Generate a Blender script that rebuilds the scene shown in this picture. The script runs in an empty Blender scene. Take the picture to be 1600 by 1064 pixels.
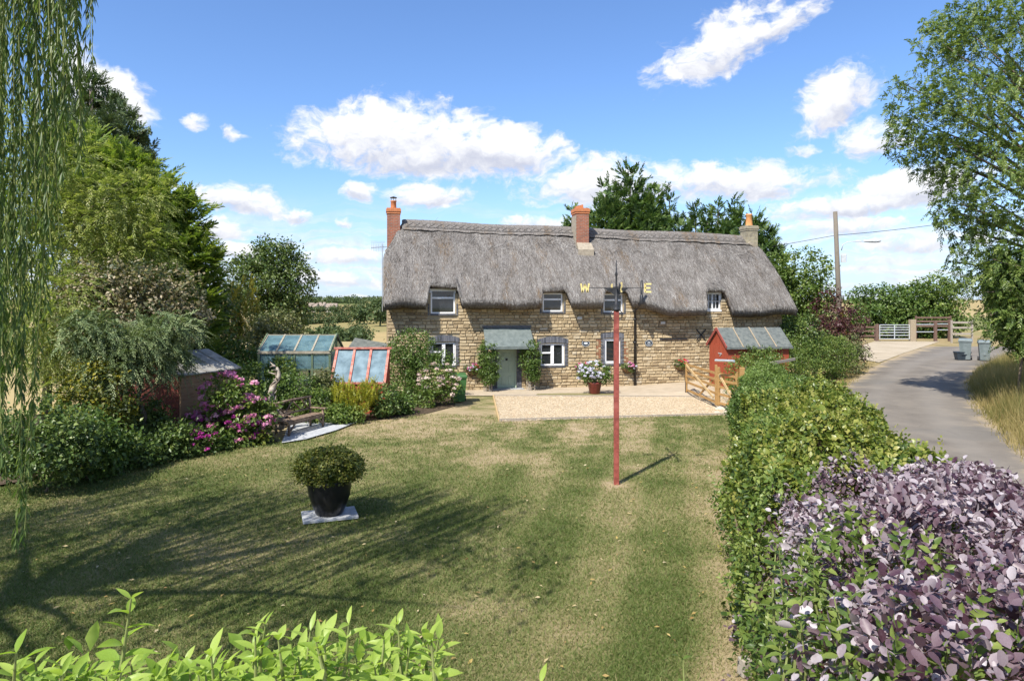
import bpy, math, random
import numpy as np
from mathutils import Vector, Matrix, Quaternion

S = bpy.context.scene
C = S.collection
random.seed(7)
rng = np.random.default_rng(11)

# ------------------------------------------------------------------ camera
CAMZ, F, HX, HY = 4.1, 1067.0, 800.0, 470.0
cam_d = bpy.data.cameras.new("camera")
cam = bpy.data.objects.new("camera", cam_d)
C.objects.link(cam)
cam.location = (0, 0, CAMZ)
cam.rotation_euler = (math.radians(90), 0, 0)
cam_d.sensor_width = 36
cam_d.lens = 36 * F / 1600
cam_d.shift_y = -(532 - HY) / 1600
cam_d.clip_start = 0.1
cam_d.clip_end = 9000
S.camera = cam

# ------------------------------------------------------------------ light
SUN_EL = math.radians(51)
SUN_AZ = math.atan2(-0.55, -0.83)
sd = Vector((math.sin(SUN_AZ) * math.cos(SUN_EL), math.cos(SUN_AZ) * math.cos(SUN_EL), math.sin(SUN_EL)))
sun_d = bpy.data.lights.new("sun", 'SUN')
sun = bpy.data.objects.new("sun", sun_d)
C.objects.link(sun)
sun_d.energy = 4.0
sun_d.angle = math.radians(0.53)
sun_d.color = (1.0, 0.95, 0.86)
sun.rotation_euler = (-sd).to_track_quat('-Z', 'Y').to_euler()
sun.location = (-30, -40, 60)

S.view_settings.view_transform = 'Standard'
S.view_settings.look = 'None'
S.view_settings.exposure = 1.03
S.view_settings.gamma = 1
S.view_settings.use_curve_mapping = False
S.render.engine = 'CYCLES'
S.render.resolution_x = 1024
S.render.resolution_y = 680


class NT:
    """small helper to write node trees"""
    def __init__(s, tree):
        s.t = tree
        s.n = tree.nodes
        s.l = tree.links

    def new(s, typ, ins=None, **kw):
        nd = s.n.new(typ)
        for k, v in kw.items():
            setattr(nd, k, v)
        if ins:
            for k, v in ins.items():
                s.set(nd, k, v)
        return nd

    def set(s, nd, k, v):
        sock = nd.inputs[k]
        if isinstance(v, bpy.types.NodeSocket):
            s.l.new(v, sock)
        else:
            sock.default_value = v

    def math(s, op, a, b=None, c=None, clamp=False):
        nd = s.new('ShaderNodeMath', operation=op, use_clamp=clamp)
        s.set(nd, 0, a)
        if b is not None:
            s.set(nd, 1, b)
        if c is not None:
            s.set(nd, 2, c)
        return nd.outputs[0]

    def mix(s, f, a, b, typ='MIX'):
        nd = s.new('ShaderNodeMixRGB', blend_type=typ)
        s.set(nd, 0, f)
        s.set(nd, 1, a)
        s.set(nd, 2, b)
        return nd.outputs[0]

    def ramp(s, f, stops, interp='LINEAR'):
        nd = s.new('ShaderNodeValToRGB')
        cr = nd.color_ramp
        cr.interpolation = interp
        while len(cr.elements) < len(stops):
            cr.elements.new(0.5)
        for e, (p, c) in zip(cr.elements, stops):
            e.position = p
            e.color = c if len(c) == 4 else (*c, 1)
        s.set(nd, 0, f)
        return nd.outputs[0]

    def noise(s, vec, scale, detail=4, rough=0.55, dist=0.0, out='Fac'):
        nd = s.new('ShaderNodeTexNoise', {'Scale': scale, 'Detail': detail, 'Roughness': rough, 'Distortion': dist})
        if vec is not None:
            s.set(nd, 'Vector', vec)
        return nd.outputs[out]

    def mapr(s, v, a, b, c=0.0, d=1.0, smooth=True):
        nd = s.new('ShaderNodeMapRange', interpolation_type='SMOOTHSTEP' if smooth else 'LINEAR')
        for i, x in enumerate((v, a, b, c, d)):
            s.set(nd, i, x)
        return nd.outputs[0]


def srgb(r, g, b):
    f = lambda c: c / 12.92 if c <= 0.04045 else ((c + 0.055) / 1.055) ** 2.4
    return (f(r / 255), f(g / 255), f(b / 255))


# ------------------------------------------------------------------ world: clear sky with cumulus
world = bpy.data.worlds.new("World")
S.world = world
world.use_nodes = True
w = NT(world.node_tree)
w.n.clear()
sky = w.new('ShaderNodeTexSky', sky_type='NISHITA')
sky.sun_disc = False
sky.sun_elevation = SUN_EL
sky.sun_rotation = SUN_AZ % (2 * math.pi)
sky.altitude = 100
sky.air_density = 1.0
sky.dust_density = 0.6
sky.ozone_density = 2.2
tc = w.new('ShaderNodeTexCoord')
D = tc.outputs['Generated']
sep = w.new('ShaderNodeSeparateXYZ', {0: D})
dx, dy, dz = sep.outputs
az0 = w.math('ARCTAN2', dx, dy)
el0 = w.math('ARCSINE', dz)
wv = w.new('ShaderNodeSeparateColor', {0: w.noise(D, 7, 5, 0.6, 0.0, 'Color')}).outputs
az = w.math('ADD', az0, w.math('MULTIPLY', w.math('SUBTRACT', wv[0], 0.5), 0.11))
el = w.math('ADD', el0, w.math('MULTIPLY', w.math('SUBTRACT', wv[1], 0.5), 0.06))
# cloud-deck coordinates: the view direction carried up to a flat layer, so clouds shrink to the horizon
zc = w.math('MAXIMUM', w.math('ADD', dz, 0.10), 0.03)
deck = w.new('ShaderNodeCombineXYZ', {0: w.math('DIVIDE', dx, zc), 1: w.math('DIVIDE', dy, zc), 2: 0.0}).outputs[0]
ae = w.new('ShaderNodeCombineXYZ', {0: az, 1: w.math('MULTIPLY', el, 1.5), 2: 0.0}).outputs[0]
nA = w.noise(ae, 13, 7, 0.6, 0.3)
nB = w.noise(ae, 42, 6, 0.62, 0.2)
nz = w.math('ADD', w.math('MULTIPLY', w.math('SUBTRACT', nA, 0.5), 2.6), w.math('MULTIPLY', w.math('SUBTRACT', nB, 0.5), 2.0))


def azel(px, py):
    k, m = (px - HX) / F, (HY - py) / F
    return math.atan2(k, 1), math.asin(m / math.sqrt(k * k + m * m + 1))


# the cumulus that stand over the cottage: centre, half width, half height (pixels of a level view), tilt, weight
puffs = [(575, 212, 130, 46, -10, 1.0), (700, 236, 150, 50, 6, 1.0), (800, 240, 95, 36, 10, 1.0), (600, 250, 90, 26, 0, .8),
         (575, 300, 24, 18, 0, .9), (660, 308, 62, 20, 0, .9), (960, 292, 130, 36, 0, .9), (1150, 290, 150, 32, 0, .9),
         (1130, 75, 105, 50, -28, .9), (1210, 42, 70, 26, -20, .75), (1310, 165, 75, 40, -28, .9), (1375, 222, 60, 30, 0, .8),
         (150, 140, 85, 50, 12, 1.0), (195, 160, 45, 40, 0, 1.), (365, 312, 80, 24, 8, 1.0), (340, 360, 46, 24, 0, .9), (466, 330, 26, 15, 0, .8),
         (1420, 305, 130, 34, -6, .9), (1300, 330, 100, 22, 0, .8), (830, 345, 60, 12, 0, .8), (1450, 385, 120, 18, 0, .8),
         (560, 405, 90, 16, 0, .85), (520, 440, 80, 16, 0, .7), (1330, 360, 100, 16, 0, .7), (545, 348, 18, 8, 0, .6),
         (1260, 232, 26, 10, 0, .6), (305, 183, 20, 14, 0, .55), (365, 210, 18, 9, 30, .5), (380, 395, 60, 14, 0, .8)]
acc = None
shade = None
for (px, py, rx, ry, tilt, wt) in puffs:
    a0, e0 = azel(px, py)
    sx = math.cos(a0) ** 2 / F
    se = math.cos(e0) ** 2 * math.cos(a0) / F
    da = w.math('DIVIDE', w.math('SUBTRACT', az, a0), sx * 1.12)
    de = w.math('DIVIDE', w.math('SUBTRACT', el, e0), se)
    t = math.radians(-tilt)
    u = w.math('ADD', w.math('MULTIPLY', da, math.cos(t) / rx), w.math('MULTIPLY', de, math.sin(t) / rx))
    v = w.math('ADD', w.math('MULTIPLY', da, -math.sin(t) / ry), w.math('MULTIPLY', de, math.cos(t) / (ry * 1.22)))
    # flat bases: the lower half falls off faster
    v2 = w.math('MULTIPLY', v, v)
    low = w.math('MULTIPLY', w.math('LESS_THAN', v, 0.0), v2)
    q = w.math('ADD', w.math('MULTIPLY', u, u), w.math('ADD', v2, w.math('MULTIPLY', low, 0.7)))
    val = w.math('MULTIPLY', w.math('SUBTRACT', 1.0, q), wt)
    val = w.math('MAXIMUM', val, -1.6)
    top = w.math('MULTIPLY', w.math('MAXIMUM', val, 0.0), v)
    if acc is None:
        acc, shade = val, top
    else:
        acc = w.math('SMOOTH_MAX', acc, val, 0.25)
        shade = w.math('ADD', shade, top)
dens = w.mapr(w.math('ADD', acc, nz), -0.25, 0.75)
# more cumulus round the unseen sky, cover raised to add fill light, and thin strata low down
nG = w.noise(deck, 0.75, 7, 0.58, 0.2)
infront = w.math('MULTIPLY', w.mapr(w.math('ABSOLUTE', az), 0.72, 0.95, 1, 0), w.mapr(el, 0.46, 0.62, 1, 0))
densG = w.math('MULTIPLY', w.mapr(nG, 0.50, 0.64), w.math('SUBTRACT', 1.0, infront))
strat = w.noise(w.new('ShaderNodeMapping', {'Vector': ae, 'Scale': (3.2, 26, 1), 'Location': (1.3, .4, 0)}).outputs[0], 1.6, 6, 0.6, 0.4)
densS = w.math('MULTIPLY', w.mapr(strat, 0.42, 0.62), w.mapr(el, 0.17, 0.03, 0, 0.9))
densA = w.math('MAXIMUM', w.math('MAXIMUM', dens, densG), densS)
lit = w.mapr(w.math('ADD', w.math('MULTIPLY', shade, 1.5), w.math('MULTIPLY', w.math('SUBTRACT', nB, 0.5), 1.6)), -0.75, 0.5)
ccol = w.mix(lit, (0.58, 0.60, 0.70, 1), (1.0, 1.0, 1.0, 1))
skyl = w.mix(1.0, sky.outputs[0], (0.60, 0.735, 0.93, 1), 'MULTIPLY')
skyc = w.mix(w.mapr(el0, 0.20, 0.0, 0.0, 0.5), skyl, (2.9, 3.65, 5.2, 1))
bgS = w.new('ShaderNodeBackground', {'Color': skyc, 'Strength': 0.115})
bgC = w.new('ShaderNodeBackground', {'Color': ccol, 'Strength': 0.56})
mx = w.new('ShaderNodeMixShader', {0: w.math('MULTIPLY', densA, 0.96), 1: bgS.outputs[0], 2: bgC.outputs[0]})
wo = w.new('ShaderNodeOutputWorld', {0: mx.outputs[0]})

# ------------------------------------------------------------------ materials
MATS = {}


def surf(name, cols, rough=0.7, scale=6, detail=5, bump=0.0, bscale=60, spec=0.3, metal=0.0, tone=False, stretch=(1, 1, 1), gloss_var=0.0):
    """cols: list of colours blended by noise (and by the mesh attribute 'tone' when tone=True)"""
    m = bpy.data.materials.new(name)
    m.use_nodes = True
    t = NT(m.node_tree)
    b = t.n['Principled BSDF']
    co = t.new('ShaderNodeTexCoord').outputs['Object']
    if stretch != (1, 1, 1):
        co = t.new('ShaderNodeMapping', {'Vector': co, 'Scale': stretch}).outputs[0]
    n = t.noise(co, scale, detail, 0.6)
    if tone:
        at = t.new('ShaderNodeAttribute', attribute_name='tone').outputs['Fac']
        n = t.math('ADD', t.math('MULTIPLY', at, 0.72), t.math('MULTIPLY', t.math('SUBTRACT', n, 0.36), 0.9))
    else:
        n = t.mapr(n, 0.28, 0.72)
    k = len(cols)
    c = t.ramp(n, [(i / max(1, k - 1), cols[i]) for i in range(k)])
    t.set(b, 'Base Color', c)
    b.inputs['Roughness'].default_value = rough
    b.inputs['Specular IOR Level'].default_value = spec
    b.inputs['Metallic'].default_value = metal
    if bump:
        bn = t.noise(co, bscale, 4, 0.65)
        bp = t.new('ShaderNodeBump', {'Strength': bump, 'Distance': 0.02, 'Height': bn})
        t.set(b, 'Normal', bp.outputs[0])
    MATS[name] = m
    return m


def leafmat(name, cols, trans=0.35, rough=0.45, spec=0.35, tcol=None):
    m = bpy.data.materials.new(name)
    m.use_nodes = True
    t = NT(m.node_tree)
    b = t.n['Principled BSDF']
    out = t.n['Material Output']
    at = t.new('ShaderNodeAttribute', attribute_name='tone').outputs['Fac']
    k = len(cols)
    co = t.new('ShaderNodeTexCoord').outputs['Object']
    at = t.math('ADD', at, t.math('MULTIPLY', t.math('SUBTRACT', t.noise(co, 38, 3, 0.6), 0.5), 0.55))
    c = t.ramp(at, [(i / max(1, k - 1), cols[i]) for i in range(k)])
    t.set(b, 'Base Color', c)
    b.inputs['Roughness'].default_value = rough
    b.inputs['Specular IOR Level'].default_value = spec
    tr = t.new('ShaderNodeBsdfTranslucent')
    t.set(tr, 'Color', t.mix(1.0, c, tcol or (1.25, 1.35, 0.7, 1), 'MULTIPLY'))
    mx = t.new('ShaderNodeMixShader', {0: trans, 1: b.outputs[0], 2: tr.outputs[0]})
    t.l.new(mx.outputs[0], out.inputs[0])
    MATS[name] = m
    return m


def glassmat(name, col, alpha, rough=0.05, dust=0.0):
    m = bpy.data.materials.new(name)
    m.use_nodes = True
    t = NT(m.node_tree)
    b = t.n['Principled BSDF']
    out = t.n['Material Output']
    co = t.new('ShaderNodeTexCoord').outputs['Object']
    n = t.noise(co, 3.0, 5, 0.6)
    t.set(b, 'Base Color', t.ramp(t.mapr(n, 0.3, 0.7), [(0, col), (1, tuple(min(1, x * 1.5 + dust) for x in col))]))
    b.inputs['Roughness'].default_value = rough
    b.inputs['Specular IOR Level'].default_value = 0.8
    if alpha < 1:
        tr = t.new('ShaderNodeBsdfTransparent', {'Color': (0.86, 0.95, 0.93, 1)})
        mx = t.new('ShaderNodeMixShader', {0: alpha, 1: tr.outputs[0], 2: b.outputs[0]})
        t.l.new(mx.outputs[0], out.inputs[0])
    MATS[name] = m
    return m


def brickmat(name, c1, c2, mortar, sc, bump=0.3, rowh=0.075, bw=0.23, msize=0.01):
    m = bpy.data.materials.new(name)
    m.use_nodes = True
    t = NT(m.node_tree)
    b = t.n['Principled BSDF']
    co = t.new('ShaderNodeTexCoord').outputs['Object']
    se = t.new('ShaderNodeSeparateXYZ', {0: co}).outputs
    uv = t.new('ShaderNodeCombineXYZ', {0: t.math('ADD', se[0], se[1]), 1: se[2], 2: 0.0}).outputs[0]
    br = t.new('ShaderNodeTexBrick', {'Vector': uv, 'Color1': (*c1, 1), 'Color2': (*c2, 1), 'Mortar': (*mortar, 1), 'Scale': 1.0,
                                      'Mortar Size': msize, 'Brick Width': bw, 'Row Height': rowh, 'Mortar Smooth': 0.3, 'Bias': -0.1})
    n = t.noise(co, 5, 5, 0.65)
    c = t.mix(t.mapr(n, 0.45, 0.75, 0, 0.6), br.outputs[0], (0.07, 0.05, 0.045, 1))
    t.set(b, 'Base Color', c)
    b.inputs['Roughness'].default_value = 0.85
    bp = t.new('ShaderNodeBump', {'Strength': bump, 'Distance': 0.02, 'Height': t.math('SUBTRACT', 1.0, br.outputs['Fac'])})
    t.set(b, 'Normal', bp.outputs[0])
    MATS[name] = m
    return m


surf('stone', [(0.18, 0.13, 0.08), (0.35, 0.265, 0.155), (0.47, 0.375, 0.235), (0.45, 0.40, 0.31)], 0.9, 14, 5, 0.5, 40, tone=True)
surf('mortar', [(0.30, 0.245, 0.16), (0.40, 0.33, 0.22)], 0.95, 10, 5, 0.4, 50)
surf('blue_brick', [(0.05, 0.056, 0.07), (0.11, 0.115, 0.135), (0.19, 0.19, 0.20)], 0.7, 12, 4, 0.3, 50, tone=True)
surf('orange_brick', [(0.22, 0.10, 0.055), (0.34, 0.17, 0.09)], 0.85, 12, 4, 0.3, 50, tone=True)
brickmat('chimney_brick', (0.32, 0.10, 0.05), (0.24, 0.075, 0.04), (0.25, 0.2, 0.16), 1.0)
brickmat('chimney_stone', (0.33, 0.29, 0.20), (0.27, 0.24, 0.17), (0.24, 0.22, 0.18), 1.0, 0.4, 0.16, 0.4, 0.012)
brickmat('side_stone', (0.36, 0.25, 0.12), (0.28, 0.19, 0.09), (0.26, 0.22, 0.16), 1.0, 0.5, 0.15, 0.36, 0.014)
surf('terracotta', [(0.40, 0.14, 0.06), (0.50, 0.20, 0.09)], 0.8, 8, 4, 0.2, 40)
surf('orange_pot', [(0.50, 0.22, 0.08), (0.60, 0.30, 0.12)], 0.75, 8, 4)
surf('render', [(0.24, 0.205, 0.155), (0.36, 0.31, 0.24)], 0.9, 7, 5, 0.3, 40)
surf('lead', [(0.10, 0.122, 0.118), (0.15, 0.175, 0.168)], 0.55, 5, 4, 0.1, 20)
surf('white_upvc', [(0.74, 0.75, 0.76), (0.80, 0.80, 0.80)], 0.35, 4, 2, spec=0.5)
surf('slate', [(0.06, 0.065, 0.08), (0.10, 0.105, 0.12)], 0.6, 9, 4)
surf('sage_paint', [(0.33, 0.41, 0.31), (0.38, 0.46, 0.35)], 0.45, 3, 3, spec=0.4)
surf('black_iron', [(0.012, 0.012, 0.014), (0.03, 0.03, 0.033)], 0.45, 10, 3, spec=0.5)
surf('red_post', [(0.17, 0.045, 0.034), (0.27, 0.065, 0.05), (0.34, 0.10, 0.08)], 0.6, 9, 7, 0.1, 60)
surf('gold_paint', [(0.62, 0.50, 0.18), (0.75, 0.62, 0.27)], 0.5, 5, 3)
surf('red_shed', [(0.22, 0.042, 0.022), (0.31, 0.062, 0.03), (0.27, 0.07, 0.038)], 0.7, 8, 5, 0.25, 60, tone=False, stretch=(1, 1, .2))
surf('shaded_red', [(0.055, 0.014, 0.011), (0.105, 0.024, 0.016), (0.085, 0.028, 0.02)], 0.8, 8, 5, 0.25, 60, stretch=(.3, .3, 2))  # darker copy of the shed red, with the front's shade put into the colour
surf('brown_shed', [(0.20, 0.115, 0.062), (0.30, 0.18, 0.10), (0.26, 0.17, 0.11)], 0.8, 6, 5, 0.25, 50, stretch=(.3, .3, 3))
surf('felt', [(0.075, 0.085, 0.082), (0.115, 0.128, 0.122), (0.145, 0.155, 0.142)], 0.9, 6, 6, 0.4, 120)
surf('old_felt', [(0.15, 0.145, 0.13), (0.27, 0.26, 0.235), (0.34, 0.33, 0.30)], 0.9, 5, 6, 0.4, 60)
surf('batten', [(0.27, 0.21, 0.14), (0.33, 0.27, 0.19)], 0.8, 8, 4)
surf('new_timber', [(0.27, 0.15, 0.05), (0.38, 0.225, 0.085), (0.33, 0.20, 0.08)], 0.7, 5, 5, 0.2, 60, stretch=(2, 2, 2))
surf('pale_timber', [(0.42, 0.29, 0.14), (0.52, 0.38, 0.20)], 0.7, 5, 5, 0.2, 60)
surf('grey_timber', [(0.20, 0.175, 0.14), (0.34, 0.30, 0.25), (0.28, 0.24, 0.19)], 0.85, 9, 5, 0.4, 50, stretch=(4, 4, .6))
surf('bench_wood', [(0.085, 0.058, 0.042), (0.19, 0.13, 0.09), (0.30, 0.23, 0.165)], 0.8, 9, 5, 0.4, 50)
surf('bark', [(0.06, 0.048, 0.036), (0.13, 0.105, 0.08), (0.19, 0.16, 0.125)], 0.95, 9, 6, 0.8, 30, stretch=(3, 3, .6))
surf('dead_wood', [(0.10, 0.075, 0.055), (0.28, 0.235, 0.19), (0.44, 0.39, 0.33)], 0.9, 7, 6, 0.7, 30)
surf('stem', [(0.14, 0.16, 0.05), (0.22, 0.26, 0.09)], 0.7, 9, 3)
surf('twig', [(0.10, 0.075, 0.05), (0.20, 0.15, 0.10)], 0.9, 9, 3)
surf('green_frame', [(0.07, 0.11, 0.065), (0.12, 0.16, 0.10)], 0.7, 8, 4, 0.2, 50)
surf('weathered_frame', [(0.22, 0.20, 0.15), (0.34, 0.31, 0.25)], 0.8, 8, 4, 0.2, 50)
surf('pink_red_frame', [(0.34, 0.085, 0.065), (0.46, 0.17, 0.13), (0.50, 0.26, 0.21)], 0.7, 6, 5, 0.2, 50)
surf('black_pot', [(0.009, 0.009, 0.010), (0.018, 0.018, 0.019)], 0.28, 4, 4, spec=0.45)
surf('maroon_pot', [(0.13, 0.025, 0.02), (0.20, 0.045, 0.035)], 0.3, 4, 4, spec=0.5)
surf('slab', [(0.30, 0.31, 0.32), (0.44, 0.45, 0.46)], 0.9, 10, 6, 0.3, 60)
surf('bin_green', [(0.03, 0.095, 0.025), (0.045, 0.125, 0.035)], 0.5, 4, 3, spec=0.4)
surf('bin_grey', [(0.12, 0.15, 0.15), (0.17, 0.20, 0.20)], 0.5, 4, 3, spec=0.4)
surf('box_black', [(0.02, 0.03, 0.04), (0.035, 0.045, 0.055)], 0.5, 4, 3)
surf('coir', [(0.16, 0.09, 0.04), (0.26, 0.16, 0.08)], 0.95, 20, 5, 0.6, 80)
surf('galvanised', [(0.50, 0.53, 0.54), (0.62, 0.65, 0.66)], 0.4, 6, 3, metal=0.5)
surf('brown_fence', [(0.10, 0.062, 0.048), (0.17, 0.105, 0.08)], 0.8, 7, 4, 0.2, 40)
surf('lamp_grey', [(0.42, 0.45, 0.47), (0.55, 0.57, 0.58)], 0.45, 5, 3)
surf('pole_wood', [(0.10, 0.085, 0.065), (0.17, 0.145, 0.115), (0.14, 0.125, 0.10)], 0.9, 7, 5, 0.3, 40, stretch=(4, 4, .3))
surf('plaque', [(0.02, 0.03, 0.045), (0.035, 0.045, 0.06)], 0.4, 6, 3)
surf('plaque_white', [(0.55, 0.58, 0.6), (0.66, 0.68, 0.68)], 0.5, 8, 3)
surf('vent_white', [(0.55, 0.54, 0.5), (0.62, 0.6, 0.56)], 0.6, 5, 3)
surf('rubble', [(0.38, 0.33, 0.25), (0.55, 0.50, 0.41)], 0.9, 7, 5, 0.5, 40)
surf('far_wall', [(0.55, 0.5, 0.42), (0.65, 0.6, 0.52)], 0.9, 3, 3)
surf('far_roof', [(0.20, 0.16, 0.13), (0.26, 0.21, 0.17)], 0.9, 3, 3)
surf('aluminium', [(0.32, 0.33, 0.35), (0.45, 0.46, 0.47)], 0.4, 6, 3, metal=0.6)
glassmat('dark_glass', (0.018, 0.020, 0.022), 1.0, 0.03)
glassmat('greenhouse_glass', (0.11, 0.19, 0.22), 0.45, 0.08, 0.03)
glassmat('hazy_glass', (0.12, 0.18, 0.21), 0.80, 0.18, 0.06)

# leaves
leafmat('leaf_willow', [(0.045, 0.085, 0.02), (0.10, 0.16, 0.042), (0.19, 0.25, 0.075)], 0.45, 0.4)
leafmat('leaf_sallow', [(0.09, 0.125, 0.03), (0.22, 0.265, 0.065), (0.44, 0.44, 0.17)], 0.45, 0.4)
leafmat('leaf_pine', [(0.03, 0.058, 0.022), (0.08, 0.12, 0.045), (0.15, 0.19, 0.07)], 0.15, 0.5)
leafmat('leaf_cypress', [(0.045, 0.09, 0.016), (0.15, 0.22, 0.035), (0.33, 0.37, 0.07)], 0.4, 0.5)
leafmat('leaf_backconifer', [(0.03, 0.065, 0.02), (0.08, 0.14, 0.035), (0.17, 0.23, 0.06)], 0.3, 0.5)
leafmat('leaf_pale', [(0.05, 0.075, 0.03), (0.12, 0.125, 0.06), (0.25, 0.20, 0.11), (0.48, 0.41, 0.29)], 0.3, 0.5)
leafmat('leaf_juniper', [(0.06, 0.10, 0.042), (0.15, 0.20, 0.085), (0.30, 0.34, 0.16)], 0.2, 0.5)
leafmat('leaf_dark', [(0.035, 0.065, 0.018), (0.09, 0.145, 0.034), (0.19, 0.24, 0.065)], 0.25, 0.4)
leafmat('leaf_mid', [(0.045, 0.085, 0.018), (0.09, 0.15, 0.03), (0.16, 0.22, 0.055)], 0.3, 0.4)
leafmat('leaf_bright', [(0.045, 0.085, 0.016), (0.115, 0.175, 0.035), (0.24, 0.29, 0.075)], 0.35, 0.4)
leafmat('leaf_lime', [(0.11, 0.19, 0.028), (0.25, 0.37, 0.055), (0.42, 0.52, 0.13)], 0.5, 0.4)
leafmat('leaf_yellowgreen', [(0.035, 0.065, 0.012), (0.10, 0.145, 0.025), (0.20, 0.23, 0.04), (0.34, 0.32, 0.09)], 0.3, 0.35)
leafmat('leaf_planter', [(0.045, 0.068, 0.012), (0.145, 0.17, 0.03), (0.31, 0.28, 0.065)], 0.3, 0.45)
leafmat('leaf_gold', [(0.09, 0.11, 0.015), (0.25, 0.26, 0.03), (0.44, 0.41, 0.04)], 0.3, 0.45)
leafmat('leaf_goldtip', [(0.03, 0.055, 0.012), (0.09, 0.11, 0.018), (0.30, 0.26, 0.025)], 0.25, 0.45)
leafmat('leaf_oak', [(0.03, 0.06, 0.014), (0.08, 0.125, 0.028), (0.17, 0.21, 0.06)], 0.25, 0.4)
leafmat('leaf_ash', [(0.05, 0.09, 0.024), (0.125, 0.185, 0.044), (0.28, 0.33, 0.10)], 0.42, 0.4)
leafmat('leaf_purple', [(0.05, 0.018, 0.032), (0.15, 0.10, 0.12), (0.28, 0.235, 0.255), (0.42, 0.385, 0.40)], 0.2, 0.42, 0.5, (1.3, 0.7, 0.7, 1))
leafmat('leaf_maroon', [(0.05, 0.015, 0.02), (0.10, 0.035, 0.04), (0.08, 0.08, 0.03)], 0.25, 0.4, 0.35, (1.3, 0.6, 0.6, 1))
leafmat('leaf_variegated', [(0.05, 0.075, 0.025), (0.13, 0.15, 0.055), (0.30, 0.28, 0.15)], 0.3, 0.5)
leafmat('leaf_orange', [(0.12, 0.13, 0.03), (0.30, 0.16, 0.04), (0.42, 0.17, 0.05)], 0.3, 0.5)
leafmat('petal_pink', [(0.52, 0.12, 0.33), (0.66, 0.26, 0.45), (0.76, 0.45, 0.56)], 0.3, 0.6, 0.2, (1.1, .8, .9, 1))
leafmat('petal_magenta', [(0.32, 0.03, 0.22), (0.45, 0.06, 0.30)], 0.3, 0.6, 0.2, (1.1, .8, .9, 1))
leafmat('petal_pale', [(0.50, 0.36, 0.30), (0.70, 0.55, 0.48), (0.78, 0.70, 0.62)], 0.3, 0.6, 0.2, (1, 1, 1, 1))
leafmat('petal_white', [(0.55, 0.55, 0.66), (0.75, 0.74, 0.80)], 0.3, 0.6, 0.2, (1, 1, 1, 1))
leafmat('petal_red', [(0.55, 0.02, 0.03), (0.65, 0.05, 0.08)], 0.3, 0.6, 0.2, (1, 1, 1, 1))
leafmat('far_leaf', [(0.035, 0.062, 0.022), (0.065, 0.10, 0.032), (0.11, 0.14, 0.045)], 0.2, 0.6)
leafmat('grass_blade', [(0.075, 0.115, 0.025), (0.15, 0.185, 0.055), (0.27, 0.235, 0.11), (0.38, 0.30, 0.175)], 0.25, 0.6, 0.2)
leafmat('dry_grass', [(0.10, 0.12, 0.03), (0.26, 0.21, 0.08), (0.42, 0.33, 0.16)], 0.3, 0.6, 0.2)
leafmat('fallen', [(0.24, 0.15, 0.06), (0.40, 0.30, 0.10), (0.5, 0.42, 0.28)], 0.2, 0.6, 0.2)


def thatch_mat(name, dark=1.0):
    m = bpy.data.materials.new(name)
    m.use_nodes = True
    t = NT(m.node_tree)
    b = t.n['Principled BSDF']
    co = t.new('ShaderNodeTexCoord').outputs['Object']
    st = t.new('ShaderNodeMapping', {'Vector': co, 'Scale': (30, 6, 6)}).outputs[0]
    n1 = t.noise(st, 1.5, 6, 0.7, 0.6)
    n2 = t.noise(co, 16, 6, 0.7)
    n3 = t.noise(co, 0.7, 5, 0.6)
    n4 = t.noise(t.new('ShaderNodeMapping', {'Vector': co, 'Scale': (1.6, .45, .45), 'Location': (3, 1, 7)}).outputs[0], 0.9, 4, 0.6)
    f = t.math('ADD', t.math('MULTIPLY', n1, 0.55), t.math('MULTIPLY', n2, 0.45))
    c = t.ramp(t.mapr(f, 0.38, 0.63, 0, 1, False), [(0, (0.075 * dark, 0.06 * dark, 0.05 * dark)), (0.5, (0.172 * dark, 0.158 * dark, 0.147 * dark)), (1, (0.305 * dark, 0.288 * dark, 0.272 * dark))])
    c = t.mix(t.mapr(n3, 0.5, 0.72, 0, 0.45), c, (0.11, 0.095, 0.08, 1))
    c = t.mix(t.math('MULTIPLY', t.mapr(n4, 0.52, 0.68, 0, 0.85), t.mapr(n2, 0.40, 0.6)), c, (0.13, 0.075, 0.025, 1))
    t.set(b, 'Base Color', c)
    b.inputs['Roughness'].default_value = 0.95
    b.inputs['Specular IOR Level'].default_value = 0.1
    bp = t.new('ShaderNodeBump', {'Strength': 0.9, 'Distance': 0.05, 'Height': f})
    t.set(b, 'Normal', bp.outputs[0])
    MATS[name] = m


thatch_mat('thatch')
leafmat('straw', [(0.072, 0.063, 0.056), (0.18, 0.168, 0.157), (0.36, 0.345, 0.327)], 0.1, 0.9, 0.1, (1, 1, 1, 1))


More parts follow.
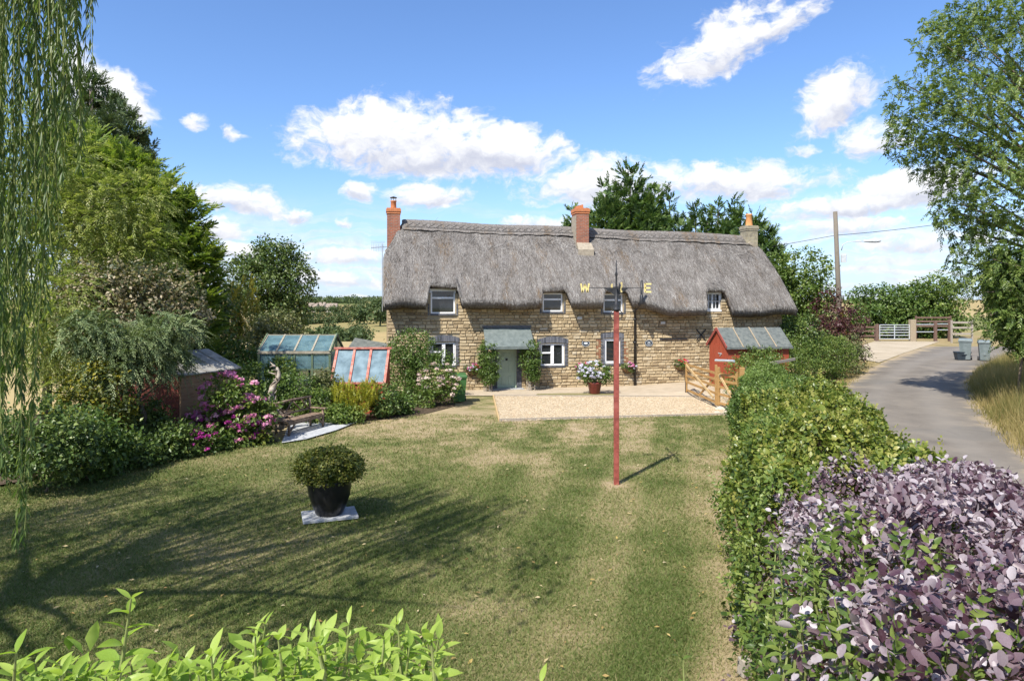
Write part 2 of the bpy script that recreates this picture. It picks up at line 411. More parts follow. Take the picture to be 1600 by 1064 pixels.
def ground_mat(name, kind):
    m = bpy.data.materials.new(name)
    m.use_nodes = True
    t = NT(m.node_tree)
    b = t.n['Principled BSDF']
    co = t.new('ShaderNodeTexCoord').outputs['Object']
    b.inputs['Roughness'].default_value = 0.95
    b.inputs['Specular IOR Level'].default_value = 0.1
    if kind == 'lawn':
        at = t.new('ShaderNodeAttribute', attribute_name='tone').outputs['Fac']
        fine = t.noise(co, 22, 6, 0.7)
        f = t.math('ADD', at, t.math('MULTIPLY', t.math('SUBTRACT', fine, 0.5), 1.1))
        c = t.ramp(f, [(0, (0.095, 0.105, 0.036)), (0.35, (0.185, 0.172, 0.075)), (0.62, (0.28, 0.228, 0.125)), (1, (0.37, 0.285, 0.185))])
        t.set(b, 'Base Color', c)
        bp = t.new('ShaderNodeBump', {'Strength': 0.7, 'Distance': 0.03, 'Height': t.noise(co, 45, 4, 0.7)})
        t.set(b, 'Normal', bp.outputs[0])
    elif kind == 'gravel':
        v = t.new('ShaderNodeTexVoronoi', {'Vector': co, 'Scale': 26.0})
        n = t.noise(co, 1.2, 4)
        c = t.ramp(t.new('ShaderNodeSeparateColor', {0: v.outputs['Color']}).outputs[0], [(0, (0.24, 0.172, 0.105)), (0.35, (0.42, 0.328, 0.215)), (0.75, (0.52, 0.425, 0.29)), (1, (0.60, 0.53, 0.41))])
        c = t.mix(t.mapr(n, 0.45, 0.7, 0, 0.35), c, (0.37, 0.295, 0.19, 1))
        t.set(b, 'Base Color', c)
        bp = t.new('ShaderNodeBump', {'Strength': 1.0, 'Distance': 0.03, 'Height': v.outputs['Distance']})
        bp.invert = True
        t.set(b, 'Normal', bp.outputs[0])
    elif kind == 'lane':
        n = t.noise(co, 0.6, 7, 0.65)
        n2 = t.noise(co, 45, 4, 0.75)
        ac = t.new('ShaderNodeAttribute', attribute_name='across').outputs['Fac']
        c = t.ramp(t.math('ADD', t.math('MULTIPLY', n, 0.55), t.math('MULTIPLY', n2, 0.45)), [(0.3, (0.095, 0.083, 0.07)), (0.5, (0.17, 0.15, 0.127)), (0.7, (0.25, 0.215, 0.17))])
        # wheel tracks worn pale, loose grit in the middle and along the broken edges
        tr = t.math('MINIMUM', t.math('ABSOLUTE', t.math('SUBTRACT', ac, 0.30)), t.math('ABSOLUTE', t.math('SUBTRACT', ac, 0.70)))
        c = t.mix(t.mapr(tr, 0.02, 0.13, 0.35, 0), c, (0.225, 0.205, 0.18, 1))
        ed = t.math('ABSOLUTE', t.math('SUBTRACT', ac, 0.5))
        c = t.mix(t.mapr(t.math('ADD', ed, t.math('MULTIPLY', t.math('SUBTRACT', n, 0.5), 0.5)), 0.36, 0.52, 0, 0.85), c, (0.34, 0.265, 0.165, 1))
        vo = t.new('ShaderNodeTexVoronoi', {'Vector': co, 'Scale': 0.28}, feature='DISTANCE_TO_EDGE')
        t.set(vo, 'Vector', t.mix(0.12, co, t.noise(co, 2.0, 4, 0.6, 0, 'Color')))
        c = t.mix(t.math('MULTIPLY', t.mapr(vo.outputs['Distance'], 0.0, 0.012, 0.30, 0), t.mapr(n, 0.46, 0.6)), c, (0.06, 0.055, 0.05, 1))
        pa = t.noise(co, 0.22, 3, 0.5)
        c = t.mix(t.mapr(pa, 0.58, 0.62, 0, 0.35), c, (0.13, 0.125, 0.115, 1))
        t.set(b, 'Base Color', c)
        bp = t.new('ShaderNodeBump', {'Strength': 0.6, 'Distance': 0.012, 'Height': n2})
        t.set(b, 'Normal', bp.outputs[0])
    elif kind == 'apron':
        n = t.noise(co, 0.35, 5, 0.65)
        n2 = t.noise(co, 9, 5, 0.7)
        t.set(b, 'Base Color', t.ramp(t.math('ADD', t.math('MULTIPLY', n, 0.6), t.math('MULTIPLY', n2, 0.4)), [(0.3, (0.27, 0.22, 0.15)), (0.5, (0.38, 0.32, 0.235)), (0.7, (0.46, 0.39, 0.29))]))
    elif kind == 'dirt':
        n = t.noise(co, 0.8, 6, 0.65)
        n2 = t.noise(co, 14, 5, 0.7)
        c = t.ramp(t.math('ADD', t.math('MULTIPLY', n, 0.6), t.math('MULTIPLY', n2, 0.4)), [(0.3, (0.10, 0.11, 0.04)), (0.5, (0.26, 0.20, 0.10)), (0.7, (0.40, 0.31, 0.19))])
        t.set(b, 'Base Color', c)
        bp = t.new('ShaderNodeBump', {'Strength': 0.6, 'Distance': 0.03, 'Height': n2})
        t.set(b, 'Normal', bp.outputs[0])
    elif kind == 'soil':
        n = t.noise(co, 9, 6, 0.7)
        t.set(b, 'Base Color', t.ramp(n, [(0.3, (0.045, 0.032, 0.022)), (0.6, (0.10, 0.075, 0.05)), (0.8, (0.2, 0.16, 0.11))]))
        bp = t.new('ShaderNodeBump', {'Strength': 0.8, 'Distance': 0.05, 'Height': n})
        t.set(b, 'Normal', bp.outputs[0])
    elif kind == 'paving':
        n = t.noise(co, 2, 6, 0.6)
        n2 = t.noise(co, 30, 4, 0.7)
        t.set(b, 'Base Color', t.ramp(t.math('ADD', t.math('MULTIPLY', n, 0.6), t.math('MULTIPLY', n2, 0.4)), [(0.3, (0.30, 0.245, 0.175)), (0.7, (0.46, 0.385, 0.29))]))
        bp = t.new('ShaderNodeBump', {'Strength': 0.3, 'Distance': 0.01, 'Height': n2})
        t.set(b, 'Normal', bp.outputs[0])
    elif kind == 'land':
        # pasture burnt by summer, broken into fields
        v = t.new('ShaderNodeTexVoronoi', {'Vector': t.new('ShaderNodeMapping', {'Vector': co, 'Scale': (1, .55, 1), 'Rotation': (0, 0, .5)}).outputs[0], 'Scale': 0.0075})
        n = t.noise(co, 0.05, 6, 0.6)
        c = t.ramp(t.new('ShaderNodeSeparateColor', {0: v.outputs['Color']}).outputs[0], [(0, (0.34, 0.255, 0.12)), (0.35, (0.24, 0.20, 0.085)), (0.6, (0.36, 0.28, 0.14)), (0.8, (0.13, 0.15, 0.05)), (1, (0.30, 0.24, 0.11))], 'CONSTANT')
        c = t.mix(t.mapr(n, 0.4, 0.7, 0, 0.5), c, (0.20, 0.18, 0.075, 1))
        t.set(b, 'Base Color', c)
    MATS[name] = m


for nm in ('lawn', 'gravel', 'lane', 'dirt', 'apron', 'soil', 'paving', 'land'):
    ground_mat(nm, nm)

# ------------------------------------------------------------------ mesh helpers


def P(px, py, d):
    """point seen at a pixel of the (level) photograph at distance d ahead"""
    return np.array(((px - HX) / F * d, d, CAMZ - (py - HY) / F * d))


def G(px, py, z=0.0):
    return P(px, py, F * (CAMZ - z) / (py - HY))


def obj(name, me, mat=None, parent=None, loc=None):
    o = bpy.data.objects.new(name, me)
    C.objects.link(o)
    if mat is not None and me is not None and not me.materials:
        me.materials.append(MATS[mat])
    if parent is not None:
        o.parent = parent
    if loc is not None:
        o.location = loc
    return o


def tag(o, label=None, cat=None, group=None, kind=None):
    if label:
        o['label'] = label
    if cat:
        o['category'] = cat
    if group:
        o['group'] = group
    if kind:
        o['kind'] = kind
    return o


def thing(name, label, cat, loc=(0, 0, 0), rz=0.0, group=None):
    o = bpy.data.objects.new(name, None)
    C.objects.link(o)
    o.empty_display_size = 0.2
    o.location = loc
    o.rotation_euler = (0, 0, rz)
    return tag(o, label, cat, group)


def copy_tree(o, parent=None):
    c = o.copy()
    C.objects.link(c)
    if parent is not None:
        c.parent = parent
    for ch in o.children:
        copy_tree(ch, c)
    return c


def npmesh(name, V, Fc, tone=None, smooth=False):
    V = np.ascontiguousarray(V, dtype=np.float32)
    Fc = np.ascontiguousarray(Fc, dtype=np.int32)
    k = Fc.shape[1]
    me = bpy.data.meshes.new(name)
    me.vertices.add(len(V))
    me.vertices.foreach_set('co', V.ravel())
    me.loops.add(Fc.size)
    me.loops.foreach_set('vertex_index', Fc.ravel())
    me.polygons.add(len(Fc))
    me.polygons.foreach_set('loop_start', np.arange(len(Fc), dtype=np.int32) * k)
    me.update(calc_edges=True)
    if tone is not None:
        a = me.attributes.new('tone', 'FLOAT', 'FACE')
        a.data.foreach_set('value', np.ascontiguousarray(tone, dtype=np.float32))
    if smooth:
        me.polygons.foreach_set('use_smooth', np.ones(len(Fc), dtype=bool))
    return me


class MB:
    """collects boxes, bars, tubes, lathes into one mesh"""
    def __init__(s):
        s.v, s.f, s.t = [], [], []

    def add(s, V, Fs, tone=0.5):
        b = len(s.v)
        s.v += [tuple(map(float, p)) for p in V]
        s.f += [tuple(i + b for i in f) for f in Fs]
        s.t += [tone] * len(Fs)

    def box(s, x0, x1, y0, y1, z0, z1, tone=0.5, M=None, ch=0.0):
        if ch > 0:
            return s.cbox(x0, x1, y0, y1, z0, z1, ch, tone, M)
        V = [(x, y, z) for x in (x0, x1) for y in (y0, y1) for z in (z0, z1)]
        if M is not None:
            V = [M @ Vector(p) for p in V]
        s.add(V, [(0, 1, 3, 2), (4, 6, 7, 5), (0, 4, 5, 1), (2, 3, 7, 6), (0, 2, 6, 4), (1, 5, 7, 3)], tone)

    def cbox(s, x0, x1, y0, y1, z0, z1, c, tone=0.5, M=None):
        """box with chamfered vertical edges and top"""
        def ring(z, i):
            return [(x0 + i + c, y0 + i, z), (x1 - i - c, y0 + i, z), (x1 - i, y0 + i + c, z), (x1 - i, y1 - i - c, z),
                    (x1 - i - c, y1 - i, z), (x0 + i + c, y1 - i, z), (x0 + i, y1 - i - c, z), (x0 + i, y0 + i + c, z)]
        V = ring(z0, 0) + ring(z1 - c, 0) + ring(z1, c)
        if M is not None:
            V = [M @ Vector(p) for p in V]
        Fs = [tuple(range(7, -1, -1)), tuple(range(16, 24))]
        for k in (0, 8):
            for i in range(8):
                j = (i + 1) % 8
                Fs.append((k + i, k + j, k + 8 + j, k + 8 + i))
        s.add(V, Fs, tone)

    def bar(s, a, b, w, h=None, tone=0.5, up=(0, 0, 1)):
        """rectangular bar from a to b"""
        h = w if h is None else h
        a, b = Vector(a), Vector(b)
        d = (b - a).normalized()
        u = Vector(up)
        if abs(d.dot(u)) > 0.97:
            u = Vector((1, 0, 0))
        x = d.cross(u).normalized()
        y = x.cross(d)
        V = []
        for p in (a, b):
            for sx, sy in ((-1, -1), (1, -1), (1, 1), (-1, 1)):
                V.append(p + x * sx * w / 2 + y * sy * h / 2)
        s.add(V, [(3, 2, 1, 0), (4, 5, 6, 7), (0, 1, 5, 4), (1, 2, 6, 5), (2, 3, 7, 6), (3, 0, 4, 7)], tone)

    def tube(s, pts, rad, n=8, tone=0.5, cap=True):
        pts = [Vector(p) for p in pts]
        if not isinstance(rad, (list, tuple)):
            rad = [rad] * len(pts)
        b = len(s.v)
        prev = None
        for i, p in enumerate(pts):
            d = (pts[min(i + 1, len(pts) - 1)] - pts[max(i - 1, 0)]).normalized()
            if prev is None:
                x = d.orthogonal().normalized()
            else:
                x = (prev - d * prev.dot(d)).normalized()
            prev = x
            y = d.cross(x)
            for k in range(n):
                a = 2 * math.pi * k / n
                s.v.append(tuple(p + (x * math.cos(a) + y * math.sin(a)) * rad[i]))
        for i in range(len(pts) - 1):
            for k in range(n):
                j = (k + 1) % n
                s.f.append((b + i * n + k, b + i * n + j, b + (i + 1) * n + j, b + (i + 1) * n + k))
                s.t.append(tone)
        if cap:
            s.f.append(tuple(b + k for k in range(n - 1, -1, -1)))
            s.f.append(tuple(b + (len(pts) - 1) * n + k for k in range(n)))
            s.t += [tone, tone]

    def lathe(s, prof, n=24, c=(0, 0), tone=0.5, sx=1, sy=1):
        b = len(s.v)
        for r, z in prof:
            for k in range(n):
                a = 2 * math.pi * k / n
                s.v.append((c[0] + r * math.cos(a) * sx, c[1] + r * math.sin(a) * sy, z))
        for i in range(len(prof) - 1):
            for k in range(n):
                j = (k + 1) % n
                s.f.append((b + i * n + k, b + i * n + j, b + (i + 1) * n + j, b + (i + 1) * n + k))
                s.t.append(tone)

    def build(s, name, mat, parent=None, smooth=False):
        me = bpy.data.meshes.new(name)
        me.from_pydata(s.v, [], s.f)
        a = me.attributes.new('tone', 'FLOAT', 'FACE')
        a.data.foreach_set('value', np.array(s.t, dtype=np.float32))
        if smooth:
            me.polygons.foreach_set('use_smooth', np.ones(len(s.f), dtype=bool))
        me.update()
        return obj(name, me, mat, parent)


# --- leaves
def tmpl_rhomb(wd=0.32, fold=0.12):
    V = np.array([(0, 0, 0), (-wd, .45, fold), (0, 1, -.06), (wd, .45, fold)])
    return V, np.array([(0, 2, 1), (0, 3, 2)])


def tmpl_leaf(wd=0.25, fold=0.07, curl=0.14, belly=0.42):
    V = np.array([(0, 0, 0), (-wd, belly, fold), (0, belly, 0), (wd, belly, fold), (-.68 * wd, .74, fold * .6 - curl * .35), (0, .76, -curl * .4), (.68 * wd, .74, fold * .6 - curl * .35), (0, 1, -curl)])
    T = np.array([(0, 2, 1), (0, 3, 2), (1, 2, 5), (1, 5, 4), (2, 3, 5), (3, 6, 5), (4, 5, 7), (5, 6, 7)])
    return V, T


def tmpl_fine(wd=0.26, fold=0.07, curl=0.18, peak=.42):
    rows = [(.0, 0.0), (.14, .55), (.34, .96), (.56, .95), (.78, .58), (1.0, 0.0)]
    V, T = [], []
    for t_, q_ in rows:
        zc_ = -curl * t_ * t_
        if q_ == 0:
            V.append((0, t_, zc_))
        else:
            V += [(-wd * q_, t_, zc_ + fold * q_), (0, t_, zc_), (wd * q_, t_, zc_ + fold * q_)]
    T += [(0, 2, 1), (0, 3, 2)]
    for i in range(3):
        a_, b_ = 1 + 3 * i, 4 + 3 * i
        T += [(a_, a_ + 1, b_ + 1), (a_, b_ + 1, b_), (a_ + 1, a_ + 2, b_ + 2), (a_ + 1, b_ + 2, b_ + 1)]
    T += [(10, 11, 13), (11, 12, 13)]
    return np.array(V), np.array(T)


def tmpl_round(wd=0.36, fold=0.05):
    V = np.array([(0, 0, 0), (-wd * .8, .25, fold), (-wd, .58, fold), (-wd * .55, .92, 0), (0, 1, -.05), (wd * .55, .92, 0), (wd, .58, fold), (wd * .8, .25, fold), (0, .55, -.02)])
    T = np.array([(8, i, i + 1) if i < 7 else (8, 7, 0) for i in range(8)])[:, ::-1]
    return V, T


def unit(a):
    return a / (np.linalg.norm(a, axis=-1, keepdims=True) + 1e-9)


def frames(direc, nrm):
    y = unit(direc)
    z = unit(nrm - (nrm * y).sum(-1, keepdims=True) * y)
    x = np.cross(y, z)
    return x, y, z


def scatter(tm, pos, direc, nrm, size, tone):
    V, T = tm
    x, y, z = frames(direc, nrm)
    size = np.broadcast_to(np.asarray(size, dtype=float), (len(pos),))[:, None, None]
    W = pos[:, None, :] + size * (V[None, :, 0:1] * x[:, None, :] + V[None, :, 1:2] * y[:, None, :] + V[None, :, 2:3] * z[:, None, :])
    n = len(V)
    Fc = T[None] + (np.arange(len(pos)) * n)[:, None, None]
    return W.reshape(-1, 3), Fc.reshape(-1, 3), np.repeat(np.clip(tone, 0, 1), len(T))


def join(parts):
    Vs, Fs, Ts = [], [], []
    b = 0
    for V, Fc, t in parts:
        Vs.append(V)
        Fs.append(Fc + b)
        Ts.append(t)
        b += len(V)
    return np.concatenate(Vs), np.concatenate(Fs), np.concatenate(Ts)


def rnd_dir(n):
    return unit(rng.normal(size=(n, 3)))


def lobe_clumps(lobes, n, inner=0.25, lowbias=0.0):
    """clump centres on (mostly) the outside of a set of ellipsoids; returns centre and outward direction"""
    L = np.array(lobes, dtype=float)
    wts = (L[:, 3] * L[:, 4] + L[:, 4] * L[:, 5] + L[:, 3] * L[:, 5])
    idx = rng.choice(len(L), n, p=wts / wts.sum())
    d = rnd_dir(n)
    r = np.where(rng.random(n) < inner, rng.uniform(0.3, 0.8, n), rng.uniform(0.82, 1.06, n))
    c = L[idx, :3] + d * L[idx, 3:6] * r[:, None]
    return c, unit(d / L[idx, 3:6])


def crown_leaves(lobes, nclump, clump_r, nleaf, size, tm=None, inner=0.25, up=0.5, flat=0.75, tvar=0.22, droop=0.3, gap=0.0):
    tm = tm or tmpl_rhomb()
    c, o = lobe_clumps(lobes, nclump, inner)
    if gap:
        keep = (np.sin(c[:, 0] * 2.3 + 1) + np.sin(c[:, 1] * 2.7) + np.sin(c[:, 2] * 3.1 + .5)) > -3 + gap * 3
        c, o = c[keep], o[keep]
    k = len(c)
    idx = np.repeat(np.arange(k), nleaf)
    n = len(idx)
    cr = clump_r * rng.uniform(0.7, 1.3, k)
    off = rng.normal(size=(n, 3)) * cr[idx][:, None] * np.array([1, 1, flat]) * 0.55
    pos = c[idx] + off
    oo = o[idx]
    nrm = unit(0.6 * oo + np.array([0, 0, up]) + 0.55 * rng.normal(size=(n, 3)))
    direc = unit(0.5 * oo + rng.normal(size=(n, 3)) * 0.8 + np.array([0, 0, -droop]))
    ct = rng.normal(0.5, tvar * 0.7, k)
    tone = ct[idx] + rng.normal(0, tvar, n)
    return scatter(tm, pos, direc, nrm, size * rng.uniform(0.65, 1.3, n), tone), c


def fronds(base, direc, length, nleaf, lsize, tm=None, angle=0.7, droop=0.0, tonec=0.5, tvar=0.2, nrmup=1.0, jitter=0.15):
    """leaves in two rows along curved sprays"""
    tm = tm or tmpl_rhomb(0.22)
    n = len(base)
    length = np.broadcast_to(np.asarray(length, float), (n,))
    d = unit(direc)
    up = np.array([0, 0, 1.0]) * nrmup + rng.normal(size=(n, 3)) * 0.35
    side = unit(np.cross(d, up))
    nrm = np.cross(side, d)
    tt = (np.arange(nleaf) + 0.5) / nleaf
    s = np.where(np.arange(nleaf) % 2 == 0, 1.0, -1.0)
    pos = base[:, None, :] + d[:, None, :] * (length[:, None, None] * tt[None, :, None])
    pos = pos - np.array([0, 0, 1.0]) * (droop * length[:, None, None] * (tt ** 2)[None, :, None])
    ld = d[:, None, :] * math.cos(angle) + side[:, None, :] * (s[None, :, None] * math.sin(angle))
    ld = ld - np.array([0, 0, 1.0]) * (droop * 1.2 * tt)[None, :, None] + rng.normal(size=pos.shape) * jitter
    nn = np.broadcast_to(nrm[:, None, :], pos.shape) + rng.normal(size=pos.shape) * 0.3
    sz = lsize * (1.1 - 0.5 * tt)[None, :] * rng.uniform(0.75, 1.2, (n, nleaf))
    tone = np.broadcast_to(np.asarray(tonec, float), (n,))[:, None] + rng.normal(0, tvar, (n, nleaf)) + (tt[None, :] - .5) * 0.25
    return scatter(tm, pos.reshape(-1, 3), ld.reshape(-1, 3), nn.reshape(-1, 3), sz.ravel(), tone.ravel())


def limbs(mb, base, top, r0, targets, n=7, trunk_pts=5, wob=0.15):
    """tapered trunk and limbs reaching to some of the clump centres"""
    base, top = Vector(base), Vector(top)
    pts, rad = [], []
    for i in range(trunk_pts + 1):
        t = i / trunk_pts
        p = base.lerp(top, t)
        if 0 < i < trunk_pts:
            p += Vector((random.uniform(-wob, wob), random.uniform(-wob, wob), 0))
        pts.append(p)
        rad.append(r0 * (1.25 if i == 0 else 1) * (1 - 0.72 * t))
    mb.tube(pts, rad, n)
    for tg in targets:
        tg = Vector(tg)
        t = min(0.92, max(0.3, (tg.z - base.z) / max(0.1, (top.z - base.z)) * 0.7))
        a = base.lerp(top, t)
        m = a.lerp(tg, 0.5) + Vector((random.uniform(-.1, .1), random.uniform(-.1, .1), 0.1)) * (tg - a).length * 0.5
        r = r0 * (1 - 0.72 * t) * 0.5
        mb.tube([a, m, tg], [r, r * 0.6, r * 0.15], 5, cap=False)


def plant(name, label, cat, base, lobes, nclump, clump_r, nleaf, size, mat, trunk_r=0.0, trunk_top=None, tm=None, group=None, nlimb=10, leafname='crown', wood='bark', **kw):
    """a shrub or tree: Empty at its base > crown, trunk"""
    base = np.array(base, float)
    t = thing(name, label, cat, tuple(base), 0, group)
    lob = [(l[0] - base[0], l[1] - base[1], l[2] - base[2], *l[3:]) for l in lobes]
    (V, Fc, tn), cl = crown_leaves(lob, nclump, clump_r, nleaf, size, tm, **kw)
    obj(leafname, npmesh(leafname, V, Fc, tn), mat, t)
    if trunk_r > 0:
        mb = MB()
        tt = trunk_top if trunk_top is not None else (lob[0][0], lob[0][1], lob[0][2])
        sel = cl[rng.choice(len(cl), min(nlimb, len(cl)), replace=False)]
        limbs(mb, (0, 0, -0.05), tt, trunk_r, sel)
        mb.build('trunk' if trunk_r > 0.045 else 'stems', wood, t, True)
    return t


# ------------------------------------------------------------------ ground
def vnoise(x, y, s=1.0, seed=0):
    """cheap smooth value noise for numpy arrays, 0..1"""
    x = np.asarray(x, float) / s
    y = np.asarray(y, float) / s
    xi, yi = np.floor(x).astype(int), np.floor(y).astype(int)
    fx, fy = x - xi, y - yi
    fx, fy = fx * fx * (3 - 2 * fx), fy * fy * (3 - 2 * fy)

    def h(a, b):
        n = (a * 374761393 + b * 668265263 + seed * 974711) & 0xffffffff
        n = ((n ^ (n >> 13)) * 1274126177) & 0xffffffff
        return ((n ^ (n >> 16)) & 0xffff) / 65535.0
    return (h(xi, yi) * (1 - fx) + h(xi + 1, yi) * fx) * (1 - fy) + (h(xi, yi + 1) * (1 - fx) + h(xi + 1, yi + 1) * fx) * fy


def sstep(a, b, x):
    t = np.clip((np.asarray(x, float) - a) / (b - a), 0, 1)
    return t * t * (3 - 2 * t)


def land_h(x, y):
    x = np.asarray(x, float)
    y = np.asarray(y, float)
    far = sstep(60, 190, y)
    h = -10 * far * (1 - sstep(60, 130, x) * (1 - sstep(90, 240, y))) + 11 * sstep(300, 900, y) + 6 * sstep(900, 3200, y)
    h += far * (vnoise(x, y, 120, 3) - 0.5) * 5 * sstep(100, 400, y)
    return h - 0.03


xs = np.concatenate([np.linspace(-2600, -220, 28), np.linspace(-200, 220, 64), np.linspace(240, 3200, 28)])
ys = np.concatenate([np.linspace(-300, -20, 8), np.linspace(-10, 60, 15), np.linspace(66, 400, 56), np.linspace(420, 4200, 50)])
XX, YY = np.meshgrid(xs, ys, indexing='ij')
V = np.stack([XX, YY, land_h(XX, YY)], -1).reshape(-1, 3)
nx, ny = XX.shape
ii, jj = np.meshgrid(np.arange(nx - 1), np.arange(ny - 1), indexing='ij')
q = (ii * ny + jj).ravel()
Q = np.stack([q, q + ny, q + ny + 1, q + 1], -1)
tag(obj('ground', npmesh('ground', V, Q, smooth=True), 'land'), kind='structure')


def sheet(name, poly, z, mat, thick=0.0):
    n = len(poly)
    V = [(p[0], p[1], z) for p in poly]
    Fs = [tuple(range(n))]
    if thick:
        V += [(p[0], p[1], z - thick) for p in poly]
        for i in range(n):
            j = (i + 1) % n
            Fs.append((i, n + i, n + j, j))
    me = bpy.data.meshes.new(name)
    me.from_pydata(V, [], Fs)
    return tag(obj(name, me, mat), kind='structure')


def lawn_tone(x, y):
    """0 green ... 1 parched"""
    t = 0.31 + 0.24 * sstep(15, 21, y) * (1 - sstep(3.5, 6.5, x))
    t += (vnoise(x, y, 2.2, 1) - 0.5) * 0.42 + (vnoise(x, y, 0.7, 2) - 0.5) * 0.38 + (vnoise(x, y, 0.25, 6) - 0.5) * 0.45 * sstep(14, 20, y)
    # mowing stripes down the right of the lawn
    ph = (x - 0.24 * (y - 7)) * 2 * math.pi / 1.9
    t += 0.12 * np.tanh(3 * np.sin(ph)) * sstep(-1.5, 1, x)
    t += 0.45 * np.exp(-((x - 2.33) ** 2 + (y - 15.2) ** 2) / 0.12)
    # worn rim at the hedge foot
    edge = (2.5 + 0.317 * (y - 7.4)) - x
    t += 0.36 * (1 - sstep(0.0, 0.75, edge))
    return np.clip(t, 0.02, 1)


# lawn as a fine grid so that its tone attribute can follow the stripes and the parched patches
gx = np.linspace(-13.5, 10.5, 190)
gy = np.linspace(2.0, 29.5, 200)
XX, YY = np.meshgrid(gx, gy, indexing='ij')
ZZ = (vnoise(XX, YY, 3, 5) - 0.5) * 0.05
V = np.stack([XX, YY, ZZ], -1).reshape(-1, 3)
nx, ny = XX.shape
ii, jj = np.meshgrid(np.arange(nx - 1), np.arange(ny - 1), indexing='ij')
q = (ii * ny + jj).ravel()
Q = np.stack([q, q + ny, q + ny + 1, q + 1], -1)
cx_, cy_ = V[Q].mean(1)[:, 0], V[Q].mean(1)[:, 1]
keep = cx_ < 2.5 + 0.317 * (cy_ - 7.4) + 1.2
Q, cx_, cy_ = Q[keep], cx_[keep], cy_[keep]
tag(obj('lawn', npmesh('lawn', V, Q, lawn_tone(cx_, cy_), True), 'lawn'), kind='structure')

GRAV = [(-0.8, 29.2), (9.3, 28.9), (7.75, 24.5), (-0.44, 23.3)]
sheet('gravel', GRAV, 0.034, 'gravel')
PAVE = [(-2.2, 30.3), (-2.0, 28.6), (-1.0, 29.25), (10.2, 29.0), (12.5, 33.6), (12.5, 34.2), (-2.0, 31.6)]
# paved strip rises gently to the right along the wall
me = bpy.data.meshes.new('pavement')
pv = [(-2.4, 29.3, .038), (-0.85, 29.26, .038), (4.0, 29.12, .042), (9.35, 28.95, .05), (12.6, 30.5, .32), (13.0, 34.2, .36), (9.3, 33.55, .34), (5.9, 32.8, .06), (-2.4, 31.3, .038)]
me.from_pydata(pv, [], [tuple(range(9))])
tag(obj('pavement', me, 'paving'), kind='structure')
# grass strip between paving and gravel
me = bpy.data.meshes.new('grass_strip')
me.from_pydata([(1.0, 29.22, .062), (8.6, 29.02, .062), (8.4, 29.45, .062), (6, 29.85, .062), (2.2, 29.9, .062), (1.1, 29.7, .062)], [], [(0, 1, 2, 3, 4, 5)])
tag(obj('grass_strip', me, 'lawn'), kind='structure')
me.attributes.new('tone', 'FLOAT', 'FACE').data[0].value = 0.42
n = 9000
f1, f2 = rng.random(n), rng.random(n) * 1.06 - .03
gp = [np.array(p_) for p_ in GRAV]
pe = (gp[0] * (1 - f1)[:, None] + gp[1] * f1[:, None]) * (1 - f2)[:, None] + (gp[3] * (1 - f1)[:, None] + gp[2] * f1[:, None]) * f2[:, None]
oct_ = (np.array([(1, 0, 0), (0, 1, 0), (-1, 0, 0), (0, -1, 0), (0, 0, .7)]), np.array([(0, 1, 4), (1, 2, 4), (2, 3, 4), (3, 0, 4)]))
V, Fc, tn = scatter(oct_, np.concatenate([pe, np.full((n, 1), .03)], 1), rnd_dir(n) * np.array([1, 1, .2]), np.array([0, 0, 1.]) + rng.normal(size=(n, 3)) * .3, rng.uniform(.012, .03, n), rng.random(n))
surf('pebble', [(0.24, 0.15, 0.08), (0.50, 0.38, 0.24), (0.66, 0.56, 0.42)], 0.9, 3, 2, tone=True)
tag(obj('gravel_stones', npmesh('gravel_stones', V, Fc, tn), 'pebble'), 'pale buff gravel stones of the parking strip before the cottage', 'gravel', kind='stuff')
# timber edging round the gravel
for a, b in ((GRAV[0], GRAV[1]), (GRAV[3], GRAV[2]), (GRAV[0], GRAV[3])):
    mb = MB()
    mb.bar((a[0], a[1], 0.03), (b[0], b[1], 0.03), 0.05, 0.10)
    tag(mb.build('edging_board', 'pale_timber' if a is GRAV[0] and b is GRAV[3] else 'grey_timber'), kind='structure')

# planting beds, lane, verges
sheet('flower_bed', [(-17, 9), (-11.4, 15), (-8.75, 18.2), (-6.75, 19.8), (-7.9, 21.4), (-6.6, 23.0), (-4.7, 23.4), (-3.3, 24.2), (-2.2, 26.5), (-2.6, 31), (-17, 31)], 0.036, 'soil')
PATH = [G(440, 694), G(478, 688), G(525, 674), G(568, 657), G(500, 655), G(450, 668)]
sheet('path', [p[:2] for p in PATH], 0.044, 'slab')
LL = np.array([(3.6, 3.5), (5.0, 7), (7.8, 14), (9.8, 22), (12.0, 26.5), (16.3, 33.5), (19.5, 38), (24.3, 45), (30.5, 53), (37, 61)])
LR = np.array([(7.5, 3.5), (9.1, 7), (11.8, 14), (15.8, 22), (18.2, 26.5), (22.5, 33.6), (26, 38.4), (31.5, 45), (41, 53), (52, 61)])
nl_, nc_ = 90, 20
ti = np.linspace(0, len(LL) - 1, nl_)
def curve(A):
    return np.stack([np.interp(ti, np.arange(len(A)), A[:, 0]), np.interp(ti, np.arange(len(A)), A[:, 1])], -1)
cl1, cl2 = curve(LL), curve(LR)
ac = np.linspace(0, 1, nc_)
pts_ = cl1[:, None, :] * (1 - ac)[None, :, None] + cl2[:, None, :] * ac[None, :, None]
jag = (vnoise(ti * 6, ti * 0, 1, 51) - .5) * .35
pts_[:, 0, 0] += jag
pts_[:, -1, 0] += jag[::-1]
V = np.concatenate([pts_, np.full((nl_, nc_, 1), .02)], -1).reshape(-1, 3)
ii, jj = np.meshgrid(np.arange(nl_ - 1), np.arange(nc_ - 1), indexing='ij')
q = (ii * nc_ + jj).ravel()
me = npmesh('lane', V, np.stack([q, q + 1, q + nc_ + 1, q + nc_], -1))
me.attributes.new('across', 'FLOAT', 'POINT').data.foreach_set('value', np.tile(ac, nl_).astype(np.float32))
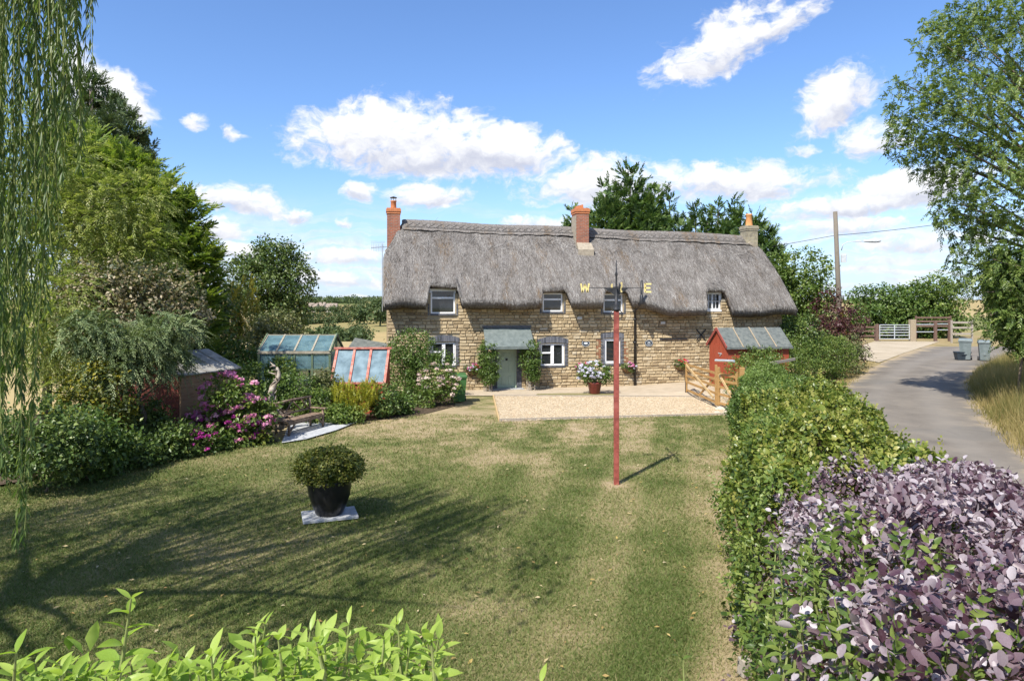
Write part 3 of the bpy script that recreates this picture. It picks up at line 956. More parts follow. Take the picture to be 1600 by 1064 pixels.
tag(obj('lane', me, 'lane'), kind='structure')
sheet('verge', [(8.0, 22), (10.0, 20), (12.3, 26.3), (16.8, 33.4), (20.0, 37.8), (24.8, 44.7), (22, 46), (17, 40), (8.2, 27)], 0.012, 'dirt')
sheet('gravel_apron', [(24.3, 45.2), (30.5, 53.2), (37, 61.2), (43, 68.6), (36.5, 68.8), (29, 58), (24.5, 50)], 0.027, 'apron')
sheet('far_verge', [(25, 46), (40, 50), (62, 62), (70, 80), (36, 80), (22, 60)], 0.008, 'dirt')
VR = [(7.6, 3.5), (11.4, 12.5), (14.2, 19.0), (18.2, 26.5), (22.7, 33.6), (28.3, 41), (33.3, 46), (50, 56), (70, 60), (70, 3)]
sheet('field_verge', VR, 0.016, 'dirt')

# grass blades on the lawn
def blades(name, x, y, z, h, wd, tone, mat, lean=0.5):
    n = len(x)
    b = np.stack([x, y, z], -1)
    a = rng.uniform(0, 2 * math.pi, n)
    side = np.stack([np.cos(a), np.sin(a), np.zeros(n)], -1) * wd[:, None]
    tip = b + np.stack([rng.normal(0, lean, n) * h, rng.normal(0, lean, n) * h, h], -1)
    V = np.stack([b - side, b + side, tip], 1).reshape(-1, 3)
    Fc = np.arange(3 * n).reshape(-1, 3)
    return obj(name, npmesh(name, V, Fc, np.clip(tone, 0, 1)), mat)


n = 420000
yy = 6.2 * (24.5 / 6.2) ** rng.random(n)
xx = rng.uniform(-0.80, 0.46, n) * yy
edge = 2.5 + 0.317 * (yy - 7.4)
tn = lawn_tone(xx, yy)
ok = (xx < edge + 0.5) & (rng.random(n) < 1.15 - tn * 0.95)
bedge = xx > np.interp(yy, [9, 15, 18.2, 19.8, 23.4, 26], [-17, -11.4, -8.8, -6.9, -4.7, -2.2])
ok &= bedge & ~((yy > 23.2 + (xx + .44) * .147) & (xx > -.5))
xx, yy, tn = xx[ok], yy[ok], tn[ok]
zz = (vnoise(xx, yy, 3, 5) - 0.5) * 0.05
g = blades('lawn_grass', xx, yy, zz, rng.uniform(.018, .05, len(xx)) * (1 + yy / 40), 0.0028 + yy * 0.00035, tn * .85 + rng.normal(0, .17, len(xx)), 'grass_blade', 0.7)
tag(g, 'short patchy mown grass, green fading to straw, over the whole lawn', 'grass', kind='stuff')

# fallen leaves on the shaded part of the lawn
n = 420
yy = rng.uniform(7, 17, n)
xx = rng.uniform(-.74, .3, n) * yy
ok = xx < 2.3 + 0.317 * (yy - 7.4)
pos = np.stack([xx, yy, np.full(n, .04)], -1)[ok]
V, Fc, tn = scatter(tmpl_rhomb(0.2, .05), pos, rnd_dir(len(pos)) * np.array([1, 1, .2]), np.array([0, 0, 1.]) + rng.normal(size=(len(pos), 3)) * .3, rng.uniform(.05, .10, len(pos)), rng.random(len(pos)))
tag(obj('fallen_leaves', npmesh('fallen_leaves', V, Fc, tn), 'fallen'), 'dry yellow willow leaves strewn across the lawn', 'leaves', kind='stuff')

# long dry grass on the verge right of the lane
n = 60000
s = rng.random(n) ** 1.3
ly = 12 + s * 36
lx = np.interp(ly, [3.5, 12.5, 19, 26.5, 33.6, 41, 48], [7.6, 11.4, 14.2, 18.2, 22.7, 28.3, 35])
off = rng.random(n) ** 0.9 * 5.0
xx, yy = lx - 0.35 + off + rng.normal(0, .12, n), ly - off * 0.25
hh = rng.uniform(.35, .95, n) * np.clip(0.22 + off / 1.0, 0, 1.15) * (0.6 + 0.8 * vnoise(xx, yy, 1.1, 9))
bank = 0.8 * sstep(0.8, 4.9, off)
tn = 0.22 + 0.6 * vnoise(xx, yy, 2.0, 8) + rng.normal(0, .2, n)
g = blades('verge_grass', xx, yy, bank, hh, rng.uniform(.006, .013, n), tn, 'dry_grass', 0.3)
tag(g, 'tall dry straw coloured grass on the bank right of the lane', 'grass', kind='stuff')
# the bank below it
bx = []
for t in np.linspace(8, 50, 30):
    e = float(np.interp(t, [3.5, 12.5, 19, 26.5, 33.6, 41, 48], [7.6, 11.4, 14.2, 18.2, 22.7, 28.3, 35]))
    bx.append([(e + o, t - o * .25, 0.0 + 0.8 * float(sstep(.4, 4.5, o)) - (.03 if o == 0 else 0)) for o in (0, .5, 1.2, 2, 3, 4.2, 6, 14)])
V = np.array(bx).reshape(-1, 3)
Q = [(i * 8 + j, i * 8 + j + 1, (i + 1) * 8 + j + 1, (i + 1) * 8 + j) for i in range(29) for j in range(7)]
tag(obj('bank', npmesh('bank', V, np.array(Q), smooth=True), 'dirt'), kind='structure')

# verge tufts along the lane's left side and round the far hedge
n = 9000
tt = rng.random(n)
lx = np.interp(tt, [0, .35, .7, 1], [10.6, 12.6, 17.2, 24])
ly = np.interp(tt, [0, .35, .7, 1], [23, 27.5, 34.0, 45])
xx, yy = lx - rng.random(n) * 1.6, ly + rng.random(n) * 1.0
g = blades('roadside_grass', xx, yy, np.full(n, .012), rng.uniform(.05, .16, n), rng.uniform(.008, .015, n), .35 + .5 * rng.random(n), 'dry_grass', .5)
tag(g, 'thin scorched grass on the verge between far hedge and lane', 'grass', kind='stuff')

# ------------------------------------------------------------------ cottage
TH = math.radians(10.6)
EX, EY = math.cos(TH), math.sin(TH)
AX, AY = -5.57, 30.5
cottage = thing('cottage', 'long golden stone cottage under one grey thatched roof with three chimneys', 'cottage', (AX, AY, 0), TH)


def fac(px, py, v=0.0):
    """pixel -> (u, z) on the plane v of the cottage"""
    ax, ay = AX - v * EY, AY + v * EX
    k = (px - HX) / F
    u = (k * ay - ax) / (EX - k * EY)
    d = ay + u * EY
    return u, CAMZ - (py - HY) / F * d


def rect(x0, y0, x1, y1):
    u0, za = fac(x0, y0)
    u1, zb = fac(x1, y0)
    _, zc = fac((x0 + x1) / 2, y1)
    return (u0, u1, zc, (za + zb) / 2)


LW = 19.35
WIN = {'w1': rect(675, 535, 712, 571), 'w2': rect(845, 537, 882, 571), 'w3': rect(944, 529, 969, 568),
       'u1': rect(673, 453, 711, 490), 'u2': rect(848, 458, 879, 487), 'u3': rect(943, 459, 973, 488), 'u4': rect(1101, 458, 1126, 484)}
DOOR = rect(777, 545, 807, 611)
DOOR = (DOOR[0], DOOR[1], 0.05, DOOR[3])
GF = ('w1', 'w2', 'w3')
UP = ('u1', 'u2', 'u3', 'u4')


def holes_wall(u0, u1, z0, z1, holes, v, depth, mb):
    us = sorted({u0, u1} | {h[0] for h in holes} | {h[1] for h in holes})
    zs = sorted({z0, z1} | {min(z1, h[2]) for h in holes} | {min(z1, h[3]) for h in holes})
    for a, b in zip(us[:-1], us[1:]):
        for c, d in zip(zs[:-1], zs[1:]):
            if any(h[0] <= a + 1e-6 and b <= h[1] + 1e-6 and h[2] <= c + 1e-6 and d <= h[3] + 1e-6 for h in holes):
                continue
            mb.add([(a, v, c), (b, v, c), (b, v, d), (a, v, d)], [(0, 1, 2, 3)])
    for (a, b, c, d) in holes:
        w_ = v + depth
        d = min(d, z1)
        mb.add([(a, v, c), (a, w_, c), (a, w_, d), (a, v, d), (b, v, c), (b, w_, c), (b, w_, d), (b, v, d)],
               [(0, 1, 2, 3), (4, 7, 6, 5), (0, 4, 5, 1), (3, 2, 6, 7)])


HO = [WIN[k] for k in GF + UP] + [DOOR]
mb = MB()
USPL = 12.3
holes_wall(0, USPL, 0, 4.45, [h for h in HO if h[1] < USPL], 0.0, 0.25, mb)
holes_wall(USPL, LW, 0, 4.12, [h for h in HO if h[0] > USPL], 0.0, 0.25, mb)
# gable ends and back of the wall
for u, nm in ((0.0, 'l'), (LW, 'r')):
    mb.add([(u, 0, 0), (u, 6, 0), (u, 6, 4.1), (u, 3, 6.9), (u, 0, 4.1)], [(0, 1, 2, 3, 4)])
mb.add([(0, 6, 0), (LW, 6, 0), (LW, 6, 4.2), (0, 6, 4.2)], [(0, 1, 2, 3)])
wall = mb.build('wall', 'mortar', cottage)

# stones course by course, broken round the openings
blocks = []
for k in GF:
    a, b, c, d = WIN[k]
    blocks.append((a - 0.175, b + 0.175, c - 0.08, d + 0.30))
for k in UP:
    a, b, c, d = WIN[k]
    blocks.append((a - (0.14 if k != 'u4' else .02), b + (0.14 if k != 'u4' else .02), c - 0.09, d + .5))
blocks.append((DOOR[0] - 0.24, DOOR[1] + 0.24, 0, DOOR[3] + 0.1))
# the red brick toothing beside the narrow window
a, b, c, d = WIN['w3']
rb = [(a - .40, a - .18, c + .25, d - .08), (b + .18, b + .40, c + .05, d - .2)]
blocks += rb
stones = []
z = 0.01
while z < 4.40:
    h = random.choice((0.115, 0.13, 0.14, 0.15, 0.165, 0.18))
    ztop = z + h
    iv = [(0.0, LW if z < 4.05 else USPL)]
    for (a, b, c, d) in blocks:
        if c < ztop - 0.02 and d > z + 0.02:
            nv = []
            for (p, q_) in iv:
                if b <= p or a >= q_:
                    nv.append((p, q_))
                else:
                    if a - p > 0.07:
                        nv.append((p, a))
                    if q_ - b > 0.07:
                        nv.append((b, q_))
            iv = nv
    for (p, q_) in iv:
        u = p
        while u < q_ - 0.03:
            L = random.choice((0.18, 0.24, 0.28, 0.33, 0.40, 0.48))
            if q_ - (u + L) < 0.14:
                L = q_ - u
            stones.append((u, u + L, z, ztop))
            u += L
    z = ztop


def stone_mesh(a, b, c, d):
    gp = 0.011
    a, b, c, d = a + gp, b - gp, c + gp * random.uniform(.6, 1.3), d - gp * random.uniform(.6, 1.3)
    j = lambda s: random.uniform(-s, s)
    f = -0.045 - random.random() * 0.03
    ins = 0.018
    V = [(a + j(.006), 0.01, c + j(.006)), (b + j(.006), 0.01, c + j(.006)), (b + j(.006), 0.01, d + j(.006)), (a + j(.006), 0.01, d + j(.006))]
    V += [(x, -0.022, z_) for x, y_, z_ in V]
    V += [(a + ins, f + j(.012), c + ins), (b - ins, f + j(.012), c + ins), (b - ins, f + j(.012), d - ins), (a + ins, f + j(.012), d - ins)]
    Fs = [(8, 9, 10, 11)]
    for k in (0, 4):
        for i in range(4):
            q_ = (i + 1) % 4
            Fs.append((k + i, k + q_, k + 4 + q_, k + 4 + i))
    t = min(1, max(0, random.gauss(0.5, 0.24) + (-.1 if random.random() < .15 else 0)))
    return V, Fs, t


order = sorted(range(len(stones)), key=lambda i: -((stones[i][1] - stones[i][0]) * (stones[i][3] - stones[i][2]) * (0.4 if stones[i][2] > 3.8 or stones[i][0] > 16 else 1)))
big = set(order[:298])
rest = MB()
for i, sdef in enumerate(stones):
    V, Fs, t = stone_mesh(*sdef)
    if i in big:
        m1 = MB()
        m1.add(V, Fs, t)
        m1.build('stone', 'stone', wall)
    else:
        rest.add(V, Fs, t)
tag(rest.build('small_stones', 'stone', wall), kind='stuff')

# left gable quoins and right end masonry are plain coursed texture
mb = MB()
mb.box(-0.012, -0.002, 0.0, 6.0, 0, 4.15)
mb.add([(-0.012, 0, 4.15), (-0.012, 6, 4.15), (-0.012, 3, 6.9)], [(0, 1, 2)])
mb.box(LW + .002, LW + .012, 0.0, 6.0, 0, 4.0)
mb.build('gable_stone', 'side_stone', cottage)


def window(k, kind):
    a, b, c, d = WIN[k]
    fw = 0.065
    v0, v1 = 0.05, 0.13
    fm = MB()
    fm.box(a, a + fw, v0, v1, c, d)
    fm.box(b - fw, b, v0, v1, c, d)
    fm.box(a + fw, b - fw, v0, v1, c, c + fw)
    fm.box(a + fw, b - fw, v0, v1, d - fw, d)
    panes = []
    if kind == 'topvent':      # small top light above a fixed pane
        zm = c + (d - c) * 0.66
        fm.box(a + fw, b - fw, v0 - .015, v1, zm - .04, zm + .04)
        panes = [(a + fw, b - fw, c + fw, zm - .04), (a + fw, b - fw, zm + .04, d - fw)]
    elif kind == 'casement':   # left light with vent over, right full sash
        um = a + (b - a) * 0.47
        fm.box(um - .05, um + .05, v0 - .012, v1, c + fw, d - fw)
        zm = c + (d - c) * 0.58
        fm.box(a + fw, um - .05, v0 - .012, v1, zm - .035, zm + .035)
        panes = [(a + fw, um - .05, c + fw, zm - .035), (a + fw, um - .05, zm + .035, d - fw), (um + .05, b - fw, c + fw, d - fw)]
        fm.box(um + .05, um + .095, v0 - .02, v0, c + fw, d - fw)
        fm.box(b - fw - .045, b - fw, v0 - .02, v0, c + fw, d - fw)
    elif kind == 'single':
        panes = [(a + fw, b - fw, c + fw, d - fw)]
        fm.box(a + fw, a + fw + .05, v0 - .02, v0, c + fw, d - fw)
        fm.box(b - fw - .05, b - fw, v0 - .02, v0, c + fw, d - fw)
        fm.box(a + fw + .05, b - fw - .05, v0 - .02, v0, d - fw - .05, d - fw)
        fm.box(a + fw + .05, b - fw - .05, v0 - .02, v0, c + fw, c + fw + .05)
    else:                      # georgian: two casements of two by three
        um = (a + b) / 2
        fm.box(um - .035, um + .035, v0, v1, c + fw, d - fw)
        for (p, q_) in ((a + fw, um - .035), (um + .035, b - fw)):
            mid = (p + q_) / 2
            zz_ = [c + fw, c + fw + (d - c - 2 * fw) * .5, d - fw]
            fm.box(mid - .012, mid + .012, v0 + .01, v1 - .02, c + fw, d - fw)
            for zq in zz_[1:-1]:
                fm.box(p, mid - .012, v0 + .01, v1 - .02, zq - .012, zq + .012)
                fm.box(mid + .012, q_, v0 + .01, v1 - .02, zq - .012, zq + .012)
            for z0_, z1_ in zip(zz_[:-1], zz_[1:]):
                panes += [(p, mid, z0_, z1_), (mid, q_, z0_, z1_)]
    w_ = fm.build('window', 'white_upvc', cottage)
    for (p, q_, r, s_) in panes:
        m1 = MB()
        m1.box(p - .004, q_ + .004, .095, .105, r - .004, s_ + .004)
        m1.build('pane', 'dark_glass', w_)
    # no room behind: its dark is put into the opaque pane colour
    m2 = MB()
    m2.box(a - .02, b + .02, -.07 if kind != 'georgian' else -.06, .12, c - .085, c - .004)
    m2.build('sill', 'slate' if kind != 'georgian' else 'white_upvc', w_)
    if k in UP:
        m3 = MB()
        m3.box(a - .02, b + .02, .02, .16, d + .002, d + .05)
        m3.box(a - .05, a - .003, .03, .5, c, d + .05)
        m3.box(b + .003, b + .05, .03, .5, c, d + .05)
        m3.build('lining', 'white_upvc' if k in ('u1', 'u4') else 'slate', w_)
    return w_


WK = {'w1': 'casement', 'w2': 'casement', 'w3': 'single', 'u1': 'topvent', 'u2': 'topvent', 'u3': 'topvent', 'u4': 'georgian'}
for k in WK:
    window(k, WK[k])

# blue brick surrounds: toothed jambs and a segmental arch of bricks on end
def brick_at(mb, a, b, c, d, proud=0.045, tone=None):
    mb.box(a + .005, b - .005, -proud - random.random() * .006, 0.02, c + .005, d - .005, random.random() if tone is None else tone)


for k in GF:
    a, b, c, d = WIN[k]
    mb = MB()
    z, i = c - .005, 0
    while z < d - 0.02:
        wd = 0.17 if i % 2 == 0 else 0.10
        for q0, q1 in ((a - wd, a), (b, b + wd)):
            brick_at(mb, q0, q1, z, min(z + .075, d))
            if wd < 0:
                e0, e1 = (a - .235, a - wd) if q1 == a else (b + wd, b + .235)
                brick_at(mb, e0, e1, z, min(z + .075, d), .04)
        z += .075
        i += 1
    # arch
    span = b - a + .34
    nb = int(span / .078)
    for i in range(nb):
        t = (i + .5) / nb * 2 - 1
        uu = (a + b) / 2 + t * span / 2
        rise = 0.13 * (1 - t * t)
        mb.box(uu - span / nb / 2 + .005, uu + span / nb / 2 - .005, -.05 - random.random() * .006, .02, d + .003 + rise * .35, d + .20 + rise, random.random())
    tag(mb.build('brick_surround', 'blue_brick', wall), kind='stuff')
for k in ('u1', 'u2', 'u3'):
    a, b, c, d = WIN[k]
    mb = MB()
    z = c - .08
    while z < c + .4:
        brick_at(mb, a - .135, a - .055, z, z + .075)
        brick_at(mb, b + .055, b + .135, z, z + .075)
        z += .075
    tag(mb.build('brick_surround', 'blue_brick', wall), kind='stuff')
mb = MB()
z = 0.02
while z < DOOR[3] + 0.02:
    brick_at(mb, DOOR[0] - .235, DOOR[0] - .115, z, z + .075)
    brick_at(mb, DOOR[0] - .11, DOOR[0], z, z + .075)
    brick_at(mb, DOOR[1], DOOR[1] + .115, z, z + .075)
    brick_at(mb, DOOR[1] + .115, DOOR[1] + .235, z, z + .075)
    z += .075
tag(mb.build('brick_surround', 'blue_brick', wall), kind='stuff')
mb, mbs = MB(), MB()
for (a, b, c, d) in rb:
    z = c
    while z < d - .03:
        inner = (a + (b - a) * .5, b) if a < WIN['w3'][0] else (a, a + (b - a) * .5)
        outer = (a, a + (b - a) * .5) if a < WIN['w3'][0] else (a + (b - a) * .5, b)
        brick_at(mb if random.random() < .8 else mbs, inner[0], inner[1], z, z + .075, .03)
        brick_at(mb if random.random() < .4 else mbs, outer[0], outer[1], z, z + .075, .03)
        z += .075
tag(mb.build('red_bricks', 'orange_brick', wall), kind='stuff')
tag(mbs.build('small_stones', 'stone', wall), kind='stuff')

# door, six panels
a, b, c, d = DOOR
mb = MB()
mb.box(a + .06, b - .06, .10, .15, c + .02, d - .06)
door = mb.build('door', 'sage_paint', cottage)
mb = MB()
mb.box(a, a + .058, .03, .17, c, d)
mb.box(b - .058, b, .03, .17, c, d)
mb.box(a + .058, b - .058, .03, .17, d - .058, d)
mb.build('door_frame', 'sage_paint', door)
w2_ = (b - a - .12)
hh_ = d - c - .1
for (z0, z1) in ((.06, .34), (.39, .74), (.79, .95)):
    for s_ in (0, 1):
        x0 = a + .06 + w2_ * (.12 + s_ * .42)
        mb = MB()
        x1 = x0 + w2_ * .34
        za, zb = c + .02 + hh_ * z0, c + .02 + hh_ * z1
        mb.add([(x0, .098, za), (x1, .098, za), (x1, .098, zb), (x0, .098, zb), (x0 + .03, .115, za + .03), (x1 - .03, .115, za + .03), (x1 - .03, .115, zb - .03), (x0 + .03, .115, zb - .03),
                (x0 + .06, .085, za + .06), (x1 - .06, .085, za + .06), (x1 - .06, .085, zb - .06), (x0 + .06, .085, zb - .06)],
               [(0, 1, 5, 4), (1, 2, 6, 5), (2, 3, 7, 6), (3, 0, 4, 7), (4, 5, 9, 8), (5, 6, 10, 9), (6, 7, 11, 10), (7, 4, 8, 11), (8, 9, 10, 11)])
        mb.build('panel', 'sage_paint', door)
mb = MB()
mb.box((a + b) / 2 - .05, (a + b) / 2 + .05, .07, .1, c + hh_ * .74, c + hh_ * .80)
mb.build('knocker', 'black_iron', door)
mb = MB()
mb.box(a - .3, b + .3, -.35, .05, 0.0, .075)
mb.build('doorstep', 'slab', cottage)

# canopy over the door: sheet-lead slope on brackets
(ua, zt), (ub, _) = fac(755, 512), fac(828, 512)
mb = MB()
vo = -0.95
zb_ = zt - 0.82
V = [(ua, -.05, zt), (ub, -.05, zt), (ub + .02, vo, zb_), (ua - .02, vo, zb_)]
V += [(x, y, z_ - .07) for x, y, z_ in V]
mb.add(V, [(0, 1, 2, 3)[::-1], (4, 5, 6, 7), (0, 4, 5, 1), (1, 5, 6, 2), (2, 6, 7, 3), (3, 7, 4, 0)])
canopy = mb.build('porch_canopy', 'lead', cottage)
mb = MB()
mb.box(ua - .05, ub + .05, -.10, -.02, zt + .002, zt + .09)
mb.build('flashing', 'slate', canopy)
mb = MB()
mb.bar((ua - .03, vo - .01, zb_ - .05), (ub + .03, vo - .01, zb_ - .05), .05, .13)
for u in (ua + .08, ub - .08):
    mb.bar((u, -.05, zb_ - .55), (u, vo + .12, zb_ - .06), .07)
    mb.bar((u, -.06, zb_ - .75), (u, -.06, zt - .1), .07)
mb.build('bracket', 'lead', canopy)

# ---- thatch
NU, NT_ = 270, 110
U0, U1 = -0.18, 19.72
uu = np.linspace(U0, U1, NU)
tt = np.linspace(0, 1, NT_)
zr = 7.98 - 0.46 * (uu / 19.4) + 0.03 * np.sin(uu * .9)
ze0 = 4.14 - 0.36 * sstep(11.5, 13.2, uu) + 0.035 * np.sin(uu * 1.7 + .4) + 0.02 * np.sin(uu * 4.1)
notch = np.zeros(NU)
bump = np.zeros(NU)
TK = 0.36
for k in UP:
    a, b, c, d = WIN[k]
    sft = 0.20
    nn = sstep(a - .06 - sft, a - .04, uu) * (1 - sstep(b + .04, b + .06 + sft, uu))
    um = (a + b) / 2
    zbase = np.interp(um, uu, ze0) + 0.45 * 1.02
    target = d + .05 + TK * .5
    notch = np.maximum(notch, nn)
    bump = np.maximum(bump, nn * (target - zbase))
ve = -0.75 + notch * 0.45


def roofz(uA, v, zrA, zeA, notchbump, veA):
    f = (v + .75) / 3.75
    zf = zeA + f * (zrA - zeA) + 0.16 * np.sin(np.clip(f, 0, 1) * math.pi)
    f2 = (6.75 - v) / 3.75
    zb = 4.0 + f2 * (zrA - 4.0) + 0.16 * np.sin(np.clip(f2, 0, 1) * math.pi)
    smin = lambda p, q_, k: np.minimum(p, q_) - np.maximum(k - np.abs(p - q_), 0) ** 2 / (4 * k)
    z_ = smin(zf, zb, 0.22)
    z_ = smin(z_, 6.42 + (uA + .05) * 1.95, 0.15)
    z_ = smin(z_, 6.75 + (U1 - uA) * 1.7, 0.3)
    z_ = z_ + notchbump * np.exp(-((v - veA) / 0.5) ** 2)
    return z_


UU, TT = np.meshgrid(uu, tt, indexing='ij')
VE = ve[:, None]
VV = VE + TT * (6.75 - VE)
# denser rows at the eave
VV = VE + (TT ** 1.15) * (6.75 - VE)
ZT = roofz(UU, VV, zr[:, None], ze0[:, None], bump[:, None], VE)
ZT = ZT + (vnoise(UU * 1.0, VV, 0.9, 21) - .5) * 0.09 + (vnoise(UU, VV * .6, 0.22, 22) - .5) * 0.035
rnd = np.minimum(np.clip((VV - VE) / .09, 0, 1), np.clip((6.75 - VV) / .09, 0, 1))
endr = np.minimum(np.clip((UU - U0) / .16, 0, 1), np.clip((U1 - UU) / .16, 0, 1))
ZT = ZT - 0.06 * (1 - np.sqrt(1 - (1 - rnd) ** 2)) - 0.10 * (1 - np.sqrt(1 - (1 - endr) ** 2))
UE = UU + np.sign(UU - 10) * (-0.0)
ZB = ZT - TK * (1 - .5 * notch[:, None] * np.exp(-((VV - VE) / .5) ** 2))
top = np.stack([UE, VV, ZT], -1).reshape(-1, 3)
bot = np.stack([UE, VV + .06, ZB], -1).reshape(-1, 3)
ii, jj = np.meshgrid(np.arange(NU - 1), np.arange(NT_ - 1), indexing='ij')
q = (ii * NT_ + jj).ravel()
Qt = np.stack([q, q + NT_, q + NT_ + 1, q + 1], -1)
N0 = NU * NT_
Qb = Qt[:, ::-1] + N0
fe = np.arange(NU - 1) * NT_
Qf = np.stack([fe, fe + N0, fe + NT_ + N0, fe + NT_], -1)
be = fe + NT_ - 1
Qr = np.stack([be, be + NT_, be + NT_ + N0, be + N0], -1)
le = np.arange(NT_ - 1)
Ql = np.stack([le, le + 1, le + 1 + N0, le + N0], -1)
re_ = le + (NU - 1) * NT_
Qg = np.stack([re_, re_ + N0, re_ + 1 + N0, re_ + 1], -1)
roof = obj('thatched_roof', npmesh('thatched_roof', np.concatenate([top, bot]), np.concatenate([Qt, Qb, Qf, Qr, Ql, Qg]), smooth=True), 'thatch', cottage)

# straw lying on the slope
def roof_points(n, umin, umax, fmin, fmax):
    fi = rng.uniform((umin - U0) / (U1 - U0), (umax - U0) / (U1 - U0), n) * (NU - 1.001)
    # front slope only: t up to the ridge
    ft = rng.uniform(fmin, fmax, n) * (NT_ - 1.001)
    i, j = fi.astype(int), ft.astype(int)
    a, b = (fi - i)[:, None], (ft - j)[:, None]
    g_ = top.reshape(NU, NT_, 3)
    p = g_[i, j] * (1 - a) * (1 - b) + g_[i + 1, j] * a * (1 - b) + g_[i, j + 1] * (1 - a) * b + g_[i + 1, j + 1] * a * b
    dn = unit(g_[i, j] - g_[i, np.minimum(j + 1, NT_ - 1)])
    du = unit(g_[i + 1, j] - g_[i, j])
    return p, dn, unit(np.cross(du, -dn))


def straws(n, umin, umax, fmin, fmax, ln, wd, spread, lift):
    p, dn, nr = roof_points(n, umin, umax, fmin, fmax)
    nr = np.where(nr[:, 2:3] < 0, -nr, nr)
    d = unit(dn + rng.normal(size=(n, 3)) * spread)
    d = unit(d - (d * nr).sum(-1, keepdims=True) * nr + nr * rng.normal(0.05, lift, n)[:, None])
    tmv = (np.array([(-wd, 0, 0), (wd, 0, 0), (wd * .5, 1, 0), (-wd * .5, 1, 0)]), np.array([(0, 1, 2), (0, 2, 3)]))
    L = ln * rng.uniform(.5, 1.4, n)
    tn = np.clip(.5 + (vnoise(p[:, 0], p[:, 2], .5, 31) - .5) * .55 + (vnoise(p[:, 0], p[:, 2] * .3, .12, 32) - .5) * .5 + rng.normal(0, .30, n), 0, 1)
    return scatter(tmv, p + nr * 0.006, d, nr + rng.normal(size=(n, 3)) * .25, L, tn)


sp = [straws(40000, U0 + .02, U1 - .02, 0.0, 0.52, .17, .030, .17, .04), straws(9000, U0 + .02, U1 - .02, 0.0, .012, .10, .05, .3, .1),
      straws(1200, .8, 19.0, .36, .50, .5, .014, 1.1, .05)]
V, Fc, tn = join(sp)
tag(obj('straw', npmesh('straw', V, Fc, tn), 'straw', roof), kind='stuff')

# ridge roll: a thicker layer over the crest with a cut lower edge
ru = np.linspace(.72, 19.15, 260)
prof = np.linspace(-1, 1, 15)
RV = []
for u in ru:
    zr_u = 7.98 - 0.46 * (u / 19.4) + 0.03 * math.sin(u * .9)
    cut = 0.60 + 0.02 * math.sin(u * 7) + random.uniform(-.012, .012)
    for s_ in prof:
        v = 3 + s_ * cut
        zz_ = float(roofz(np.array(u), np.array(v), zr_u, np.interp(u, uu, ze0), 0.0, -.75))
        RV.append((u, v, zz_ + 0.15 + (0.03 if abs(s_) < .5 else 0) + random.uniform(-.008, .008) - (0.05 if abs(s_) == 1 else 0)))
RV = np.array(RV)
k = len(prof)
Q = [(i * k + j, (i + 1) * k + j, (i + 1) * k + j + 1, i * k + j + 1) for i in range(len(ru) - 1) for j in range(k - 1)]
obj('ridge', npmesh('ridge', RV, np.array(Q), smooth=True), 'thatch', roof)

# hazel rods pinned along the ridge: two long runs and a zigzag between
mb = MB()
def ridge_pt(u, f_):
    zr_u = 7.98 - 0.46 * (u / 19.4) + 0.03 * math.sin(u * .9)
    v = 3 - f_ * .60
    return (u, v, float(roofz(np.array(u), np.array(v), zr_u, np.interp(u, uu, ze0), 0.0, -.75)) + .175)
us_ = np.arange(.9, 19.0, .36)
for f_ in (.45, .86):
    mb.tube([ridge_pt(u, f_) for u in us_], .014, 4)
mb.tube([ridge_pt(u, .45 if i % 2 else .86) for i, u in enumerate(us_)], .013, 4)
mb.tube([ridge_pt(u, .86 if i % 2 else .45) for i, u in enumerate(us_)], .013, 4)
mb.build('ridge_rods', 'straw', roof)

# ---- chimneys
def chimney(u, v, wu, wv, z0, z1, mat, capmat, label, tilt=0):
    mb = MB()
    mb.box(u - wu / 2, u + wu / 2, v - wv / 2, v + wv / 2, z0, z1)
    o = mb.build('chimney', mat, cottage)
    tag(o, label)
    mb = MB()
    mb.box(u - wu / 2 - .05, u + wu / 2 + .05, v - wv / 2 - .05, v + wv / 2 + .05, z1 - .12, z1 + .002)
    mb.box(u - wu / 2 - .025, u + wu / 2 + .025, v - wv / 2 - .025, v + wv / 2 + .025, z1 - .22, z1 - .122)
    mb.box(u - wu / 2 - .02, u + wu / 2 + .02, v - wv / 2 - .02, v + wv / 2 + .02, z1 + .002, z1 + .06)
    mb.build('cap', capmat, o)
    return o


def pxz(px, py, v):
    return fac(px, py, v)


u, z1 = pxz(621, 345, 2.6)
o = chimney(.31, 2.75, .62, .62, 5.8, 8.52, 'chimney_brick', 'terracotta', 'red brick chimney with a capped clay pot at the left gable')
mb = MB()
mb.lathe([(.14, 8.58), (.13, 8.9), (.15, 8.92), (.15, 8.96), (.11, 8.97)], 14, (.31, 2.75))
mb.build('chimney_pot', 'terracotta', o, True)
mb = MB()
for a in range(4):
    mb.bar((.31 + .11 * math.cos(a * 1.57), 2.75 + .11 * math.sin(a * 1.57), 8.95), (.31 + .11 * math.cos(a * 1.57), 2.75 + .11 * math.sin(a * 1.57), 9.1), .02)
mb.lathe([(.0, 9.18), (.17, 9.12), (.17, 9.09), (0, 9.09)], 14, (.31, 2.75))
mb.build('cowl', 'black_iron', o)
mb = MB()
mb.bar((-.06, 2.40, 6.45), (.66, 2.40, 7.45), .09, .12)
mb.build('flashing', 'render', o)

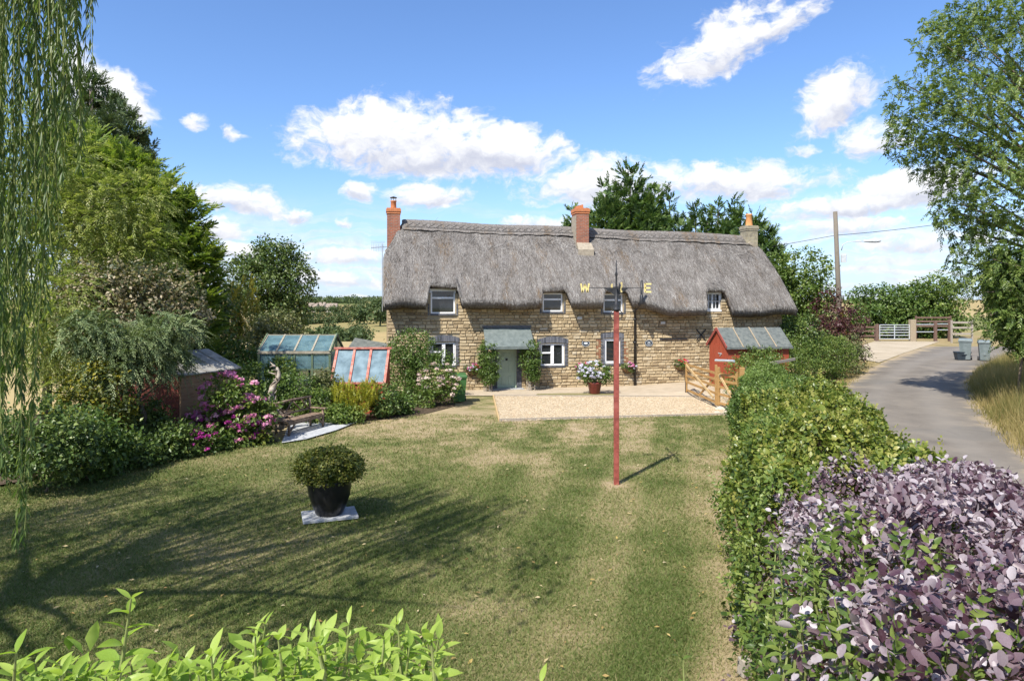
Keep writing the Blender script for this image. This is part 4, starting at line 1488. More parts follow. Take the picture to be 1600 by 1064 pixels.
um, _ = pxz(908, 360, 2.2)
o = chimney(um, 2.35, .66, .8, 6.3, 8.68, 'chimney_brick', 'terracotta', 'red brick chimney with a cream rendered flank in the middle of the ridge')
mb = MB()
mb.box(um - .345, um - .332, 1.945, 2.76, 6.5, 8.36)
mb.box(um - .36, um + .36, 1.70, 1.948, 6.4, 6.95)
mb.add([(um - .40, 1.32, 6.62), (um + .40, 1.32, 6.62), (um + .37, 1.69, 6.98), (um - .37, 1.69, 6.98), (um - .40, 1.32, 6.3), (um + .40, 1.32, 6.3)], [(0, 1, 2, 3), (4, 5, 1, 0)])
mb.build('rendered_apron', 'render', o)
mb = MB()
mb.box(um - .25, um + .12, 2.2, 2.55, 8.74, 8.86)
mb.bar((um - .25, 2.37, 8.8), (um + .12, 2.37, 8.92), .24, .09)
mb.build('half_round_pot', 'terracotta', o)

ur = 19.15
o = chimney(ur, 2.75, .66, .62, 5.9, 8.05, 'chimney_stone', 'chimney_stone', 'pale stone chimney with a tall orange pot at the right end')
mb = MB()
mb.lathe([(.20, 8.1), (.18, 8.2), (.155, 8.65), (.18, 8.68), (.18, 8.75), (.13, 8.76)], 16, (ur, 2.75))
mb.build('chimney_pot', 'orange_pot', o, True)
mb = MB()
mb.bar((ur - .2, 2.42, 7.2), (ur + .55, 2.42, 6.75), .09, .13)
mb.build('flashing', 'render', o)

# wall furniture, each a part of the cottage
udp, _ = fac(991, 500)
mb = MB()
mb.tube([(udp, -.10, .06), (udp, -.10, 3.6), (udp, -.95, 4.0), (udp, -.95, 5.05)], .055, 10)
for z in (.9, 2.1, 3.2):
    mb.box(udp - .07, udp + .07, -.18, 0, z, z + .05)
mb.lathe([(.075, 3.95), (.085, 4.0), (.085, 4.35), (.06, 4.38)], 12, (udp, -.95))
mb.build('drainpipe', 'black_iron', cottage, True)
for px in (914.5, 1013):
    u, z = fac(px, 536)
    mb = MB()
    n_ = 24
    V = [(u + .20 * math.cos(2 * math.pi * i / n_), -.075, z + .165 * math.sin(2 * math.pi * i / n_)) for i in range(n_)]
    V += [(x, .0, z_) for x, y, z_ in V]
    mb.add(V, [tuple(range(n_ - 1, -1, -1))] + [(i, (i + 1) % n_, n_ + (i + 1) % n_, n_ + i) for i in range(n_)])
    pq = mb.build('plaque', 'plaque', cottage)
    mb = MB()
    n_ = 20
    if px < 950:
        V = [(u + .10 * math.cos(2 * math.pi * i / n_), -.079, z - .005 + .05 * math.sin(2 * math.pi * i / n_)) for i in range(n_)]
        mb.add(V, [tuple(range(n_ - 1, -1, -1))])
    else:
        mb.box(u - .10, u + .10, -.079, -.076, z - .03, z - .015)
        mb.box(u - .06, u + .06, -.079, -.076, z + .02, z + .06)
        mb.box(u - .08, u + .08, -.079, -.076, z - .09, z - .075)
    # pale rim
    V = []
    for rr in (.165, .18):
        V += [(u + rr * 1.03 * math.cos(2 * math.pi * i / n_), -.0785, z + rr * .84 * math.sin(2 * math.pi * i / n_)) for i in range(n_)]
    mb.add(V, [(i, n_ + i, n_ + (i + 1) % n_, (i + 1) % n_) for i in range(n_)])
    mb.build('emblem', 'plaque_white', pq)
for px, py in ((1035, 504.5), (905, 497)):
    u, z = fac(px, py)
    mb = MB()
    mb.box(u - .11, u + .11, -.09, 0, z - .06, z + .06)
    for i in range(3):
        mb.box(u - .09, u + .09, -.10, -.092, z - .04 + i * .03, z - .025 + i * .03)
    mb.build('air_vent', 'vent_white', cottage)
u, z = fac(1094, 523)
mb = MB()
for s_ in (-1, 1):
    mb.bar((u - .24, -.10 - .012 * s_, z - .26 * s_), (u + .24, -.10 - .012 * s_, z + .26 * s_), .055, .02, up=(0, 1, 0))
mb.box(u - .03, u + .03, -.12, 0, z - .03, z + .03)
mb.build('tie_plate', 'black_iron', cottage)
(u0_, z0_), (u1_, _) = fac(1030, 530), fac(1073, 530)
mb = MB()
mb.box(u0_, u1_, -.10, -.03, z0_ - .03, z0_ + .03)
mb.build('iron_strap', 'black_iron', cottage)
# tv aerial on the left gable
mb = MB()
mb.bar((-.22, 1.4, 3.6), (-.22, 1.4, 6.75), .035)
mb.bar((-.72, 1.25, 6.55), (.0, 1.5, 6.62), .03)
for i in range(9):
    x = -.70 + i * .075
    mb.bar((x, 1.25 + (x + .72) * .33, 6.38), (x, 1.25 + (x + .72) * .33, 6.74), .012)
mb.bar((-.75, 1.4, 6.86), (-.1, 1.4, 6.86), .012)
mb.bar((-.75, 1.4, 6.80), (-.1, 1.4, 6.80), .012)
mb.build('aerial', 'aluminium', cottage)


def cot(u, v, z):
    """cottage coordinates -> world"""
    return np.array((AX + u * EX - v * EY, AY + u * EY + v * EX, z))


# ------------------------------------------------------------------ flowers helper
def flower_heads(centres, r, npet, psize, tonevar=0.2):
    k = len(centres)
    idx = np.repeat(np.arange(k), npet)
    d = rnd_dir(k * npet)
    d[:, 2] = np.abs(d[:, 2]) * 0.9 - 0.15
    d = unit(d)
    rr = r * rng.uniform(.8, 1.2, k)
    pos = centres[idx] + d * rr[idx][:, None] * np.array([1, 1, .75])
    tn = rng.normal(.5, tonevar, k)[idx] + rng.normal(0, .12, len(idx))
    tm = (np.array([(-.5, -.5, 0), (.5, -.5, 0), (.5, .5, 0), (-.5, .5, 0), (0, 0, -.15)]), np.array([(0, 1, 4), (1, 2, 4), (2, 3, 4), (3, 0, 4)]))
    return scatter(tm, pos, rng.normal(size=pos.shape), d + rng.normal(size=pos.shape) * .25, psize * rng.uniform(.8, 1.2, len(pos)), tn)


def add_flowers(t, centres, r, npet, psize, mat, name='flower'):
    """each flower head its own part"""
    for c in centres:
        V, Fc, tn = flower_heads(np.zeros((1, 3)), r, npet, psize)
        obj(name, npmesh(name, V, Fc, np.clip(tn + random.gauss(0, .15), 0, 1)), mat, t, tuple(c))


def surface_pts(lobes, n, front=True):
    L = np.array(lobes, float)
    out = []
    while len(out) < n:
        l = L[rng.integers(len(L))]
        d = rnd_dir(1)[0]
        if front and d[1] > .25 or d[2] < -.5:
            continue
        out.append(l[:3] + d * l[3:6] * rng.uniform(.95, 1.08))
    return np.array(out)


# wall baskets: wire half baskets of coir with trailing flowers
def wall_basket(px, py, label, reds, pinks, whites):
    u, z = fac(px, py)
    p = cot(u, -.05, z)
    t = thing('wall_basket', label, 'basket', tuple(p), TH, 'flower baskets on the cottage front')
    mb = MB()
    rows = 6
    for i in range(rows + 1):
        a = i / rows * math.pi / 2
        for j in range(13):
            b = j / 12 * math.pi
            r = .30 * math.sin(a) if i < rows else .30
            mb.v.append((r * math.cos(b), -r * math.sin(b) * .85, -.28 * math.cos(a) + .0))
    for i in range(rows):
        for j in range(12):
            mb.f.append((i * 13 + j, i * 13 + j + 1, (i + 1) * 13 + j + 1, (i + 1) * 13 + j))
            mb.t.append(.5)
    mb.build('basket', 'coir', t, True)
    mb = MB()
    for j in range(7):
        b = j / 6 * math.pi
        mb.tube([(.31 * math.sin(a) * math.cos(b), -.31 * .85 * math.sin(a) * math.sin(b), -.29 * math.cos(a)) for a in np.linspace(0, math.pi / 2, 6)], .008, 4)
    mb.tube([(.31 * math.cos(b), -.31 * .85 * math.sin(b), 0) for b in np.linspace(0, math.pi, 12)], .01, 4)
    mb.build('wire_frame', 'black_iron', t)
    lob = [(0, -.12, .08, .36, .22, .16), (.1, -.2, -.02, .2, .16, .14)]
    (V, Fc, tn), _ = crown_leaves(lob, 60, .08, 14, .055)
    obj('foliage', npmesh('foliage', V, Fc, tn), 'leaf_mid', t)
    add_flowers(t, surface_pts([(0, -.14, .12, .32, .22, .15)], pinks), .055, 22, .035, 'petal_pink')
    add_flowers(t, surface_pts([(0.02, -.14, .12, .24, .22, .17)], reds), .06, 22, .035, 'petal_red')
    add_flowers(t, surface_pts([(.05, -.14, .05, .34, .24, .16)], whites), .045, 18, .03, 'petal_white')
    return t


wall_basket(738, 577, 'half basket with pink and red flowers beside the porch', 4, 7, 6)
wall_basket(908, 575, 'half basket with pink and red flowers behind the potted hydrangea', 3, 7, 2)
wall_basket(980, 574, 'half basket of pink and white flowers next to the black drainpipe', 0, 8, 7)
wall_basket(1062, 570, 'half basket with red flowers near the timber gate', 6, 2, 1)

# ------------------------------------------------------------------ climbers at the porch
def climber(px, pyt, pyb, label, r):
    u, _ = fac(px, 600, -.7)
    b = cot(u, -.75, .04)
    zt = CAMZ - (pyt - HY) / F * b[1]
    zb = CAMZ - (pyb - HY) / F * b[1]
    lob = [(b[0], b[1], (zt + zb) / 2 + .2, r, r * .7, (zt - zb) / 2), (b[0] + .08, b[1], zb + .3, r * .75, r * .6, .4)]
    t = plant('climbing_rose', label, 'rose', b, lob, 190, .15, 24, .085, 'leaf_mid', leafname='foliage')
    mb = MB()
    for i in range(5):
        x = random.uniform(-.16, .16)
        mb.tube([(x, random.uniform(-.05, .05), 0), (x * .8 + random.uniform(-.06, .06), 0, zb * .6), (x * .9, 0, zt - .3)], [.02, .017, .012], 5)
    mb.bar((-.18, .05, 0), (-.18, .05, zt - .1), .035)
    mb.bar((.18, .05, 0), (.18, .05, zt - .1), .035)
    mb.build('stems', 'grey_timber', t)
    return t


climber(762, 541, 597, 'climbing rose on a thin trellis left of the green door', .42)
climber(829, 541, 592, 'climbing rose on a thin trellis right of the green door', .40)

# big climber over the left end of the wall, pale hydrangea below it
b = cot(1.7, -1.5, 0)
def ploc(px, py, d):
    return tuple(P(px, py, d))
lob = [(*ploc(645, 545, 28.6), .95, .8, .75), (*ploc(628, 575, 28.4), .75, .8, .9), (*ploc(660, 570, 28.5), .8, .8, .8), (*ploc(640, 610, 28.2), .75, .7, .8), (*ploc(690, 560, 28.8), .45, .5, .4)]
plant('climbing_shrub', 'large grey green climber smothering the left end of the cottage wall', 'climber', (ploc(640, 600, 28.5)[0], 28.5, 0), lob, 330, .22, 26, .095, 'leaf_mid', .09, nlimb=16, wood='twig')
lob = [(*ploc(684, 596, 26.6), .72, .6, .72), (*ploc(668, 618, 26.3), .6, .6, .55), (*ploc(702, 605, 26.5), .4, .5, .6)]
t = plant('hydrangea', 'hydrangea bush with faded cream pink heads beside the green bin', 'hydrangea', (ploc(680, 600, 26.5)[0], 26.5, 0), lob, 150, .16, 22, .10, 'leaf_bright', .04, leafname='foliage', wood='twig')
ce = surface_pts(lob[:1] + lob[2:], 42) - np.array([ploc(680, 600, 26.5)[0], 26.5, 0])
add_flowers(t, ce, .085, 26, .045, 'petal_pale')

# ------------------------------------------------------------------ wheelie bins
def wheelie_bin(label, loc, rz, mat, s=1.0, group=None):
    t = thing('wheelie_bin', label, 'bin', loc, rz, group)
    mb = MB()
    lo = [(-.20, -.22), (.20, -.22), (.20, .22), (-.20, .22)]
    hi = [(-.27, -.30), (.27, -.30), (.27, .28), (-.27, .28)]
    V = [(x * s, y * s, .04 * s) for x, y in lo] + [(x * s, y * s, .95 * s) for x, y in hi]
    mb.add(V, [(3, 2, 1, 0), (0, 1, 5, 4), (1, 2, 6, 5), (2, 3, 7, 6), (3, 0, 4, 7), (4, 5, 6, 7)])
    mb.box(-.29 * s, .29 * s, -.32 * s, .30 * s, .90 * s, .955 * s)
    mb.box(-.06 * s, .06 * s, -.275 * s, -.25 * s, .3 * s, .86 * s)
    mb.build('body', mat, t)
    mb = MB()
    V = [(-.30, -.34, .96), (.30, -.34, .96), (.30, .30, .98), (-.30, .30, .98), (-.26, -.28, 1.03), (.26, -.28, 1.03), (.26, .24, 1.07), (-.26, .24, 1.07)]
    mb.add([(x * s, y * s, z * s) for x, y, z in V], [(3, 2, 1, 0), (4, 5, 6, 7), (0, 1, 5, 4), (1, 2, 6, 5), (2, 3, 7, 6), (3, 0, 4, 7)])
    mb.tube([(-.26 * s, .36 * s, .97 * s), (.26 * s, .36 * s, .97 * s)], .018 * s, 6)
    mb.build('lid', mat, t)
    for sx in (-1, 1):
        mb = MB()
        mb.tube([(sx * .22 * s, .24 * s, .10 * s), (sx * .28 * s, .24 * s, .10 * s)], .10 * s, 14)
        mb.build('wheel', 'black_pot', t)
    return t


p = G(717, 629)
wheelie_bin('dark green wheelie bin on the grass beside the hydrangea', (p[0], p[1], .03), .15, 'bin_green', 1.08)

# ------------------------------------------------------------------ pots
p = G(929, 615.5, .05)
t = thing('flower_pot', 'glazed maroon pot of white lilac hydrangea in front of the wall', 'flower pot', (p[0], p[1], .062))
mb = MB()
mb.lathe([(0, 0), (.20, 0), (.22, .03), (.30, .42), (.33, .46), (.33, .52), (.29, .52), (.27, .44), (0, .44)], 24)
mb.build('pot', 'maroon_pot', t, True)
lob = [(0, 0, .95, .62, .5, .42), (.35, -.05, .85, .45, .4, .36), (-.3, -.05, .85, .4, .4, .36)]
(V, Fc, tn), _ = crown_leaves(lob, 110, .14, 18, .09)
obj('foliage', npmesh('foliage', V, Fc, tn), 'leaf_mid', t)
add_flowers(t, surface_pts([(-.05, 0, .95, .62, .5, .42), (-.3, -.05, .8, .4, .4, .36)], 40), .075, 26, .045, 'petal_white')

p = G(515, 808)
t = thing('planter', 'big black tapered pot with a domed yellow green shrub standing on a slab', 'planter', (p[0], p[1], .075))
mb = MB()
prof = [(0, 0), (.22, 0), (.245, .03), (.30, .16), (.355, .32), (.375, .46), (.372, .56), (.365, .60), (.335, .60), (.33, .5), (0, .5)]
mb.lathe([(r * 1.08, z * 1.14) for r, z in prof], 40)
mb.build('pot', 'black_pot', t, True)
lob = [(0, 0, .95, .58, .56, .27), (.26, 0, .87, .38, .42, .23), (-.26, 0, .87, .40, .42, .24), (0, -.2, .80, .46, .33, .18)]
(V, Fc, tn), cl = crown_leaves(lob, 640, .08, 26, .052, tmpl_rhomb(.40), inner=.3)
obj('shrub', npmesh('shrub', V, Fc, tn), 'leaf_planter', t)
mb = MB()
for i in range(26):
    c_ = cl[rng.integers(len(cl))]
    mb.tube([(c_[0] * .1, c_[1] * .1, .48), (c_[0] * .5, c_[1] * .5, .6), tuple(c_)], [.012, .008, .003], 4)
mb.build('stems', 'twig', t)
mb = MB()
mb.box(-.5, .5, -.33, .33, .0, .05, ch=.008)
o = tag(mb.build('paving_slab', 'slab'), 'pale grey square slab lying under the black planter', 'slab')
o.location = (p[0], p[1], .024)
o.rotation_euler = (0, 0, .35)

# ------------------------------------------------------------------ weather vane
p = G(963, 757)
t = thing('weather_vane', 'tall red post carrying a black weather vane with gilt letters', 'weather vane', (p[0], p[1], 0))
ZW = CAMZ - (450 - HY) / F * p[1]
ZP = CAMZ - (486 - HY) / F * p[1]
mb = MB()
mb.box(-.055, .055, -.055, .055, 0, ZP, ch=.006)
mb.build('post', 'red_post', t)
mb = MB()
mb.lathe([(.0, ZP), (.075, ZP), (.075, ZP + .05), (.05, ZP + .09), (.065, ZP + .13), (.04, ZP + .18), (.035, ZP + .3), (.02, ZP + .32), (.02, ZW + .25), (.035, ZW + .3), (.016, ZW + .36), (.010, ZW + .6), (0, ZW + .63)], 14)
mb.build('spindle', 'black_iron', t, True)
for sx in (-1, 1):
    mb = MB()
    mb.tube([(sx * (.05 + .10 * math.sin(a) * (1 - a / 9)), -.02, ZP + .02 - .12 + .11 * math.cos(a)) for a in np.linspace(0, 5.5, 14)], .010, 5)
    mb.build('scroll', 'black_iron', t)
mb = MB()
mb.bar((-.62, 0, ZW), (.62, 0, ZW), .014)
mb.bar((0, -.62, ZW - .02), (0, .62, ZW - .02), .014)
mb.build('cross_arms', 'black_iron', t)


def strokes(lines, wd, th):
    m = MB()
    for (x0, z0, x1, z1) in lines:
        m.bar((x0, 0, z0), (x1, 0, z1), th, wd, up=(0, 0, 1) if abs(x1 - x0) > 1e-3 else (1, 0, 0))
    return m


LET = {'W': [(-.09, .10, -.055, -.10), (-.055, -.10, 0, .08), (0, .08, .055, -.10), (.055, -.10, .09, .10)],
       'E': [(-.06, -.10, -.06, .10), (-.06, .088, .08, .088), (-.06, 0, .06, 0), (-.06, -.088, .08, -.088)],
       'N': [(-.07, -.1, -.07, .1), (-.07, .1, .07, -.1), (.07, -.1, .07, .1)],
       'S': [(.07, .09, -.06, .09), (-.06, .09, -.06, 0), (-.06, 0, .06, 0), (.06, 0, .06, -.09), (.06, -.09, -.07, -.09)]}
for ch, lx, ly in (('W', -.70, 0), ('E', .70, 0), ('N', 0, .70), ('S', 0, -.70)):
    m = strokes(LET[ch], .036, .014)
    o = m.build('letter', 'gold_paint', t)
    o.location = (lx, ly, ZW)
    if ly:
        o.rotation_euler = (0, 0, math.pi / 2)
# pointer: dark sheet arrow turned nearly along the line of sight
mb = MB()
V = [(-.28, 0, .0), (-.02, 0, -.17), (-.02, 0, .0), (.28, 0, .0), (.02, 0, -.19), (.02, 0, 0)]
for Vt in (V[:3], V[3:]):
    mb.add([(x, -.006, z + ZW) for x, y, z in Vt] + [(x, .006, z + ZW) for x, y, z in Vt], [(0, 1, 2), (5, 4, 3), (0, 3, 4, 1), (1, 4, 5, 2), (2, 5, 3, 0)])
mb.bar((0, -.55, ZW + .02), (0, .5, ZW + .02), .018)
mb.add([(-.006, -.6, ZW + .02), (-.006, -.4, ZW + .12), (-.006, -.4, ZW - .08), (.006, -.6, ZW + .02), (.006, -.4, ZW + .12), (.006, -.4, ZW - .08)], [(0, 1, 2), (5, 4, 3), (0, 3, 4, 1), (1, 4, 5, 2), (2, 5, 3, 0)])
mb.build('pointer', 'black_iron', t)

# ------------------------------------------------------------------ bench
fl, fr = np.array([-6.67, 20.45]), np.array([-6.05, 22.05])
ex = unit(fr - fl)
L = np.linalg.norm(fr - fl)
rz = math.atan2(ex[1], ex[0])
t = thing('garden_bench', 'rustic weathered log bench with criss cross back on the grey paving', 'bench', (fl[0], fl[1], .046), rz)
dpt = .52
for x in (.04, L - .04):
    for y, hgt in ((.04, .58), (dpt, .92)):
        mb = MB()
        mb.tube([(x + random.uniform(-.01, .01), y, 0), (x, y, hgt * .5), (x, y + (.05 if y > .2 else 0), hgt)], [.042, .04, .036], 7)
        mb.build('leg', 'bench_wood', t, True)
for i in range(4):
    mb = MB()
    y = .03 + i * .125
    mb.box(-.04, L + .04, y, y + .105, .41 + i * -.006, .445 + i * -.006, ch=.006)
    mb.build('seat_slat', 'bench_wood', t)
mb = MB()
mb.bar((0, .03, .36), (L, .03, .36), .05, .08)
mb.bar((0, dpt, .36), (L, dpt, .36), .05, .08)
for x in (.04, L - .04):
    mb.bar((x, .03, .34), (x, dpt, .34), .05, .07)
    mb.bar((x + (.28 if x < .5 else -.28), .03, .34), (x, .03, .08), .04)
mb.build('seat_frame', 'bench_wood', t)
mb = MB()
mb.tube([(-.06, dpt + .06, .93), (L / 2, dpt + .07, .945), (L + .06, dpt + .06, .93)], .038, 7)
mb.tube([(.0, dpt + .03, .56), (L, dpt + .03, .56)], .03, 7)
mb.build('back_rail', 'bench_wood', t, True)
for i in range(4):
    x0 = .08 + i * (L - .16) / 4
    x1 = x0 + (L - .16) / 4
    for a, b in (((x0, .56), (x1, .92)), ((x1, .565), (x0, .925))):
        if (i + (a[0] > b[0])) % 3 == 2:
            continue
        mb = MB()
        mb.tube([(a[0], dpt + .035, a[1]), (b[0], dpt + .06, b[1])], .022, 6)
        mb.build('back_brace', 'bench_wood', t, True)
for x in (.04, L - .04):
    mb = MB()
    mb.box(x - .06, x + .06, -.08, dpt + .08, .58, .615, ch=.008)
    mb.build('armrest', 'bench_wood', t)

# ------------------------------------------------------------------ old dead stump by the bench
b = G(425, 684)
b = np.array([b[0] - .15, b[1] + .9, .036])
t = thing('dead_trunk', 'bleached gnarled dead fruit tree trunk standing behind the bench', 'tree stump', tuple(b))
mb = MB()
pts, rad = [], []
for i in range(16):
    q_ = i / 15
    pts.append((.13 * math.sin(q_ * 9) - q_ * .12, .12 * math.cos(q_ * 6), q_ * 2.0))
    rad.append((.135 - .07 * q_) * random.choice((.65, .9, 1.0, 1.35)))
mb.tube(pts, rad, 8)
# a second strand twists round the first, and stubs and bare twigs stick out
mb.tube([(p_[0] + .11 * math.cos(i * .9), p_[1] + .11 * math.sin(i * .9), p_[2]) for i, p_ in enumerate(pts[:13])], [r_ * .55 for r_ in rad[:13]], 6)
for i in range(24):
    k = random.randrange(3, 16)
    a = random.uniform(0, 6.28)
    l_ = random.uniform(.12, .5)
    p0 = Vector(pts[k])
    mb.tube([p0, p0 + Vector((math.cos(a) * l_ * .6, math.sin(a) * l_ * .6, l_ * .15)), p0 + Vector((math.cos(a) * l_, math.sin(a) * l_, l_ * random.uniform(-.2, .8)))], [.045, .028, .008], 5)
o = mb.build('trunk', 'dead_wood', t, True)
mod = o.modifiers.new('rough', 'SUBSURF')
mod.levels = mod.render_levels = 1

# ------------------------------------------------------------------ greenhouse
t = thing('greenhouse', 'old green timber greenhouse with a hazy blue glass roof behind the borders', 'greenhouse', (-10.0, 27.0, 0), .03)
LG, WG, ZE, ZR = 2.78, 2.2, 2.06, 2.66
def prism_bar(name, a, b, wd, mat, h=None):
    m = MB()
    m.bar(a, b, wd, h)
    return m.build(name, mat, t)
prism_bar('sill_beam', (0, 0, .55), (LG, 0, .55), .08, 'green_frame')
prism_bar('eaves_beam', (-.05, -.02, ZE), (LG + .05, -.02, ZE), .10, 'weathered_frame')
prism_bar('eaves_beam', (-.05, WG, ZE), (LG + .05, WG, ZE), .10, 'weathered_frame')
prism_bar('ridge_beam', (-.06, WG / 2, ZR), (LG + .06, WG / 2, ZR), .10, 'weathered_frame')
for i in range(5):
    x = LG * i / 4
    prism_bar('glazing_bar', (x, -.05, ZE + .05), (x, WG / 2, ZR + .04), .07, 'weathered_frame', .05)
    prism_bar('glazing_bar', (x, WG + .05, ZE + .05), (x, WG / 2, ZR + .04), .07, 'weathered_frame', .05)
    prism_bar('post', (x, 0, 0), (x, 0, ZE), .09 if i in (0, 4) else .07, 'green_frame')
    prism_bar('post', (x, WG, 0), (x, WG, ZE), .07, 'green_frame')
for x in (0, LG):
    prism_bar('gable_post', (x, WG / 2, 0), (x, WG / 2, ZR - .05), .07, 'green_frame')
    prism_bar('rail', (x, 0, 1.35), (x, WG, 1.35), .05, 'green_frame')
prism_bar('rail', (0, 0, 1.38), (LG, 0, 1.38), .05, 'green_frame')
prism_bar('rail', (0, WG, 1.38), (LG, WG, 1.38), .05, 'green_frame')
for i in range(4):
    x0, x1 = LG * i / 4 + .037, LG * (i + 1) / 4 - .037
    for sg in (0, 1):
        m = MB()
        y0 = -.03 if sg == 0 else WG + .03
        V = [(x0, y0, ZE + .06), (x1, y0, ZE + .06), (x1, WG / 2 + (-.05 if sg == 0 else .05), ZR + .02), (x0, WG / 2 + (-.05 if sg == 0 else .05), ZR + .02)]
        V += [(a, b_, c - .006) for a, b_, c in V]
        m.add(V, [(0, 1, 2, 3), (7, 6, 5, 4), (0, 4, 5, 1), (1, 5, 6, 2), (2, 6, 7, 3), (3, 7, 4, 0)])
        m.build('roof_pane', 'greenhouse_glass', t)
    for y in (0.0, WG):
        for z0, z1 in ((.6, 1.35), (1.41, ZE - .05)):
            if y == 0 and z0 < 1 and i > 1:
                continue
            m = MB()
            m.box(x0, x1, y - .004, y + .004, z0, z1)
            m.build('side_pane', 'greenhouse_glass', t)
    m = MB()
    m.box(x0 - .03, x1 + .03, -.02, .02, .03, .51)
    m.build('base_board', 'green_frame', t)
for x in (0, LG):
    for y0, y1 in ((.05, WG / 2 - .04), (WG / 2 + .04, WG - .05)):
        m = MB()
        m.box(x - .004, x + .004, y0, y1, .5, 1.32)
        m.box(x - .004, x + .004, y0, y1, 1.38, ZE - .02)
        m.build('gable_pane', 'greenhouse_glass', t)
    m = MB()
    m.bar((x + (.03 if x else -.03), -.08, ZE), (x + (.03 if x else -.03), WG / 2, ZR + .06), .05, .10)
    m.bar((x + (.03 if x else -.03), WG + .08, ZE), (x + (.03 if x else -.03), WG / 2, ZR + .06), .05, .10)
    m.build('barge_board', 'green_frame', t)

# ------------------------------------------------------------------ red cold frame
t = thing('cold_frame', 'red framed lean to cold frame with three milky sloping panes', 'cold frame', (-6.55, 24.6, 0), .03)
W_, z0, z1, y1 = 1.98, 1.12, 2.30, 1.05
def sl(x, f, o=0.0):
    return (x, f * y1 - o * .75, z0 + f * (z1 - z0) + o * .66)
m = MB()
m.box(0, W_, 0, .05, 0, z0 - .02)
m.box(0, .05, .052, y1, 0, z0 - .02)
m.box(W_ - .05, W_, .052, y1, 0, z0 - .02)
for x in (0.0, W_ - .05):
    m.add([(x, .03, z0 - .02), (x + .05, .03, z0 - .02), (x + .05, y1, z0 - .02), (x, y1, z0 - .02), (x, y1, z1 - .03), (x + .05, y1, z1 - .03)], [(0, 1, 5, 4), (0, 4, 3), (1, 2, 5), (3, 4, 5, 2)])
m.box(0, W_, y1 + .002, y1 + .04, 0, z1)
m.build('board_base', 'red_shed', t)
for i, x in enumerate((.03, W_ * .345, W_ * .655, W_ - .03)):
    m = MB()
    m.bar(sl(x, -.01, .02), sl(x, .99, .02), .085, .05)
    m.build('glazing_bar', 'pink_red_frame', t)
m = MB()
m.bar(sl(-.08, 1.0, .035), sl(W_ + .08, 1.0, .035), .16, .06)
m.build('top_rail', 'pink_red_frame', t)
m = MB()
m.bar(sl(-.0, 0.0, .02), sl(W_, 0.0, .02), .07, .07)
m.build('bottom_rail', 'pink_red_frame', t)
for i in range(3):
    xa = (.075, W_ * .345 + .045, W_ * .655 + .045)[i]
    xb = (W_ * .345 - .045, W_ * .655 - .045, W_ - .075)[i]
    m = MB()
    V = [sl(xa, .03), sl(xb, .03), sl(xb, .96), sl(xa, .96)]
    V += [(a, b_ + .006, c - .006) for a, b_, c in V]
    m.add(V, [(0, 1, 2, 3), (7, 6, 5, 4), (0, 4, 5, 1), (1, 5, 6, 2), (2, 6, 7, 3), (3, 7, 4, 0)])
    m.build('pane', 'hazy_glass', t)

# low dark roof behind it
t = thing('store_shed', 'small dark roofed store behind the red cold frame', 'shed', tuple(P(575, 545, 33) * np.array([1, 1, 0])), -.1)
m = MB()
m.box(-.7, .7, -.5, .5, 0, 1.75)
m.build('walls', 'grey_timber', t)
m = MB()
m.add([(-.85, -.6, 1.78), (.85, -.6, 1.70), (.85, .6, 2.0), (-.85, .6, 2.28), (-.85, -.6, 1.70), (.85, -.6, 1.62), (.85, .6, 1.92), (-.85, .6, 2.2)], [(0, 1, 2, 3), (7, 6, 5, 4), (0, 4, 5, 1), (1, 5, 6, 2), (2, 6, 7, 3), (3, 7, 4, 0)])
m.build('roof', 'felt', t)

# ------------------------------------------------------------------ brown shed under the trees (left)
cx, cy = -9.55, 19.7
rzs = math.atan2(.94, .35) - math.pi / 2       # local +y runs along the brown side
t = thing('garden_shed', 'timber shed, red front and brown side, half buried under the left trees', 'shed', (cx, cy, 0), rzs)
LS, WS, ZE, ZR = 2.15, 2.5, 2.0, 2.5
nb = 14
hb = ZE / nb
for i in range(nb):
    m = MB()
    z0, z1 = i * hb, (i + 1) * hb + .012
    m.add([(0, 0, z0), (0, LS, z0), (0, LS, z1), (0, 0, z1), (.022, 0, z0), (.022, LS, z0), (.006, LS, z1), (.006, 0, z1)], [(4, 5, 6, 7), (0, 4, 7, 3), (1, 2, 6, 5), (0, 1, 5, 4)])
    m.build('side_board', 'brown_shed', t)
    m = MB()
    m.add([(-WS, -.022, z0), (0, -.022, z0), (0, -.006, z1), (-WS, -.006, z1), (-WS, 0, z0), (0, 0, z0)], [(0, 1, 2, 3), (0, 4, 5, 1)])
    m.build('front_board', 'shaded_red', t)
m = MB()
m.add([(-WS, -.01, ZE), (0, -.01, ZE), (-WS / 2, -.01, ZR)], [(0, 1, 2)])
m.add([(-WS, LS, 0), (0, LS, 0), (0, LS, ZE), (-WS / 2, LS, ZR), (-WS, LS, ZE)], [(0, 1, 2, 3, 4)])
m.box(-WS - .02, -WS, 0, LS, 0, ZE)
m.build('gable', 'shaded_red', t)
m = MB()
m.box(-.03, .03, -.03, .03, 0, ZE - .03)
m.build('corner_post', 'brown_shed', t)
for i in range(4):
    m = MB()
    y0 = .95 + i * .2
    m.box(.020, .028, y0, y0 + .13, 1.50, 1.66)
    m.build('window', 'dark_glass', t)
    m = MB()
    m.box(.022, .04, y0 - .03, y0 - .002, 1.47, 1.69)
    m.box(.022, .04, y0 - .002, y0 + .132, 1.665, 1.69)
    m.build('window_frame', 'brown_shed', t)
